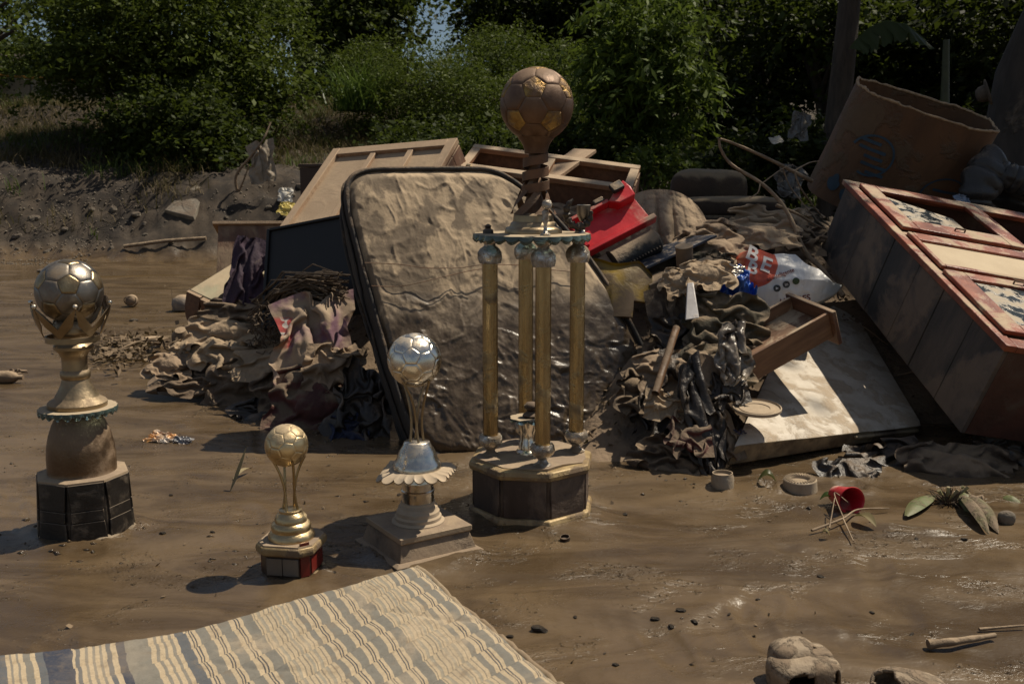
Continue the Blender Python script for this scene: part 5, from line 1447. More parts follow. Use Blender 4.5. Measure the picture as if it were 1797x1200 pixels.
lump('plastic_bag', 'shiny dark see-through bag left of the drawer', 'bag', CLEAR, 1288, 620, 58, 92, 3.50, seed=63, k='h', slope=58, fdir=60, fold=1.6, ffreq=1.3)
tag(MB().add([W(1206, 497, 3.86), W(1217, 495, 3.86), W(1227, 558, 3.74), W(1202, 562, 3.74), W(1206, 497, 3.89), W(1217, 495, 3.89), W(1227, 558, 3.78), W(1202, 562, 3.78)],
    [(0, 1, 2, 3), (7, 6, 5, 4), (0, 4, 5, 1), (1, 5, 6, 2), (2, 6, 7, 3), (3, 7, 4, 0)]).build('plastic_strip', mat('grey_white_plastic', (.55, .53, .52), (.45, .42, .4), rough=.35, mud=.22, mscale=8), None, bevel=.004), 'smooth white plastic strip hanging under the tan flap', 'strip')

# ------------------------------------------------------------------ red toy truck body, yellow toy, navy board, boxes and tins
REDP = mat('red_plastic', (.62, .022, .030), (.45, .016, .022), scale=8, rough=.34, bump=.0006, mud=.335, mudc=(.45, .33, .23), mscale=5, up=.10, edge=.12)
BLKR = mat('black_rubber', (.022, .021, .020), (.012, .012, .012), scale=10, rough=.6, bump=.003, bscale=50, mud=.36, mudc=(.30, .225, .15), mscale=5, up=.30)
r0 = W(1034, 441, 4.30)
rt = root('toy_truck', 'bright red plastic toy truck body lying on its side with a black wheel', 'toy', tuple(r0), axes(W(1143, 384, 4.40) - r0, W(1022, 388, 4.40) - r0))
Lr = (W(1143, 384, 4.40) - r0).length
MB().box((0, 0, -.012), (Lr, .155, 0)).build('tray_floor', REDP, rt, bevel=.003)
MB().box((-.02, -.012, -.03), (Lr + .02, .012, .018)).build('tray_side', REDP, rt, bevel=.004)
MB().box((0, .150, -.012), (Lr * .62, .168, .045)).build('tray_side', REDP, rt, bevel=.004)
MB().box((-.012, .0125, -.012), (.012, .1495, .03)).build('tray_side', REDP, rt, bevel=.004)
mb = MB(); q = [(Lr * .60, .15), (Lr * .72, .115), (Lr * .98, .12), (Lr * 1.0, .165), (Lr * .97, .215), (Lr * .86, .20)]
mb.add([(x_, y_, z_) for z_ in (-.01, .05) for x_, y_ in q], [tuple(range(5, -1, -1)), tuple(range(6, 12))] + [(i, (i + 1) % 6, 6 + (i + 1) % 6, 6 + i) for i in range(6)])
mb.build('cab', REDP, rt, bevel=.006)
MB().box((Lr * .72, .165, .05), (Lr * .90, .21, .075)).build('black_trim', BLKR, rt, bevel=.006)
MB().box((Lr * .42, .165, .01), (Lr * .58, .19, .05)).build('black_trim', BLKR, rt, bevel=.006)
wc = W(1098, 425, 4.22); 
tw = MB().tube([(Lr * .20, -.075, -.055), (Lr * .24, -.075, -.055), (Lr * .92, -.075, -.055), (Lr * .97, -.075, -.055)], [.040, .058, .058, .040], 28, flat=.9).build('roller_wheel', BLKR, rt, smooth=40)
for k in range(14):
    MB().box((Lr * (.27 + .046 * k), -.012, -.002), (Lr * (.29 + .046 * k), .012, .004), Matrix.Translation((0, -.075 - .045, -.03))).build('tread_block', BLKR, tw, bevel=.001)
MB().box((Lr * .02, -.10, -.085), (Lr * .22, -.03, -.03)).build('bumper', mat('grey_plastic', (.09, .09, .09), (.05, .05, .05), rough=.45, mud=.36, mudc=(.30, .23, .16)), rt, bevel=.008)
YEL = mat('yellow_plastic', (.33, .21, .012), (.17, .10, .01), scale=6, rough=.4, bump=.0008, mud=.48, mudc=(.13, .09, .055), mscale=7, up=.05)
y0_ = W(1000, 552, 4.02)
yt = root('toy_shell', 'muddy yellow plastic toy shell with a moulded handle behind the right column', 'toy', tuple(y0_), axes(W(1146, 546, 3.98) - y0_, W(1004, 470, 4.14) - y0_))
sy = pm(4.05, .6)
def yprof(x_):
    t_ = x_ / (146 * sy)
    return (86 + 6 * math.sin(t_ * 7.5 + .6) + 8 * math.exp(-((t_ - .35) / .16) ** 2) - 26 * max(0, t_ - .86) / .14) * sy
N1 = 40; vs = []; fs = []
for i in range(N1):
    x_ = i / (N1 - 1) * 146 * sy; top = yprof(x_); bot = -.04 + (.075 if .30 < i / N1 < .50 or .74 < i / N1 < .97 else 0)
    bow = .05 * math.sin(i / (N1 - 1) * math.pi)
    vs += [(x_, bot, bow), (x_, top * .5, bow + .012), (x_, top, bow), (x_, top + .006, bow + .012), (x_, top + .002, bow - .035), (x_, top - .008, bow - .03), (x_, bot, bow - .012)]
for i in range(N1 - 1):
    for k in range(7):
        fs.append((i * 7 + k, i * 7 + (k + 1) % 7, (i + 1) * 7 + (k + 1) % 7, (i + 1) * 7 + k))
MB().add(vs, fs).build('shell', YEL, yt, smooth=40)
hx = .018
MB().tube([(hx, .185, .045), (hx + .02, .21, .06), (hx + .055, .212, .062), (hx + .066, .185, .06), (hx + .06, .14, .055), (hx + .05, .085, .05)], [.006, .008, .009, .010, .012, .004], 8, flat=.5).build('handle', YEL, yt, smooth=60)
MB().box((-.02, .14, -.10), (.028, .165, .045)).build('side_rim', YEL, yt, bevel=.005)
n0 = W(1124, 470, 4.18)
nb_ = root('navy_board', 'scuffed navy blue board sloping up behind the tin', 'board', tuple(n0), axes(W(1252, 412, 4.42) - n0, W(1085, 460, 4.42) - n0))
NAVYM = mat('scuffed_navy', (.020, .030, .055), (.012, .018, .032), scale=6, rough=.45, bump=.001, mud=.35, mudc=(.30, .245, .19), mscale=16, up=.10, stretch=None, edge=.06)
MB().box((-.03, -.02, -.012), ((W(1252, 412, 4.42) - n0).length, .19, 0)).build('board', NAVYM, nb_, bevel=.002)
def tin(name, label, cat, base, axis, r, h, m, mlid, group=None):
    z = Vector(axis).normalized(); x = z.orthogonal().normalized(); M = Matrix((x, z.cross(x), z)).transposed()
    o = root(name, label, cat, tuple(base), M, group)
    MB().lathe([(r * .96, 0), (r, .004), (r, h - .006), (r * 1.04, h - .004), (r * 1.04, h), (r * .9, h)], 30).build('body', m, o, smooth=35)
    MB().lathe([(r * .88, h - .006), (r * .86, h - .002), (r * .5, h - .003), (.001, h - .003)], 30).build('lid', mlid, o, smooth=35)
    return o
MUDOBJ = mat('mud_coated', (.24, .172, .112), (.15, .105, .066), scale=9, rough=.85, bump=.002, bscale=40, mud=.35, mudc=(.36, .265, .172), mscale=6, up=.3)
tin('tin', 'mud-coated tin standing tilted beside the navy board', 'tin', W(1202, 466, 4.12), (-.12, -.25, 1), 15 * pm(4.12, .65), .085, MUDOBJ, MUDOBJ)
def slab(name, label, cat, P0, P1, P2, th, m, group=None, y=None):
    P0, P1, P2 = Vector(P0), Vector(P1), Vector(P2)
    R = axes(P1 - P0, P2 - P0); lx = (P1 - P0).length; ly = (R.transposed() @ (P2 - P0)).y
    o = root(name, label, cat, tuple(P0), R, group)
    MB().box((0, 0, -th), (lx, ly, 0)).build('board', m, o, bevel=.003)
    return o
slab('cardboard_box', 'mud-coated small box between the tin and the tan board', 'box', W(1214, 462, 4.20), W(1258, 484, 4.14), W(1240, 430, 4.42), .09, MUDOBJ)
slab('board', 'tan muddy board lying behind the orange-printed bag', 'board', W(1264, 462, 4.36), W(1345, 444, 4.46), W(1290, 436, 4.70), .05, mat('tan_board', (.40, .30, .2), (.3, .22, .145), rough=.85, mud=.4, bump=.001))
slab('board', 'flat muddy board under the tan flap near the tin', 'board', W(1140, 500, 4.02), W(1195, 480, 4.06), W(1150, 478, 4.25), .03, MUDOBJ)
PIPEM = mat('rusty_pipe', (.22, .115, .05), (.10, .055, .03), scale=10, rough=.5, bump=.001, mud=.36, mudc=(.18, .125, .08), mscale=7)
pA, pB = W(1187, 575, 3.66), W(1150, 690, 3.42)
mb = MB(); mb.tube([pA, pA.lerp(pB, .5), pB], .014, 14, cap=False); mb.tube([pA, pB], .0115, 14, cap=False)
tag(mb.build('pipe', PIPEM, None, smooth=50), 'short brown pipe sticking up out of the dark rags', 'pipe')
# half-buried round pot lid and the bucket lid on the panel
pc = W(1233, 650, 3.50)
tag(MB().lathe([(.001, 0), (.05, .002), (.064, .004), (.066, .010), (.060, .012), (.05, .008), (.001, .006)], 36).build('pot_lid', MUDOBJ, None, smooth=40, M=Matrix.Translation(pc) @ Matrix.Rotation(math.radians(62), 4, 'X') @ Matrix.Rotation(math.radians(20), 4, 'Y')), 'muddy round lid on edge among the dark rags', 'lid')
lc = W(1328, 719, 3.40)
LIDM = mat('mud_cream_lid', (.46, .36, .25), (.36, .28, .19), scale=6, rough=.7, bump=.0008, mud=.35, mudc=(.40, .31, .21))
bl_ = root('bucket_lid', 'round cream bucket lid resting on the corner of the white panel', 'lid', tuple(lc), axes((1, .0, .0), (0, 1, .12)))
MB().lathe([(.001, 0), (.082, 0), (.085, .004), (.085, .012), (.081, .014), (.079, .008), (.064, .006), (.062, .009), (.046, .009), (.044, .006), (.001, .006)], 60).build('disc', LIDM, bl_, smooth=35)

# ------------------------------------------------------------------ armchair, fibre drum, jacket, branches
AC = mat('brown_upholstery', (.058, .040, .027), (.034, .024, .017), scale=8, rough=.9, bump=.002, bscale=120, mud=.30, mudc=(.20, .15, .09), mscale=5, up=.45)
a0 = W(1250, 352, 5.5)
ar = root('armchair', 'dark brown upholstered armchair with rolled arm, half buried behind the sheet', 'armchair', tuple(a0), rotz(-8))
s = pm(5.5, .9)
def cushion(c, h, n=5, seed=0, nn=40, noise=.008):
    g1 = np.linspace(0, math.pi, nn // 2 + 1); g2 = np.linspace(0, 2 * math.pi, nn, endpoint=False)
    A_, B_ = np.meshgrid(g1, g2, indexing='ij')
    sg = lambda w_: np.sign(w_) * np.abs(w_) ** (2 / n)
    X_ = h[0] * sg(np.sin(A_)) * sg(np.cos(B_)); Y_ = h[1] * sg(np.sin(A_)) * sg(np.sin(B_)); Z_ = h[2] * sg(np.cos(A_))
    P_ = np.stack([X_, Y_, Z_], -1) + np.array(c)
    P_ = P_ + noise * np.stack([fbm(P_ * 7 + 3, 3, seed), fbm(P_ * 7, 3, seed + 1), fbm(P_ * 7 + 9, 3, seed + 2)], -1)
    return P_, gridq(nn // 2 + 1, nn, False, True)
for nm, c, h, n in (('arm', (-8 * s, 0, 18 * s), (66 * s, .16, 36 * s), 3.4), ('seat_cushion', (28 * s, -.22, -8 * s), (84 * s, .24, 17 * s), 5), ('front', (4 * s, -.32, -60 * s), (92 * s, .15, 44 * s), 6)):
    P_, Q_ = cushion(c, h, n, 91); npmesh(nm, P_, Q_, AC, ar)
d0 = W(1440, 352, 5.60); dT = W(1482, 180, 5.75)
side = (W(1722, 256, 5.6) - W(1482, 180, 5.6)); wd = side.length * 1.0; side.normalize()
ax = Matrix.Rotation(math.radians(22), 3, side) @ Vector((-side.z, 0, side.x)); dpt = ax.cross(side)
d0 = W(1428, 352, 5.55)
FIB = mat('wet_fibreboard', (.155, .078, .036), (.095, .050, .026), scale=5, rough=.65, bump=.003, bscale=24, mud=.46, mudc=(.13, .085, .05), mscale=5, up=.05, stretch=(1, 1, .4), edge=.05)
fd = root('fibre_drum', 'large brown fibreboard drum with a torn rim and blue stencil marks', 'drum', tuple(d0 + side * wd / 2 + dpt * .2), Matrix((side, dpt, ax)).transposed())
Hd = (dT - d0).length * 1.02; na = 120; rn = np.random.default_rng(6)
th = np.linspace(0, 2 * math.pi, na, endpoint=False)
rimz = Hd + .012 * fbm(xyz(np.cos(th) * 3, np.sin(th) * 3, 0), 4, 95) + .005 * fbm(xyz(np.cos(th) * 14, np.sin(th) * 14, 0), 2, 96) - .07 * np.clip(-np.sin(th + .5), 0, 1) * 0
def drum(rx, ry, zlo, rimoff):
    zs = np.linspace(0, 1, 14)
    P_ = np.zeros((14, na, 3))
    for i, f_ in enumerate(zs):
        sx2 = rx * (1 + .02 * fbm(xyz(np.cos(th) * 1.5, np.sin(th) * 1.5, f_ * 2), 2, 97)); P_[i, :, 0] = sx2 * np.sign(np.cos(th)) * np.abs(np.cos(th)) ** .6; P_[i, :, 1] = ry * np.sign(np.sin(th)) * np.abs(np.sin(th)) ** .75 * (1 + .05 * np.sin(3 * th)); P_[i, :, 2] = zlo + (rimz + rimoff - zlo) * f_
    return P_
Po = drum(wd / 2, .20, 0, 0); Pi = drum(wd / 2 - .008, .192, 0, -.003)
npmesh('shell', np.concatenate([Po.reshape(-1, 3), Pi.reshape(-1, 3)]), np.concatenate([gridq(14, na, False, True), gridq(14, na, False, True, 14 * na)[:, ::-1]]), FIB, fd)
TORN = mat('torn_fibre', (.42, .30, .18), (.26, .175, .10), scale=40, rough=.9, bump=.002, bscale=90, mud=.2)
o_ = np.stack([Po[-1], Pi[-1]]); P_ = np.concatenate([Po[-1] + np.array([0, 0, .002]), Pi[-1] + np.array([0, 0, .006])])
mb = MB(); pts = [tuple((Po[-1, i] + Pi[-1, i]) / 2) for i in range(na)] + [tuple((Po[-1, 0] + Pi[-1, 0]) / 2)]
rr_ = random.Random(3); mb.tube(pts, [.0055 + .004 * rr_.random() for _ in pts], 6, cap=False); mb.build('torn_rim', TORN, fd, smooth=60)
MB().box((-.19, -.15, 0), (.19, .15, .01)).build('bottom', FIB, fd)
BLUEST = mat('blue_stencil', (.035, .075, .115), (.025, .05, .075), rough=.6, mud=.30, mudc=(.15, .08, .04), mscale=22, bump=0)
def on_drum(u0, z0_):
    def f(a_, b_):
        x_ = u0 + a_
        q_ = max(-.985, min(.985, x_ / (wd / 2))); c_ = abs(q_) ** (1 / .6); t_ = math.acos(max(-1, min(1, math.copysign(c_, q_))))
        return Vector((x_, -.20 * abs(math.sin(t_)) ** .75 * (1 + .05 * math.sin(-3 * t_)) * 1.03 - .006, z0_ + b_))
    return f
def ring_mark(u0, z0_, rx, rz, wd_, nm='stencil_ring', a0_=0, a1_=6.283):
    f_ = on_drum(u0, z0_); A_ = np.linspace(a0_, a1_, 40); vs = [f_(rx * math.cos(a) * k, rz * math.sin(a) * k) for a in A_ for k in (1, 1 - wd_)]
    MB().add(vs, [(2 * i, 2 * i + 2, 2 * i + 3, 2 * i + 1) for i in range(39)]).build(nm, BLUEST, fd, smooth=None)
ring_mark(-.22, .33, .115, .115, .10, a0_=-1.9, a1_=2.9); ring_mark(.24, .22, .14, .12, .07, a0_=.6, a1_=3.6)
for (u_, z_, rx, rz) in ((-.33, .12, .03, .05), (-.25, .09, .035, .05)):
    f_ = on_drum(u_, z_); MB().add([f_(0, 0)] + [f_(rx * math.cos(a) * (1 if math.sin(a) < .3 else .6), rz * math.sin(a)) for a in np.linspace(0, 6.283, 20)[:-1]], [(0, 1 + i, 1 + (i + 1) % 19) for i in range(19)]).build('stencil_drop', BLUEST, fd, smooth=None)
for k in range(5):
    f_ = on_drum(-.25 + .02 * k, .40 - .04 * k); w2 = .05 + .02 * (k % 2); MB().add([f_(-w2, -.008), f_(0, -.009), f_(w2, -.008), f_(w2, .009), f_(0, .008), f_(-w2, .009)], [(0, 1, 4, 5), (1, 2, 3, 4)]).build('stencil_stroke', BLUEST, fd, smooth=None)
for k in range(4):
    f_ = on_drum(.24, .26 - .045 * k); w2 = .08 - .012 * k; MB().add([f_(-w2, -.007), f_(0, -.007), f_(w2, -.007), f_(w2, .007), f_(0, .007), f_(-w2, .007)], [(0, 1, 4, 5), (1, 2, 3, 4)]).build('stencil_stroke', BLUEST, fd, smooth=None)
JK = mat('black_padded_fabric', (.035, .033, .031), (.02, .019, .018), scale=9, rough=.42, bump=.003, bscale=40, mud=.30, mudc=(.12, .095, .07), mscale=7, up=.2)
def padded(name, parent, path, rad, nseg, seed):
    """quilted tube: rounded chambers with stitched seams between them"""
    pts = [Vector(p) for p in path]; D = []; n_ = nseg * 9
    for i in range(n_ + 1):
        f_ = i / n_ * (len(pts) - 1); j = min(int(f_), len(pts) - 2); D.append(pts[j].lerp(pts[j + 1], f_ - j))
    na_ = 40; th_ = np.linspace(0, 2 * math.pi, na_, endpoint=False); P_ = []
    for i, c in enumerate(D):
        d = (D[min(i + 1, n_)] - D[max(i - 1, 0)]).normalized(); x_ = d.cross(Vector((0, 1, 0))).normalized(); y_ = x_.cross(d)
        f_ = i / n_; ch = abs(math.sin(f_ * nseg * math.pi)) ** .5; end = math.sin(math.pi * min(max(f_, .02), .98)) ** .35
        rr_ = rad * end * (.80 + .20 * ch) * (1 + .16 * fbm(xyz(np.cos(th_) * 1.6, np.sin(th_) * 1.6, f_ * 5), 3, seed))
        P_.append(np.array(c) + np.outer(rr_ * np.cos(th_), np.array(x_)) + np.outer(rr_ * .75 * np.sin(th_), np.array(y_)))
    return npmesh(name, np.stack(P_), gridq(n_ + 1, na_, False, True), JK, parent)
jk = root('padded_jacket', 'black padded jacket slumped behind the drum at the right edge', 'jacket', tuple(W(1725, 365, 5.3)))
jo = Vector(jk.location)
padded('body', jk, [W(1712, 372, 5.25) - jo, W(1718, 330, 5.25) - jo, W(1738, 288, 5.3) - jo, W(1752, 280, 5.35) - jo], .115, 6, 71)
padded('sleeve', jk, [W(1735, 290, 5.3) - jo, W(1765, 308, 5.25) - jo, W(1800, 322, 5.25) - jo, W(1840, 345, 5.25) - jo], .075, 7, 72)
padded('back', jk, [W(1770, 372, 5.45) - jo, W(1785, 335, 5.45) - jo, W(1790, 300, 5.5) - jo], .17, 4, 73)
lump('plastic_bag', 'small pale blue bag tucked between drum and padded jacket', 'bag', mat('pale_blue_plastic', (.25, .33, .45), rough=.4, mud=.3), 1690, 350, 24, 24, 5.2, seed=73, k='c', slope=50)
BARK = mat('muddy_stick', (.26, .19, .125), (.15, .105, .066), scale=20, rough=.85, bump=.002, bscale=60, mud=.35, mudc=(.33, .245, .16), mscale=10)
def stick(name, label, pts, r, cat='branch', subs=(), group=None, m=None):
    def dens(p):
        p = [Vector(q_) for q_ in p]; o = []
        for i in range(len(p) - 1):
            for s_ in np.linspace(0, 1, 7)[:-1]:
                a_, b_, c_, d_ = p[max(i - 1, 0)], p[i], p[i + 1], p[min(i + 2, len(p) - 1)]
                o.append(.5 * ((2 * b_) + (c_ - a_) * s_ + (2 * a_ - 5 * b_ + 4 * c_ - d_) * s_ ** 2 + (3 * b_ - a_ - 3 * c_ + d_) * s_ ** 3))
        return o + [p[-1]]
    mb = MB(); d = dens(pts); n = len(d)
    mb.tube(d, [r * (1 - .55 * i / n) * (1 + .08 * math.sin(i * 1.7)) for i in range(n)], 8)
    o = mb.build(name, m or BARK, None, smooth=60)
    tag(o, label, cat, group)
    org = Vector(o.location)
    for sp_, rr_ in subs:
        d = dens(sp_); n = len(d); mb = MB(); mb.tube([p - org for p in d], [rr_ * (1 - .5 * i / n) for i in range(n)], 6); mb.build('twig', m or BARK, o, smooth=60)
    return o
B_ = 'bare branches leaning over the heap'
Yb = 4.75
stick('branch', 'bent bare branch arching down in front of the brown armchair', [W(1480, 520, 4.45), W(1440, 470, 4.55), W(1412, 440, 4.6), W(1380, 370, 4.7), W(1340, 325, 4.75), W(1285, 290, 4.8), W(1265, 262, 4.8), W(1262, 243, 4.8)], .013, group=B_,
      subs=[([W(1334, 322, 4.75), W(1330, 338, 4.72), W(1315, 348, 4.7)], .004), ([W(1336, 323, 4.75), W(1372, 297, 4.8), W(1392, 289, 4.85)], .003)])
stick('branch', 'straight bare branch slanting from the fork towards the drum', [W(1425, 318, 4.95), W(1390, 300, 4.9), W(1340, 275, 4.85), W(1290, 253, 4.82), W(1264, 244, 4.8)], .011, group=B_,
      subs=[([W(1394, 302, 4.9), W(1405, 330, 4.9), W(1430, 365, 4.95), W(1448, 386, 5.0)], .005), ([W(1374, 296, 4.88), W(1385, 325, 4.9), W(1405, 352, 4.9), W(1424, 376, 4.9)], .004), ([W(1394, 300, 4.9), W(1420, 286, 4.95), W(1438, 283, 5.0)], .004)])
stick('branch', 'thin branch lying low across the tangled cloth', [W(1362, 360, 4.7), W(1400, 376, 4.72), W(1430, 394, 4.75), W(1450, 402, 4.8)], .008, group=B_)
# ------------------------------------------------------------------ trees, bushes, grass
def leaf_mat(name, c_lo, c_hi, trans=.35, rough=.6):
    m, nt, b, out = new_mat(name)
    ge = nd(nt, 'ShaderNodeNewGeometry')
    c = mixc(nt, ge.outputs['Random Per Island'], c_lo, c_hi)
    nt.links.new(c, b.inputs['Base Color']); b.inputs['Roughness'].default_value = rough; b.inputs['Specular IOR Level'].default_value = .18
    tr = nd(nt, 'ShaderNodeBsdfTranslucent')
    nt.links.new(mixc(nt, .35, c, (.12, .16, .02)), tr.inputs[0])
    mx = nd(nt, 'ShaderNodeMixShader'); mx.inputs[0].default_value = trans
    nt.links.new(b.outputs[0], mx.inputs[1]); nt.links.new(tr.outputs[0], mx.inputs[2]); nt.links.new(mx.outputs[0], out.inputs[0])
    return m
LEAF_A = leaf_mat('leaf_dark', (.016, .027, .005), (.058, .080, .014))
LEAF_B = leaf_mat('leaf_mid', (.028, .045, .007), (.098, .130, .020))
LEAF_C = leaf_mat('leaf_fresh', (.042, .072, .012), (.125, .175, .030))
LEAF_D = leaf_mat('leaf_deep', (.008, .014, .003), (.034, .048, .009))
GRASS_DRY = leaf_mat('grass_dry', (.070, .052, .027), (.17, .132, .068), .2, .7)
GRASS_GRN = leaf_mat('grass_green', (.030, .050, .012), (.10, .135, .035), .3, .6)
REED = leaf_mat('reed_green', (.05, .10, .018), (.13, .20, .05), .3, .4)
BARKT = mat('tree_bark', (.075, .058, .045), (.035, .028, .022), scale=6, rough=.9, bump=.012, bscale=9, mud=.2, mudc=(.16, .125, .09), mscale=3, up=0, stretch=(3, 3, .5))
BARKP = mat('pale_patched_bark', (.055, .045, .037), (.028, .024, .02), scale=5, rough=.9, bump=.015, bscale=8, mud=.42, mudc=(.15, .12, .09), mscale=2.2, up=0, stretch=(2, 2, .6), edge=.05)
rngL = np.random.default_rng(77)
def quads_from(C, d, s, L, Wd_):
    """diamond leaves: base, side, tip, side"""
    V = np.stack([C - d * L[:, None] * .5, C + s * Wd_[:, None] * .5 - d * L[:, None] * .08, C + d * L[:, None] * .5, C - s * Wd_[:, None] * .5 - d * L[:, None] * .08], 1)
    n = len(C)
    return V.reshape(-1, 3), np.arange(4 * n).reshape(n, 4)
def leaves_at(K, per, spread, size, elong, droop, flat=.55, out=None):
    """leaves set along short sprays that grow outwards and hang at the tip"""
    k_ = len(K); n = k_ * per
    a0 = rngL.normal(0, 1, (k_, 3)) * np.array([1, 1, .45])
    if out is not None:
        a0 = a0 * .7 + out * 1.1
    a0 /= np.linalg.norm(a0, axis=1)[:, None] + 1e-9
    Ls = spread * rngL.uniform(1.4, 4.4, k_)
    t = rngL.uniform(0, 1, n); I = np.repeat(np.arange(k_), per)
    C = K[I] + a0[I] * (t * Ls[I])[:, None] + rngL.normal(0, 1, (n, 3)) * (spread * .42 * (1.1 - .6 * t))[:, None] * np.array([1, 1, flat + .3])
    C[:, 2] -= .30 * Ls[I] * t ** 2
    ph = rngL.uniform(0, 2 * math.pi, n); al = rngL.normal(droop, .45, n)
    d = np.stack([np.cos(ph) * np.cos(al), np.sin(ph) * np.cos(al), -np.sin(al)], 1) * .8 + a0[I] * .6
    d /= np.linalg.norm(d, axis=1)[:, None]
    r = rngL.normal(0, .6, (n, 3)) + np.array([0, 0, 1.]); s = np.cross(d, r); s /= np.linalg.norm(s, axis=1)[:, None] + 1e-9
    L = size * rngL.uniform(.5, 1.5, n) * np.repeat(rngL.uniform(.75, 1.3, k_), per)
    return quads_from(C, d, s, L, L * elong)
def blobs_to_clumps(blobs):
    out_ = []
    for c, r, k in blobs:
        u_ = rngL.normal(0, 1, (k, 3)); u_ /= np.linalg.norm(u_, axis=1)[:, None]
        rad = rngL.uniform(.15, 1, (k, 1)) ** .42
        rad = rad * (1 + .42 * fbm(u_ * 2.6 + np.array(c) * .3, 2, int(abs(c[0] * 10)) + 5)[:, None])
        out_.append(np.array(c) + u_ * rad * np.array(r))
    return np.concatenate(out_)
def blob(px, py, wpx, hpx, Y, depth, k):
    c = W(px, py, Y); s = pm(Y, c.z)
    return (tuple(c), (wpx / 2 * s, depth, hpx / 2 * s), k)
def tree(name, label, cat, base, r0, blobs, leafm, size=.10, per=22, spread=.22, elong=.5, droop=.3, bark=None, limbs=9, group=None, trunk_top=None, flat=.55, hang=False):
    x, y = base; z = Hs(x, y) - .15
    t = root(name, label, cat, (x, y, z), None, group)
    o_ = np.array([x, y, z])
    K = blobs_to_clumps(blobs)
    top = np.array(trunk_top) if trunk_top is not None else np.array(blobs[0][0])
    mb = MB(); rn = random.Random(int(abs(x) * 100 + y * 10)); pts = []
    for i in range(9):
        f_ = i / 8; p = o_ * (1 - f_) + top * f_
        pts.append(tuple(p - o_ + np.array([rn.uniform(-1, 1), rn.uniform(-1, 1), 0]) * r0 * .8 * (0 < i)))
    mb.tube(pts, [r0 * (1.25 if i == 0 else 1) * (1 - .65 * i / 8) for i in range(9)], 12)
    for k in range(limbs):
        e = K[rn.randrange(len(K))] - o_; j = rn.randint(3, 7); a = np.array(pts[j]); m_ = (a + e) / 2 + np.array([rn.uniform(-.2, .2), rn.uniform(-.2, .2), rn.uniform(-.1, .25)])
        mb.tube([tuple(a), tuple(a * .6 + m_ * .4), tuple(m_), tuple(m_ * .5 + e * .5), tuple(e)], [r0 * .38, r0 * .3, r0 * .2, r0 * .12, r0 * .05], 6)
    mb.build('trunk', bark or BARKT, t, smooth=60)
    V, Q = leaves_at(K, per, spread, size, elong, droop, flat)
    npmesh('crown', V - o_, Q, leafm, t, smooth=None)
    return t
TG = 'trees and bushes behind the heap'
def gx(px, Y):
    return W(px, 300, Y).x
tree('leafy_tree', 'broad dark green tree overhanging the bank and the parked minibus', 'tree', (gx(300, 16.5), 16.5), .16,
     [blob(320, 60, 440, 200, 16.3, 2.0, 760), blob(230, 120, 360, 100, 16.0, 1.6, 380), blob(430, 150, 190, 130, 15.8, 1.2, 240), blob(300, -20, 420, 130, 16.5, 2.0, 380), blob(170, 30, 170, 90, 16.5, 1.2, 120)], LEAF_B, .080, 34, .24, .5, group=TG)
tree('bush', 'dense dark bush hanging down the bank under the broad tree', 'bush', (gx(350, 14.6), 14.6), .05,
     [blob(340, 215, 230, 150, 14.5, 1.0, 420), blob(395, 285, 110, 120, 13.9, .7, 190), blob(250, 225, 150, 90, 15.0, .9, 170)], LEAF_A, .07, 30, .17, .55, group=TG)
tree('leafy_tree', 'dark tree at the upper left corner beside the sky gap', 'tree', (gx(-60, 22), 22), .2,
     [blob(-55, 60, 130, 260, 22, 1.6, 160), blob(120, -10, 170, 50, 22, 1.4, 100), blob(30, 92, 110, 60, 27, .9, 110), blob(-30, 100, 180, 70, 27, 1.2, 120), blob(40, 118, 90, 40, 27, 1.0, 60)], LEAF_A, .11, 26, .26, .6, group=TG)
tree('leafy_tree', 'tall tree with a dark leaning trunk left of the bright cloud gap', 'tree', (gx(540, 23), 23), .28,
     [blob(610, 20, 230, 170, 23, 2.0, 460), blob(500, -5, 150, 90, 23.5, 1.8, 170), blob(680, 0, 110, 60, 23, 1.4, 80), blob(610, 100, 110, 80, 22.5, 1.2, 110), blob(650, 130, 120, 70, 22.5, 1.2, 120)], LEAF_A, .12, 28, .30, .6, group=TG, trunk_top=W(545, -30, 23))
tree('feathery_bush', 'light green feathery bush below the cloud gap', 'bush', (gx(740, 17), 17), .07,
     [blob(735, 140, 230, 100, 17, 1.3, 420), blob(690, 200, 170, 90, 16.5, 1.1, 220), blob(820, 185, 160, 140, 16.2, 1.1, 300), blob(640, 105, 100, 60, 17.2, .9, 110)], LEAF_B, .060, 34, .20, .35, group=TG, flat=.35)
tree('feathery_bush', 'green feathery tree behind the brown ball', 'bush', (gx(900, 18.5), 18.5), .10,
     [blob(890, 120, 200, 120, 18.5, 1.4, 360), blob(970, 150, 170, 160, 18.2, 1.3, 300), blob(860, 85, 110, 60, 19, 1.2, 110), blob(900, 210, 230, 100, 17, 1.0, 300)], LEAF_B, .065, 32, .20, .38, group=TG, flat=.35)
tree('leafy_tree', 'dark tree crown closing the sky above the brown ball', 'tree', (gx(1000, 25), 25), .25,
     [blob(930, 10, 220, 160, 25, 2.0, 420), blob(1060, 30, 220, 210, 25, 2.2, 460), blob(865, 30, 80, 110, 25.5, 1.0, 130)], LEAF_D, .13, 28, .32, .6, group=TG)
tree('leafy_shrub', 'sunlit shrub with long drooping leaves right of the brown ball', 'shrub', (gx(1120, 13.4), 13.4), .06,
     [blob(1130, 70, 190, 150, 13.4, .9, 190), blob(1150, 160, 180, 170, 13.2, .8, 220), blob(1090, 130, 150, 170, 13.6, .9, 170), blob(1170, 30, 110, 90, 13.6, .7, 70)], LEAF_C, .125, 20, .17, .30, .65, group=TG)
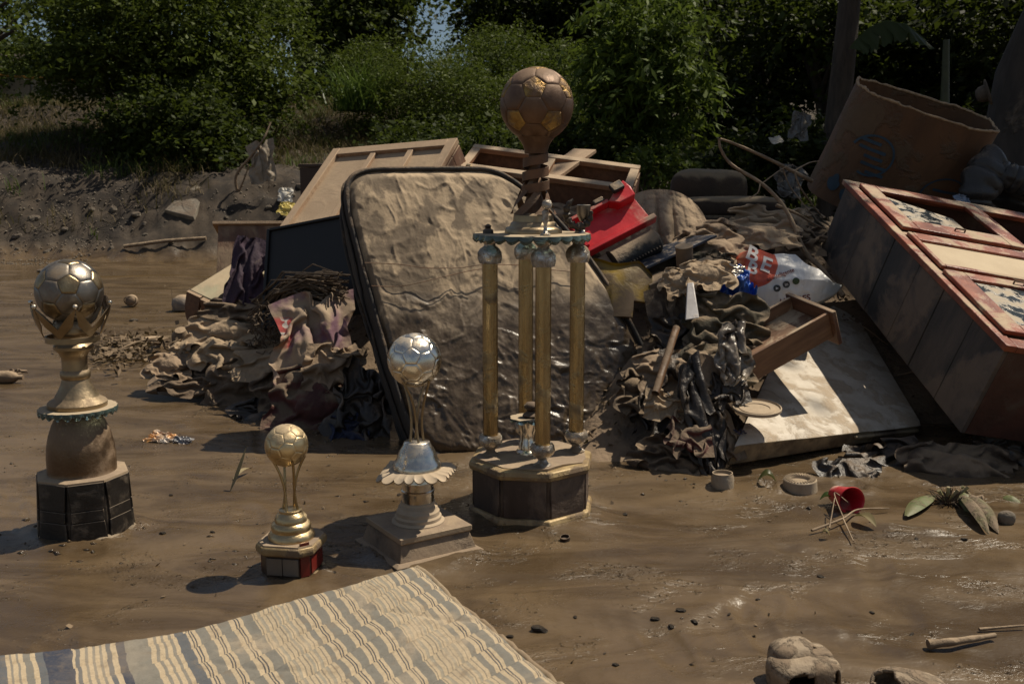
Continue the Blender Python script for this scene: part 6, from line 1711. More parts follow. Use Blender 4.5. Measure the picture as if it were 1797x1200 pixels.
tree('bush', 'dark low bush behind the open-fronted cabinet', 'bush', (gx(960, 13.6), 13.6), .04,
     [blob(1000, 255, 230, 90, 13.4, .8, 200), blob(860, 255, 170, 80, 13.8, .8, 130), blob(740, 245, 150, 70, 14.2, .7, 100), blob(1120, 270, 170, 80, 12.6, .7, 140)], LEAF_A, .075, 26, .15, .5, group=TG)
tree('weed_clump', 'low sunlit weeds beside the brown armchair', 'weeds', (gx(1130, 9.5), 9.5), .02,
     [blob(1135, 290, 130, 50, 9.5, .5, 60), blob(1190, 300, 60, 30, 9.3, .3, 24)], LEAF_B, .060, 22, .09, .45, group=TG)
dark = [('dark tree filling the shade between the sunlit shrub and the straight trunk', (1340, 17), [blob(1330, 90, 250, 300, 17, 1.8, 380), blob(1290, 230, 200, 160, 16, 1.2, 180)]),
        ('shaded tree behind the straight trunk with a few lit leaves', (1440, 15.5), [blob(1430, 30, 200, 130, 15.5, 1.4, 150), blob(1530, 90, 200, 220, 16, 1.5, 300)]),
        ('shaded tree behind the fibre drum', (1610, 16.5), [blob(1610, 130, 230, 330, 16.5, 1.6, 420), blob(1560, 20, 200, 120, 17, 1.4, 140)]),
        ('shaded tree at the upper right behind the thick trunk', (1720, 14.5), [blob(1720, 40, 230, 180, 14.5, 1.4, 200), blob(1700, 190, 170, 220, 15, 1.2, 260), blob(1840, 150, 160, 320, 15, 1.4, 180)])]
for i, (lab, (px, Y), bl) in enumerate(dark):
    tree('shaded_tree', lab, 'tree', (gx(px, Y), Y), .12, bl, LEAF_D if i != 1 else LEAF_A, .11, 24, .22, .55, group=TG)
tree('bush', 'black-green undergrowth behind the branches and plastic scraps', 'bush', (gx(1320, 11.5), 11.5), .03,
     [blob(1310, 290, 200, 110, 11.5, .7, 170), blob(1420, 270, 140, 130, 11.5, .7, 140), blob(1560, 280, 200, 120, 11, .7, 120), blob(1690, 300, 120, 120, 10.5, .6, 90)], LEAF_D, .085, 22, .16, .5, group=TG)
# straight trunk and the thick patched trunk; their crowns are over the yard, out of the picture
tree('shade_tree', 'straight dark trunk rising behind the fibre drum', 'tree', (gx(1473, 11.0), 11.0), .150,
     [((gx(1473, 11) + 1.6, 11.4, 8.2), (2.6, 2.2, 1.7), 420), ((gx(1473, 11) + 4.6, 12.0, 7.6), (2.4, 2.2, 1.7), 330)], LEAF_A, .13, 20, .26, .55, group=TG, limbs=14, trunk_top=(gx(1473, 11) + .15, 11.1, 8.5))
tree('shade_tree', 'thick tree trunk with pale bark patches at the right edge', 'tree', (gx(1785, 8.0), 8.0), .27,
     [((5.6, 8.1, 7.4), (2.4, 2.0, 1.5), 460), ((7.4, 8.6, 6.6), (2.0, 2.4, 1.4), 340)], LEAF_A, .13, 22, .26, .55, bark=BARKP, group=TG, limbs=12, trunk_top=(gx(1785, 8) + .35, 8.1, 7.6))
# the wood behind, one mass
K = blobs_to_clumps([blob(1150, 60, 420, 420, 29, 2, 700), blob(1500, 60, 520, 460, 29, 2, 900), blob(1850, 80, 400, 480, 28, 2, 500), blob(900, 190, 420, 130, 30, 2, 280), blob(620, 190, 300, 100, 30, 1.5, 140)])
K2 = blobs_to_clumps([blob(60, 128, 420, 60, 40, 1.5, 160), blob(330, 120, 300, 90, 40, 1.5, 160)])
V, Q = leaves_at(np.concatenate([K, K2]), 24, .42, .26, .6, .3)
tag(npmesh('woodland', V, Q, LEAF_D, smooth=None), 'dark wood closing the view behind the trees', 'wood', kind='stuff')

# plantain leaf hanging beside the straight trunk
bp = root('plantain_plant', 'plantain with one torn grey-green leaf drooping right of the straight trunk', 'plant', (gx(1655, 10.4), 10.4, Hs(gx(1655, 10.4), 10.4)))
o_ = Vector(bp.location)
MB().tube([(0, 0, -.1), (.02, 0, .8), (-.02, .0, 1.5), (-.06, 0, W(1620, 70, 10.4).z - o_.z)], [.09, .075, .05, .03], 12).build('stem', mat('plantain_stem', (.06, .07, .03), rough=.6, mud=.3), bp, smooth=60)
rib = [W(1622, 72, 10.4), W(1590, 45, 10.35), W(1555, 38, 10.3), W(1525, 50, 10.25), W(1503, 70, 10.2), W(1490, 86, 10.2)]
V = []; Q = []; n = 60; m_ = 7
for i in range(n):
    f_ = i / (n - 1) * (len(rib) - 1); j = min(int(f_), len(rib) - 2); p = rib[j].lerp(rib[j + 1], f_ - j)
    wdt = .20 * math.sin(math.pi * min(1, .12 + i / (n - 1) * .86)) ** .6
    tear = .55 if i in (17, 18, 27, 36, 37, 46) else 1
    for k in range(m_):
        q = k / (m_ - 1)
        V.append(tuple(p - o_ + Vector((.10 * q, -.02 - .06 * q, -wdt * q * tear + .012 * math.sin(i * 1.1) * q))))
for i in range(n - 1):
    for k in range(m_ - 1):
        Q.append((i * m_ + k, (i + 1) * m_ + k, (i + 1) * m_ + k + 1, i * m_ + k + 1))
npmesh('leaf_blade', V, Q, leaf_mat('plantain_leaf', (.040, .056, .024), (.05, .066, .030), .25, .45), bp, smooth=180)
MB().tube([tuple(p - o_) for p in rib], [.018, .014, .011, .008, .006, .003], 8).build('leaf_rib', GRASS_GRN, bp, smooth=60)

def blades(n, pos, h, bend, w, lean=0.3):
    """curved grass blades, three segments each"""
    P = pos; ph = rngL.uniform(0, 2 * math.pi, n); L = h * rngL.uniform(.5, 1.25, n); B_ = bend * rngL.uniform(.3, 1.3, n)
    d = np.stack([np.cos(ph), np.sin(ph), 0 * ph], 1); sd = np.stack([-np.sin(ph), np.cos(ph), 0 * ph], 1)
    rows_ = []
    for f_ in (0, .35, .7, 1):
        c = P + d * (L * B_ * f_ ** 1.8)[:, None] + np.array([0, 0, 1.]) * (L * (f_ - .45 * B_ * f_ ** 2.4))[:, None]
        ww = (w * (1 - f_ * .92) * rngL.uniform(.7, 1.3, n))[:, None]
        rows_.append(np.stack([c - sd * ww, c + sd * ww], 1))
    A_ = np.stack(rows_, 1).reshape(n, 8, 3)
    base = np.arange(n)[:, None, None] * 8
    q = np.array([[0, 1, 3, 2], [2, 3, 5, 4], [4, 5, 7, 6]])[None] + base
    return A_.reshape(-1, 3), q.reshape(-1, 4)
rp = W(625, 195, 16.0)
rc = root('reed_clump', 'clump of bright green reeds above the bank left of the brown ball', 'reeds', tuple(rp))
pos = rngL.normal(0, 1, (260, 3)) * np.array([.20, .2, 0])
V, Q = blades(260, pos, .95, .95, .013)
npmesh('reed_blades', V, Q, REED, rc, smooth=None)
def scatter_bank(n, x0, x1, t0, t1):
    X_ = rngL.uniform(x0, x1, n); t_ = rngL.uniform(t0, t1, n); Y_ = 11.6 + 12 * t_
    X_ = X_ * (Y_ / 14.0)
    return np.stack([X_, Y_, H(X_, Y_) - .02], 1)
p = scatter_bank(34000, -7.8, -1.2, .07, .80)
keep = fbm(p * .9, 3, 123) + sstep(.1, .5, (p[:, 1] - 11.6) / 12) * .75 - .30 > rngL.uniform(-.35, .45, len(p))
p = p[keep]
V, Q = blades(len(p), p, .30, 1.25, .0055)
tag(npmesh('dry_grass', V, Q, GRASS_DRY, smooth=None), 'long dry grass lying over the bank', 'grass', kind='stuff')
p = scatter_bank(16000, -7.8, -1.0, .05, .82)
p = p[fbm(p * 1.1 + 7, 3, 124) > .18]
V, Q = blades(len(p), p, .30, .85, .008)
tag(npmesh('green_grass', V, Q, GRASS_GRN, smooth=None), 'tufts of green grass and weeds on the bank', 'grass', kind='stuff')
X_ = rngL.uniform(-1.2, 9, 26000); Y_ = rngL.uniform(12.2, 19, 26000); p = np.stack([X_, Y_, H(X_, Y_) - .02], 1)
V, Q = blades(len(p), p, .42, .9, .012)
tag(npmesh('undergrowth', V, Q, LEAF_A, smooth=None), 'dark undergrowth at the foot of the trees', 'undergrowth', kind='stuff')

# ------------------------------------------------------------------ road parapet and the parked minibus above the bank
pw0, pw1 = W(-60, 127, 22.2), W(575, 171, 24.5)
CONC = mat('parapet_concrete', (.46, .39, .28), (.30, .25, .175), scale=2.2, rough=.9, bump=.004, bscale=12, mud=.3, mudc=(.12, .095, .06), mscale=1.2, up=.0)
YLINE = mat('orange_paint', (.55, .25, .035), (.42, .18, .03), rough=.7, mud=.22, mudc=(.25, .18, .1), bump=.001)
pa = root('road_parapet', 'low concrete road wall with an orange painted top above the bank', 'wall', (pw0.x, pw0.y, pw0.z), axes((pw1 - pw0), Vector((0, 1, 0))))
Lp = (pw1 - pw0).length; k = 6
for i in range(k):
    MB().box((Lp * i / k + .02, -.10, -.62), (Lp * (i + 1) / k - .02, .12, -.055)).build('wall_block', CONC, pa, bevel=.02)
MB().box((-.02, -.15, -1.4), (Lp, .16, -.66)).build('wall_footing', CONC, pa, bevel=.02)
MB().box((0, -.12, -.053), (Lp, .14, 0)).build('painted_cap', YLINE, pa, bevel=.01)
VANP = mat('dark_bus_paint', (.10, .115, .12), (.075, .085, .09), rough=.3, mud=.22, mudc=(.12, .10, .07), bump=0)
VGL = mat('bus_glass', (.02, .025, .028), (.012, .015, .017), rough=.06, mud=.1, bump=0)
vp_ = W(80, 132, 30.0)
vn = root('parked_minibus', 'dark grey minibus parked on the road behind the wall, half hidden by leaves', 'minibus', tuple(vp_ + Vector((2.2, 0, -1.25))), rotz(4))
mb = MB(); prof = [(-2.25, .35), (-2.25, 1.0), (-2.18, 1.45), (-2.05, 2.0), (-1.9, 2.08), (1.3, 2.06), (1.75, 1.45), (2.3, 1.15), (2.4, .35)]
n = len(prof); mb.add([(x, -.85, z) for x, z in prof] + [(x, .85, z) for x, z in prof], [tuple(range(n - 1, -1, -1)), tuple(range(n, 2 * n))] + [(i, (i + 1) % n, n + (i + 1) % n, n + i) for i in range(n)])
mb.build('body', VANP, vn, bevel=.06)
for xa, xb in ((-1.95, -.95), (-.85, .15), (.25, 1.25)):
    MB().box((xa, -.868, 1.35), (xb, -.856, 1.88)).build('window', VGL, vn, bevel=.01)
for x in (-1.4, 1.5):
    MB().lathe([(.2, -.1), (.33, -.1), (.35, 0), (.33, .1), (.2, .1)], 24).build('wheel', BLKR, vn, smooth=40, M=Matrix.Translation((x, -.8, .35)) @ Matrix.Rotation(math.pi / 2, 4, 'X'))
# ------------------------------------------------------------------ stones and litter on the bank
STONE = mat('pale_stone', (.22, .19, .15), (.13, .11, .085), scale=9, rough=.9, bump=.004, bscale=30, mud=.3, mudc=(.14, .105, .075))
def rock_mesh(name, seed, n=10, squash=.6):
    A_, B_ = np.meshgrid(np.linspace(0, math.pi, n), np.linspace(0, 2 * math.pi, 2 * n, endpoint=False), indexing='ij')
    P = np.stack([np.sin(A_) * np.cos(B_), np.sin(A_) * np.sin(B_), np.cos(A_)], -1)
    P = P * (1 + .35 * fbm(P * 1.4 + seed, 2, seed))[..., None]
    P = np.sign(P) * np.abs(P) ** .85 * np.array([1, .8, squash])
    return npmesh(name, P, gridq(n, 2 * n, False, True)[:, ::-1], STONE, smooth=40)
rs = random.Random(12); protos = []
spots = []
for i in range(60):
    px = rs.choice([rs.uniform(-5, 130), rs.uniform(0, 420), rs.uniform(440, 530)]); py = rs.uniform(345, 452) if px < 430 else rs.uniform(318, 368)
    spots.append((px, py, rs.uniform(2.2, 5.5) if i > 14 else rs.uniform(5, 9)))
where = ['at the foot of the left bank', 'on the dark earth of the bank', 'among the pebbles by the far puddle']
for i, (px, py, r) in enumerate(spots):
    d = ray(px, py); Y = 11.0
    for _ in range(60):
        Y += .06; p = W(px, py, Y)
        if p.z < Hs(p.x, p.y): break
    if i < 5:
        o = rock_mesh('stone', 200 + i)
    else:
        o = protos[i % 5].copy(); COL.objects.link(o)
    if i < 5: protos.append(o)
    s = r * pm(Y, p.z)
    o.location = p - Vector((0, 0, s * .25)); o.scale = (s, s, s); o.rotation_euler = (rs.uniform(-.3, .3), rs.uniform(-.3, .3), rs.uniform(0, 6))
    tag(o, 'pale grey stone lying loose on the dark earth bank', 'stone', 'loose stones on the bank')
# small pebbles: too many to count
n = 3000
px = rngL.uniform(-10, 540, n) ** 1.0; X_ = (px - CX) / F * 13; Y_ = rngL.uniform(11.4, 15.0, n); X_ = X_ * Y_ / 13
k = fbm(np.stack([X_ * 1.2, Y_ * 1.2, 0 * X_], 1), 3, 201) + .35 * (X_ < -5.5) > .05; X_, Y_ = X_[k], Y_[k]; n = len(X_)
C = np.stack([X_, Y_, H(X_, Y_) + .004], 1); s = rngL.uniform(.006, .020, n)[:, None, None]
oc = np.array([[1, 0, 0], [0, 1, 0], [-1, 0, 0], [0, -1, 0], [0, 0, .7], [0, 0, -.7]]) 
V = C[:, None] + (oc[None] * (1 + rngL.normal(0, .2, (n, 6, 1)))) * s
fq = np.array([[0, 1, 4], [1, 2, 4], [2, 3, 4], [3, 0, 4], [1, 0, 5], [2, 1, 5], [3, 2, 5], [0, 3, 5]])
tag(npmesh('pebbles', V.reshape(-1, 3), (fq[None] + np.arange(n)[:, None, None] * 6).reshape(-1, 3), STONE, smooth=None), 'scattered pebbles and rubble on the bank', 'pebbles', kind='stuff')
def on_bank(px, py, Y=10.5):
    for _ in range(120):
        Y += .05; p = W(px, py, Y)
        if p.z < Hs(p.x, p.y) + .01: break
    return p
a, b_, c = on_bank(283, 352), on_bank(345, 386), on_bank(300, 374)
o = root('concrete_slab', 'flat broken concrete slab lying on the bank', 'slab', tuple(c + Vector((0, 0, .03))), axes(b_ - c, a - c))
lx = (b_ - c).length
mb = MB(); q = [(-.05, -.05), (lx, -.04), (lx * .75, .14), (.08, .55), (-.12, .62), (-.10, .2)]
mb.add([(x, y, z) for z in (-.05, .03) for x, y in q], [tuple(range(5, -1, -1)), tuple(range(6, 12))] + [(i, (i + 1) % 6, 6 + (i + 1) % 6, 6 + i) for i in range(6)]); mb.build('slab', STONE, o, bevel=.008)
p0, p1 = on_bank(218, 437), on_bank(362, 424)
tag(MB().tube([p0 + Vector((0, 0, .03)), (p0 + p1) / 2 + Vector((0, 0, .05)), p1 + Vector((0, 0, .04))], .022, 8).build('pole', BARK, None, smooth=60), 'long thin pole lying at the foot of the bank', 'pole')
sp_ = on_bank(420, 336)
stick('stake', 'crooked stick standing in the bank with a torn sack on it', [sp_ - Vector((0, 0, .1)), W(414, 310, sp_.y - .05), W(440, 275, sp_.y - .1), W(462, 245, sp_.y - .1), W(475, 215, sp_.y)], .02, 'stick', subs=[([W(420, 335, sp_.y), W(432, 305, sp_.y), W(436, 290, sp_.y)], .012)])
lump('torn_sack', 'torn translucent sack caught on the crooked stick', 'sack', mat('pale_sack', (.30, .25, .19), (.22, .18, .13), rough=.6, mud=.35, mudc=(.22, .165, .11)), 458, 284, 44, 66, sp_.y - .12, slope=80, seed=301, k='g')
WB = mat('white_polybag', (.62, .60, .55), (.5, .47, .4), rough=.4, mud=.25, mudc=(.4, .32, .2))
q = on_bank(503, 350); lump('plastic_bag', 'small white bag on the bank beside the tipped cabinet', 'bag', WB, 501, 342, 22, 24, q.y - .1, slope=60, seed=302, k='d', thick=.8)
q = on_bank(503, 376); lump('plastic_bag', 'yellow bag on the bank beside the tipped cabinet', 'bag', mat('yellow_polybag', (.55, .42, .09), (.45, .36, .1), rough=.4, mud=.2), 506, 366, 34, 24, q.y - .1, slope=45, seed=303, k='d', thick=.8)
bx_ = W(527, 338, 5.9); o = root('dark_box', 'dark box standing behind the tipped cabinet', 'box', tuple(bx_), rotz(-12))
MB().box((0, 0, -.5), (.35, .3, .145)).build('case', DARKBOARD, o, bevel=.004); MB().box((-.006, -.006, .146), (.356, .306, .165)).build('lid', DARKBOARD, o, bevel=.004)
GREYPL = mat('dull_grey_film', (.15, .15, .145), (.07, .068, .064), scale=9, rough=.28, bump=.004, bscale=30, mud=.4, mudc=(.11, .085, .06), mscale=9)
lump('plastic_scrap', 'clear plastic sheet snagged in the dark undergrowth left of the drum', 'plastic', GREYPL, 1405, 222, 34, 44, 8.5, slope=80, seed=304, k='g')
lump('plastic_scrap', 'grey plastic sheet hanging below the branches', 'plastic', GREYPL, 1388, 318, 50, 50, 7.2, slope=75, seed=305, k='h')
lump('plastic_scrap', 'bright torn plastic scrap in the undergrowth above the armchair', 'plastic', WB, 1362, 246, 22, 14, 8.6, slope=60, seed=306, k='f')
hp_ = W(1735, 162, 7.62); 
tag(MB().lathe([(.10, 0), (.098, .01), (.062, .02), (.058, .06), (.04, .085), (.001, .092)], 28).build('sun_hat', mat('drab_hat', (.12, .095, .07), rough=.9, mud=.3), None, smooth=60, M=Matrix.Translation(hp_) @ Matrix.Rotation(math.radians(70), 4, 'Y') @ Matrix.Rotation(math.radians(200), 4, 'X')), 'drab round hat hung on the thick patched trunk', 'hat')

# ------------------------------------------------------------------ coarse fibre bundle and stalks left of the mattress
FIBRE = mat('muddy_fibre', (.115, .082, .053), (.06, .043, .029), scale=20, rough=.9, bump=.001, mud=.35, mudc=(.21, .15, .095))
mb = MB(); rr = random.Random(21)
c0, c1 = W(470, 548, 4.62), W(590, 498, 4.30)
for i in range(90):
    f_ = rr.random(); a = c0 + Vector((rr.uniform(-.09, .09), rr.uniform(-.06, .06), rr.uniform(-.06, .05))); b_ = c1 + Vector((rr.uniform(-.06, .06), rr.uniform(-.05, .05), rr.uniform(-.07, .05)))
    m1 = a.lerp(b_, .35) + Vector((rr.uniform(-.03, .03), rr.uniform(-.05, .0), .05 + rr.uniform(0, .05))); m2 = a.lerp(b_, .7) + Vector((rr.uniform(-.03, .03), rr.uniform(-.05, .0), .05 + rr.uniform(-.03, .04)))
    mb.tube([a, a.lerp(m1, .6), m1, m2, b_], rr.uniform(.002, .0055), 5, cap=False)
tag(mb.build('rope_bundle', FIBRE, None, smooth=60), 'bundle of muddy rope and fibre beside the standing mattress', 'rope')
mb = MB()
for i in range(160):
    a = W(rr.uniform(445, 500), rr.uniform(540, 640), rr.uniform(4.35, 4.55)); d = Vector((rr.uniform(-1, 1), rr.uniform(-1, .3), rr.uniform(-.9, .9))) * .05
    mb.tube([a, a + d * .5 + Vector((rr.uniform(-.015, .015), 0, rr.uniform(-.015, .015))), a + d], rr.uniform(.0015, .0035), 4, cap=False)
tag(mb.build('root_mat', FIBRE, None, smooth=60), 'matted dark roots hanging between the banner and the tan cloths', 'roots', kind='stuff')
# leaf litter, chips and sticks trodden into the heap
def chips(name, label, n, sampler, size, m, elong=.5, kind='stuff', cat='litter', lift=.01):
    C = sampler(n); n = len(C)
    ph = rngL.uniform(0, 6.283, n); al = rngL.normal(0, .45, n)
    d = np.stack([np.cos(ph) * np.cos(al), np.sin(ph) * np.cos(al), np.sin(al)], 1); r = rngL.normal(0, .5, (n, 3)) + np.array([0, 0, 1.]); s = np.cross(d, r); s /= np.linalg.norm(s, axis=1)[:, None]
    L = size * rngL.uniform(.4, 1.5, n); V, Q = quads_from(C + np.array([0, 0, lift]), d, s, L, L * elong * rngL.uniform(.4, 1.4, n))
    return tag(npmesh(name, V, Q, m, smooth=None), label, cat, kind=kind)
LITTER = leaf_mat('mud_litter', (.065, .047, .031), (.24, .175, .112), .05, .8)
def heap_s(n):
    X_ = rngL.uniform(-1.7, 2.3, n); Y_ = rngL.uniform(3.3, 5.9, n); z = Mh(X_, Y_); k = z > .02
    return np.stack([X_, Y_, z], 1)[k]
chips('heap_litter', 'leaves, chips and scraps trodden into the heap', 7000, heap_s, .020, LITTER, elong=.7)
mb = MB()
for i in range(150):
    X_ = rr.uniform(-1.6, 2.2); Y_ = rr.uniform(3.4, 5.6); z = Mz(X_, Y_)
    if z < .03: continue
    a = Vector((X_, Y_, z + .01)); d = Vector((rr.uniform(-1, 1), rr.uniform(-1, 1), rr.uniform(-.1, .5))).normalized() * rr.uniform(.05, .22)
    mb.tube([a, a + d * .5 + Vector((0, 0, rr.uniform(-.01, .02))), a + d], rr.uniform(.002, .005), 5)
tag(mb.build('twig_litter', BARK, None, smooth=60), 'small twigs strewn over the heap', 'twigs', kind='stuff')
def mud_s(n):
    Y_ = rngL.uniform(1.5, 11.5, n) ; X_ = rngL.uniform(-.6, .6, n) * Y_
    k = fbm(np.stack([X_ * .8, Y_ * .8, 0 * X_], 1), 3, 210) > rngL.uniform(-.3, .5, n); X_, Y_ = X_[k], Y_[k]
    return np.stack([X_, Y_, H(X_, Y_)], 1)
chips('mud_litter', 'tiny leaf scraps and grit on the mud', 2600, mud_s, .016, LITTER, lift=.003)
# ring of litter on the mud left of the heap
def ring_s(n):
    px = rngL.normal(215, 45, n); py = 622 + (px - 215) * -.10 + rngL.normal(0, 14, n)
    return np.array([tuple(G(a, c) + Vector((0, 0, .01 + abs(rngL.normal(0, .025))))) for a, c in zip(px, py)])
chips('drift_litter', 'drift of wet leaves and stalks on the mud behind the crown trophy', 700, ring_s, .05, LITTER, elong=.4)
for i, (a, b_) in enumerate((((165, 640), (330, 598)), ((185, 620), (300, 612)), ((120, 604), (240, 600)))):
    p, q = G(*a), G(*b_); stick('stalk', ['long thin stalk arching over the drift of wet leaves', 'straight stalk lying in the drift of wet leaves', 'stalk nearest the crown trophy in the drift of leaves'][i], [p + Vector((0, 0, .02)), p.lerp(q, .5) + Vector((0, 0, .07 - .02 * i)), q + Vector((0, 0, .03))], .006, 'stalk', group='stalks in the drift of leaves')

# ------------------------------------------------------------------ small things lying on the mud
def gz(px, py):
    p = G(px, py); return Vector((p.x, p.y, Hs(p.x, p.y)))
jp = gz(1268, 852)
o = root('jar', 'short muddy glass jar standing in the mud in front of the white panel', 'jar', tuple(jp - Vector((0, 0, .006))), axes((1, 0, .03), (0, 1, 0)))
MB().lathe([(.034, 0), (.037, .004), (.037, .038), (.033, .046), (.033, .052), (.030, .052), (.030, .040), (.001, .039)], 36).build('body', mat('muddy_jar', (.30, .26, .20), (.22, .185, .14), rough=.3, mud=.45, mudc=(.34, .26, .175), mscale=7), o, smooth=35)
MB().lathe([(.031, .0415), (.001, .0425)], 36).build('contents', MUDTOP, o, smooth=60)
jp = gz(1404, 856)
o = root('ribbed_cap', 'round ribbed filter cap in the mud near the red cup', 'cap', tuple(jp - Vector((0, 0, .004))), axes((1, 0, .04), (0, 1, .03)))
CAPM = mat('muddy_cap', (.40, .33, .24), (.28, .22, .155), rough=.6, mud=.35, mudc=(.33, .25, .165), mscale=8)
MB().lathe([(.052, 0), (.055, .004), (.053, .040), (.050, .043), (.032, .043), (.030, .034), (.001, .034)], 44).build('body', CAPM, o, smooth=30)
for k in range(30):
    a = 2 * math.pi * k / 30; mb = MB(); mb.box((-.0016, .033, .042), (.0016, .049, .0462), Matrix.Rotation(a, 4, 'Z')); mb.build('rib', CAPM, o, smooth=28)
rp_ = gz(1480, 896)
o = root('plastic_cup', 'red plastic cup lying on its side in the mud', 'cup', tuple(rp_ + Vector((0, 0, .036))), axes((1, .18, 0), (.0, .10, 1)))
RCUP = mat('red_cup_plastic', (.55, .02, .035), (.40, .014, .025), rough=.32, mud=.24, mudc=(.5, .33, .26), bump=.0003)
mb = MB(); mb.lathe([(.040, -.045), (.039, -.045), (.037, -.043), (.024, .045), (.001, .046), (.001, .050), (.026, .050), (.0395, -.043)], 36, cap=False); mb.build('cup_wall', RCUP, o, smooth=40, M=Matrix.Rotation(math.radians(180), 4, 'X') @ Matrix.Translation((0, 0, 0)))
MB().lathe([(.0415, .042), (.0425, .0445), (.0415, .047), (.0395, .0445), (.0415, .042)], 36, cap=False).build('rim', RCUP, o, smooth=60)
tw = [gz(1424, 938), gz(1478, 922), gz(1505, 908), gz(1560, 898)]
up_ = lambda p, h: p + Vector((0, 0, h))
DRYLEAF = leaf_mat('muddy_leaf', (.13, .11, .05), (.24, .195, .10), .15, .6)
tg_ = stick('twig', 'thin twig with dried leaves lying in front of the red cup', [up_(tw[0], .012), up_(tw[1], .02), up_(tw[2], .018), up_(tw[3], .012)], .004, 'twig',
      subs=[([up_(gz(1478, 920), .02), up_(gz(1497, 958), .012)], .003), ([up_(gz(1480, 922), .02), up_(gz(1462, 900), .055), up_(gz(1486, 912), .05)], .0025), ([up_(gz(1455, 935), .014), up_(gz(1463, 905), .05)], .0025)])
def leaf_obj(name, label, cat, a, b_, wd, h, m, parent=None, curl=.3, n=14):
    a, b_ = Vector(a), Vector(b_); d = b_ - a; s = d.cross(Vector((0, 0, 1))).normalized(); V = []; Q = []
    for i in range(n):
        f_ = i / (n - 1); c = a.lerp(b_, f_) + Vector((0, 0, h * math.sin(math.pi * f_) + .004)); w_ = wd * math.sin(math.pi * min(1, f_ * .95 + .04)) ** .8
        for k in (-1, -.5, 0, .5, 1):
            V.append(tuple(c + s * (w_ * k * .5) + Vector((0, 0, curl * w_ * (abs(k) ** 1.5)))))
    for i in range(n - 1):
        for k in range(4):
            Q.append((i * 5 + k, (i + 1) * 5 + k, (i + 1) * 5 + k + 1, i * 5 + k + 1))
    if parent is not None:
        V = [tuple(Vector(v) - parent.location) for v in V]
        return npmesh(name, V, Q, m, parent, smooth=180)
    return tag(npmesh(name, V, Q, m, smooth=180), label, cat)
leaf_obj('leaf', None, None, up_(gz(1500, 915), .012), up_(gz(1537, 930), .004), .035, .012, DRYLEAF, tg_)
leaf_obj('leaf', None, None, up_(gz(1440, 946), .006), up_(gz(1456, 948), .006), .02, .012, DRYLEAF, tg_)
leaf_obj('green_leaf', 'small dark green leaf beside the red cup', 'leaf', up_(gz(1438, 888), .01), up_(gz(1462, 890), .014), .035, .01, leaf_mat('fresh_leaf', (.04, .07, .02), (.05, .08, .02), .2, .35))
leaf_obj('green_leaf', 'dark olive leaf curled in the mud before the white panel', 'leaf', up_(gz(1330, 850), .004), up_(gz(1362, 852), .004), .05, .02, leaf_mat('olive_leaf', (.05, .055, .015), (.06, .065, .02), .2, .35))
# long husk leaves on the mud at the left
LHUSK = leaf_mat('husk_leaf', (.26, .21, .12), (.30, .25, .145), .15, .6)
leaf_obj('husk_leaf', 'curved pale husk leaf standing in the mud left of the small gold trophy', 'leaf', up_(gz(404, 858), -.005), W(432, 788, G(404, 858).y + .04), .024, -.012, LHUSK, curl=.4)
leaf_obj('husk_leaf', 'short pale husk leaf lying beside the curved one', 'leaf', up_(gz(410, 842), .0), up_(gz(440, 826), .012), .02, .008, LHUSK)
# crumpled sweet wrapper
lump('sweet_wrapper', 'crumpled white and orange wrapper on the mud right of the crown trophy', 'wrapper', mat('printed_foil', (.62, .60, .56), (.55, .26, .06), scale=16, rough=.3, metal=.2, bump=.002, bscale=30, mud=.28, mudc=(.2, .15, .1), mscale=14), 283, 768, 50, 18, G(283, 772).y, slope=20, seed=401, k='f', thick=1.4)
lump('sweet_wrapper', 'dark twisted end of wrapper beside the white and orange one', 'wrapper', mat('dark_foil', (.14, .13, .14), (.35, .36, .38), scale=20, rough=.3, metal=.3, mud=.25), 320, 772, 30, 12, G(320, 775).y, slope=20, seed=402, k='c', thick=1.4)
# tub, jug, ball, bottle on the far mud
tb = gz(272, 607); o = root('plastic_tub', 'muddy square plastic tub lying on the mud left of the heap', 'tub', tuple(tb - Vector((0, 0, .01))), rotz(-14))
MB().box((-.075, -.05, 0), (.055, .06, .062)).build('body', MUDOBJ, o, bevel=.014); MB().box((.0555, -.043, .006), (.062, .053, .056)).build('lid', MUDOBJ, o, bevel=.003)
jg = gz(322, 606); MUDPOT = MUDOBJ
tag(MB().lathe([(.02, 0), (.05, .004), (.062, .03), (.058, .06), (.036, .082), (.034, .09), (.028, .09)], 32).build('clay_pot', MUDPOT, None, smooth=50, M=Matrix.Translation(jg + Vector((0, 0, .02))) @ Matrix.Rotation(math.radians(25), 4, 'X')), 'tilted muddy pot beside the square tub', 'pot')
bl2 = gz(232, 538); o = root('small_ball', 'small muddy ball lying on the far mud behind the crown trophy', 'ball', tuple(bl2))
MB().lathe([(max(.001, .048 * math.sin(t_)), .046 - .048 * math.cos(t_)) for t_ in np.linspace(.05, 3.09, 16)], 28).build('ball', MUDOBJ, o, smooth=180)
MB().tube([(.048 * math.cos(a), -.030 + .012 * math.sin(2 * a), .046 + .040 * math.sin(a)) for a in np.linspace(0, 6.283, 24)], .004, 6, cap=False).build('seam', MUDOBJ, o, smooth=60)
bt = gz(6, 672); o = root('bottle', 'mud-covered bottle lying at the left edge of the mud', 'bottle', tuple(bt + Vector((0, 0, .028))), axes((0, 1, 0), (0, 0, 1)))
MB().lathe([(.028, -.12), (.031, -.115), (.031, .035), (.024, .06), (.012, .075), (.012, .10)], 24).build('body', MUDOBJ, o, smooth=50)
tg2 = gz(28, 655); lump('rag', 'small muddy rag and dish behind the bottle at the left edge', 'rag', CL_SACK, 22, 655, 50, 14, tg2.y, slope=15, seed=404, k='b')
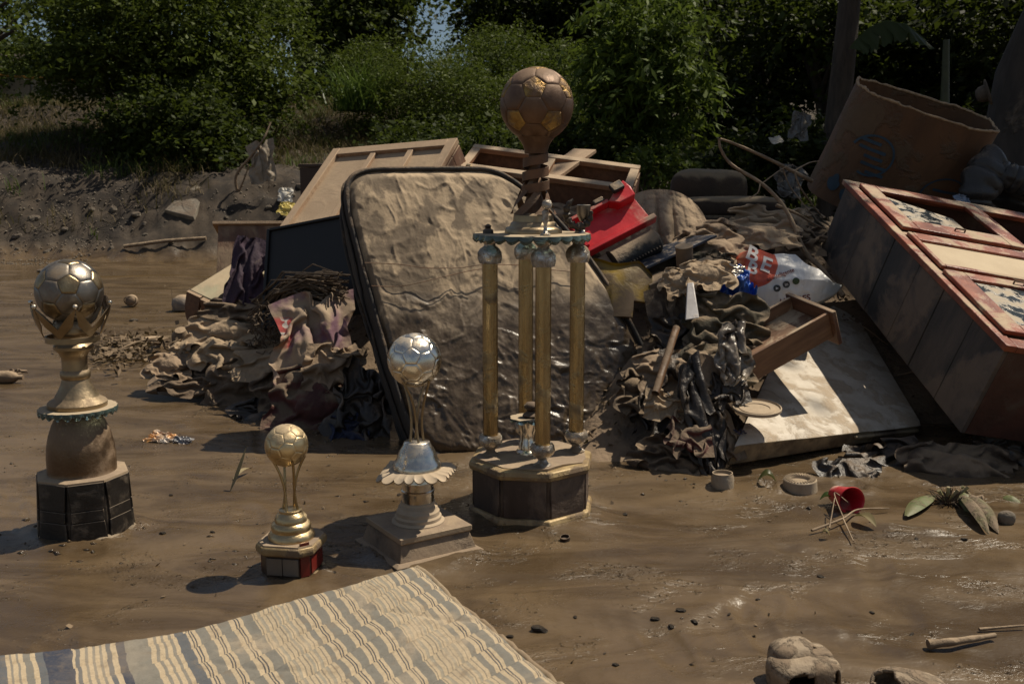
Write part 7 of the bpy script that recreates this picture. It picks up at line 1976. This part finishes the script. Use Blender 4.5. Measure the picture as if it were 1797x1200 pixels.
rb_ = gz(322, 545); o = root('water_jug', 'rounded muddy jug half sunk beside the tipped bench', 'jug', tuple(rb_), rotz(20))
MB().lathe([(.04, 0), (.078, .01), (.085, .05), (.075, .09), (.04, .115), (.025, .12)], 30).build('body', mat('grey_jug', (.20, .17, .14), (.12, .1, .085), rough=.5, mud=.4), o, smooth=50)
stick('cane', 'thin pale cane stuck upright in the mud left of the bench', [gz(303, 545), W(302, 520, G(303, 545).y), W(300, 500, G(303, 545).y)], .003, 'cane')
for i, (px, py, w_, lab) in enumerate(((235, 563, 16, 'flat pale scrap on the far mud below the small ball'), (75, 478, 20, 'pale flat stone in the far puddle left of the crown trophy'), (243, 452, 30, 'pale lump at the edge of the far puddle'), (460, 446, 22, 'flat pale scrap at the edge of the puddle near the bench'))):
    p = gz(px, py); o = protos[i % 5].copy(); COL.objects.link(o); s = w_ / 2 * pm(p.y, 0); o.scale = (s, s * .7, s * .5); o.location = p; o.rotation_euler = (0, 0, i); tag(o, lab, 'stone')
# dark clods
CLOD = mat('wet_clod', (.05, .038, .027), (.028, .021, .015), rough=.35, bump=.003, bscale=40, mud=.25, mudc=(.13, .09, .055))
cl = [(285, 938, 13, 'dark wet clod between the crown trophy and the small gold trophy'), (373, 937, 10, 'small dark clod on the mud left of the small gold trophy'), (1098, 900, 11, 'dark clod on the mud right of the tall trophy base'),
      (300, 868, 9, 'dark chip on the mud below the crumpled wrapper'), (588, 1006, 8, 'dark clod at the back edge of the striped mattress between two trophies'), (1330, 1048, 8, 'lone dark clod in the middle of the open mud'),
      (1280, 1075, 8, 'small clod lower left of the lone clod on the open mud'), (1608, 948, 9, 'small dark clod between the twig and the leaning husk'), (1692, 950, 11, 'dark clod just below the leaning husk'),
      (945, 1102, 30, 'long dark clod right of the striped mattress'), (895, 1112, 14, 'dark clod close beside the striped mattress edge'), (1010, 1080, 10, 'small clod upper right of the long clod by the striped mattress'),
      (1080, 1165, 14, 'dark clod near the bottom edge right of the striped mattress'), (1150, 1085, 16, 'leftmost clod of the dark cluster on the open mud'), (1195, 1072, 18, 'topmost clod of the dark cluster on the open mud'),
      (1218, 1092, 16, 'rightmost clod of the dark cluster on the open mud'), (1178, 1098, 14, 'lowest clod of the dark cluster on the open mud'), (1440, 1010, 12, 'dark clod on the mud below the twig and the red cup'),
      (1530, 1075, 10, 'small dark clod well above the broken stick'), (1600, 1108, 10, 'small dark clod just left of the broken stick'), (700, 868, 10, 'dark clod in the shade behind the silver trophy base')]
cp = []
for i, (px, py, w_, lab) in enumerate(cl):
    p = gz(px, py)
    if i < 3:
        o = rock_mesh('mud_clod', 300 + i, 11, .5); o.data.materials[0] = CLOD; cp.append(o)
    else:
        o = cp[i % 3].copy(); COL.objects.link(o)
    s = w_ / 2 * pm(p.y, 0); o.scale = (s, s * .8, s * .8); o.location = p - Vector((0, 0, s * .2)); o.rotation_euler = (rs.uniform(-.4, .4), rs.uniform(-.3, .3), rs.uniform(-3, 3))
    tag(o, lab, 'clod', 'dark clods on the mud')
# wet crumbs of earth in patches
n = 15000; Y_ = rngL.uniform(1.45, 7.5, n); X_ = rngL.uniform(-.58, .58, n) * Y_
pk = fbm(np.stack([X_ * 1.6, Y_ * 1.9, 0 * X_], 1), 4, 230, .6) + .9 * np.exp(-(((X_ - .42) / .07) ** 2 + ((Y_ - 2.13) / .05) ** 2)) + .35 * np.exp(-((Y_ - (3.05 - .85 * (X_ - .75))) / .05) ** 2) * ((X_ > .4) & (X_ < 2))
k = (pk > rngL.uniform(.18, .75, n)) & ((Y_ > 2.35) | (X_ > .15 + (2.15 - Y_) * .55)); X_, Y_ = X_[k], Y_[k]; n = len(X_)
C = np.stack([X_, Y_, H(X_, Y_)], 1); sz = (rngL.uniform(.15, 1, n) ** 2.2 * .009 + .0015)[:, None, None]
V = C[:, None] + (oc[None] * (1 + rngL.normal(0, .3, (n, 6, 1))) * np.array([1.2, 1, .8])) * sz
tag(npmesh('mud_crumbs', V.reshape(-1, 3), (fq[None] + np.arange(n)[:, None, None] * 6).reshape(-1, 3), mat('wet_crumbs', (.085, .058, .032), (.04, .028, .017), scale=30, rough=.16, rvar=.06, bump=.002, bscale=200, mud=0), smooth=180), 'wet crumbs of earth scattered over the mud', 'crumbs', kind='stuff')
bc = gz(992, 945); o = root('bottle_closure', 'dark bottle cap in the mud right of the tall trophy base', 'cap', tuple(bc), axes((1, 0, .1), (0, 1, .2)))
MB().lathe([(.013, 0), (.014, .002), (.014, .012), (.012, .012), (.012, .004), (.001, .004)], 24).build('cap', DARKWOOD, o, smooth=35)
stick('stick', 'short broken stick lying on the mud at the lower right', [up_(gz(1628, 1140), .012), up_(gz(1680, 1137), .016), up_(gz(1745, 1123), .012)], .011, 'stick')
stick('stick', 'thin dark straw near the right edge above the broken stick', [up_(gz(1718, 1108), .006), up_(gz(1797, 1104), .01)], .004, 'stick')
# two broken moulded shells at the bottom edge
SHELLM = mat('mud_coated_shell', (.36, .28, .19), (.24, .18, .12), scale=14, rough=.75, bump=.003, bscale=60, mud=.47, mudc=(.22, .16, .105), mscale=18, up=.05, edge=.06)
def casing(name, label, P0, yaw, tiers, s_):
    """hollow moulded casing of rounded tiers; openings are arches cut through the front of a tier"""
    o = root(name, label, 'casing', tuple(P0), rotz(yaw))
    for nm, c, h, n_, holes, seed in tiers:
        P_, Q_ = cushion(tuple(k * s_ for k in c), tuple(k * s_ for k in h), n_, seed, 96, .0060)
        ctr = P_.reshape(-1, 3)[Q_].mean(1) / s_; ctr = ctr + .06 * np.stack([vnoise(ctr * 5, 5), 0 * ctr[:, 0], vnoise(ctr * 5 + 4, 6)], 1)
        keep = ctr[:, 2] > .02
        for hx, hz, rx, rz in holes:
            keep &= ~((((ctr[:, 0] - hx) / rx) ** 2 + ((ctr[:, 2] - hz) / rz) ** 2 < 1) & (ctr[:, 1] < 0))
        m_ = npmesh(nm, P_, Q_[keep], SHELLM, o)
        so = m_.modifiers.new('thickness', 'SOLIDIFY'); so.thickness = .006; so.offset = -1
    return o
casing('broken_casing', 'broken muddy plastic casing with two arched openings at the bottom edge', gz(1404, 1196) - Vector((0, 0, .004)), 14,
       [('upper_block', (-.10, .25, .62), (.62, .48, .42), 3.2, [(.42, .95, .16, .14)], 7), ('lower_block', (.0, -.10, .36), (.92, .62, .50), 3.4, [(-.40, .18, .40, .50), (.66, .10, .17, .52)], 8), ('shoulder', (.42, .05, .55), (.42, .42, .34), 3.5, [], 9)], .078)
casing('broken_casing', 'smaller broken casing with one dark opening at the bottom edge', gz(1592, 1222) - Vector((0, 0, .004)), -26,
       [('lower_block', (.0, .0, .28), (.95, .60, .50), 2.8, [(-.45, .42, .42, .34)], 10), ('nose', (.55, -.1, .2), (.55, .4, .36), 2.6, [], 11)], .075)
# uprooted vegetables at the right edge
HUSK = mat('green_husk', (.20, .21, .075), (.34, .31, .17), scale=5, rough=.6, bump=.002, bscale=40, mud=.45, mudc=(.22, .165, .105), mscale=6, up=.1, stretch=(4, 4, 1))
def pod(name, label, a, b_, r, seed):
    a, b_ = Vector(a), Vector(b_); pts = [a.lerp(b_, f_) + Vector((0, 0, .02 * math.sin(math.pi * f_))) for f_ in np.linspace(0, 1, 14)]
    rd = [r * math.sin(math.pi * min(.98, .08 + f_ * .86)) ** .7 * (1 + .1 * math.sin(f_ * 9 + seed)) for f_ in np.linspace(0, 1, 14)]
    return tag(MB().tube(pts, rd, 14, flat=.75).build(name, HUSK, None, smooth=60), label, 'husk')
HUSKL = mat('husk_green', (.085, .115, .028), (.14, .13, .06), scale=30, rough=.6, bump=.002, bscale=60, mud=.36, mudc=(.17, .125, .08), mscale=22, up=0, stretch=(1, 1, 1))
HUSKT = mat('husk_tan', (.20, .165, .09), (.12, .11, .045), scale=26, rough=.7, bump=.003, bscale=60, mud=.52, mudc=(.19, .14, .092), mscale=20, up=0)
hk = root('plant_husk', 'uprooted plant husk leaning in the mud, green at the top and tan below', 'husk', tuple(gz(1715, 925)))
for k_, (a_, b2, wd_, h_, m_) in enumerate(((W(1683, 868, 2.99), gz(1735, 945), .040, .030, HUSKT), (W(1686, 866, 2.98), W(1712, 915, 2.86), .045, .020, HUSKL), (W(1694, 868, 3.0), gz(1752, 938), .050, .035, HUSKT), (W(1690, 866, 2.97), W(1702, 900, 2.90), .050, .02, HUSKL))):
    leaf_obj('husk_leaf', None, None, a_, b2, wd_, h_, m_, hk, curl=-.35)
hk = root('plant_husk', 'pale husk lying at the right edge of the mud', 'husk', tuple(gz(1775, 912)))
for k_, (a_, b2, wd_, h_, m_) in enumerate(((W(1742, 884, 3.06), W(1812, 912, 2.92), .050, .02, HUSKT), (W(1748, 882, 3.06), W(1800, 898, 2.96), .055, .035, HUSKL))):
    leaf_obj('husk_leaf', None, None, a_, b2, wd_, h_, m_, hk, curl=-.4)
hk = root('plant_husk', 'flat torn husk leaf in the shade left of the root ball', 'husk', tuple(gz(1615, 905)))
leaf_obj('husk_leaf', None, None, gz(1590, 912) + Vector((0, 0, .01)), W(1640, 870, 3.05), .055, .02, HUSKL, hk, curl=-.2)
stick('green_stalk', 'broken green stem propped over the leaning husk', [gz(1740, 915) + Vector((0, 0, .01)), W(1715, 885, 2.97), W(1688, 853, 2.98)], .010, 'stem', m=HUSK)
tag(MB().tube([W(1703, 882, 3.04), W(1727, 876, 3.02)], .016, 14).build('cut_branch', BARK, None), 'short cut branch end behind the leaning husk', 'branch')
tag(npmesh('snail_shell', *cushion(tuple(gz(1765, 918) + Vector((0, 0, .015))), (.024, .02, .022), 2.4, 5, 24, .004), STONE), 'small pale rounded stone beside the husks', 'stone')
mb = MB()
rc_ = W(1660, 885, 2.98)
for i in range(220):
    d = Vector((rr.gauss(0, 1), rr.gauss(0, 1), rr.gauss(-.3, 1))).normalized() * rr.uniform(.02, .085); m_ = d * .5 + Vector((rr.uniform(-.015, .015), rr.uniform(-.015, .015), rr.uniform(-.02, .02)))
    mb.tube([rc_, rc_ + m_, rc_ + d], [.004, .0025, .0012], 4, cap=False)
o = mb.build('root_ball', FIBRE, None, smooth=60); tag(o, 'tangled uprooted root ball at the right of the mud', 'roots')
for i in range(4):
    a = rc_ - o.location; MB().tube([a, a + Vector((-.03 + .03 * i, -.01, .05 + .01 * (i % 2)))], .006, 8).build('stub', HUSK, o, smooth=60)
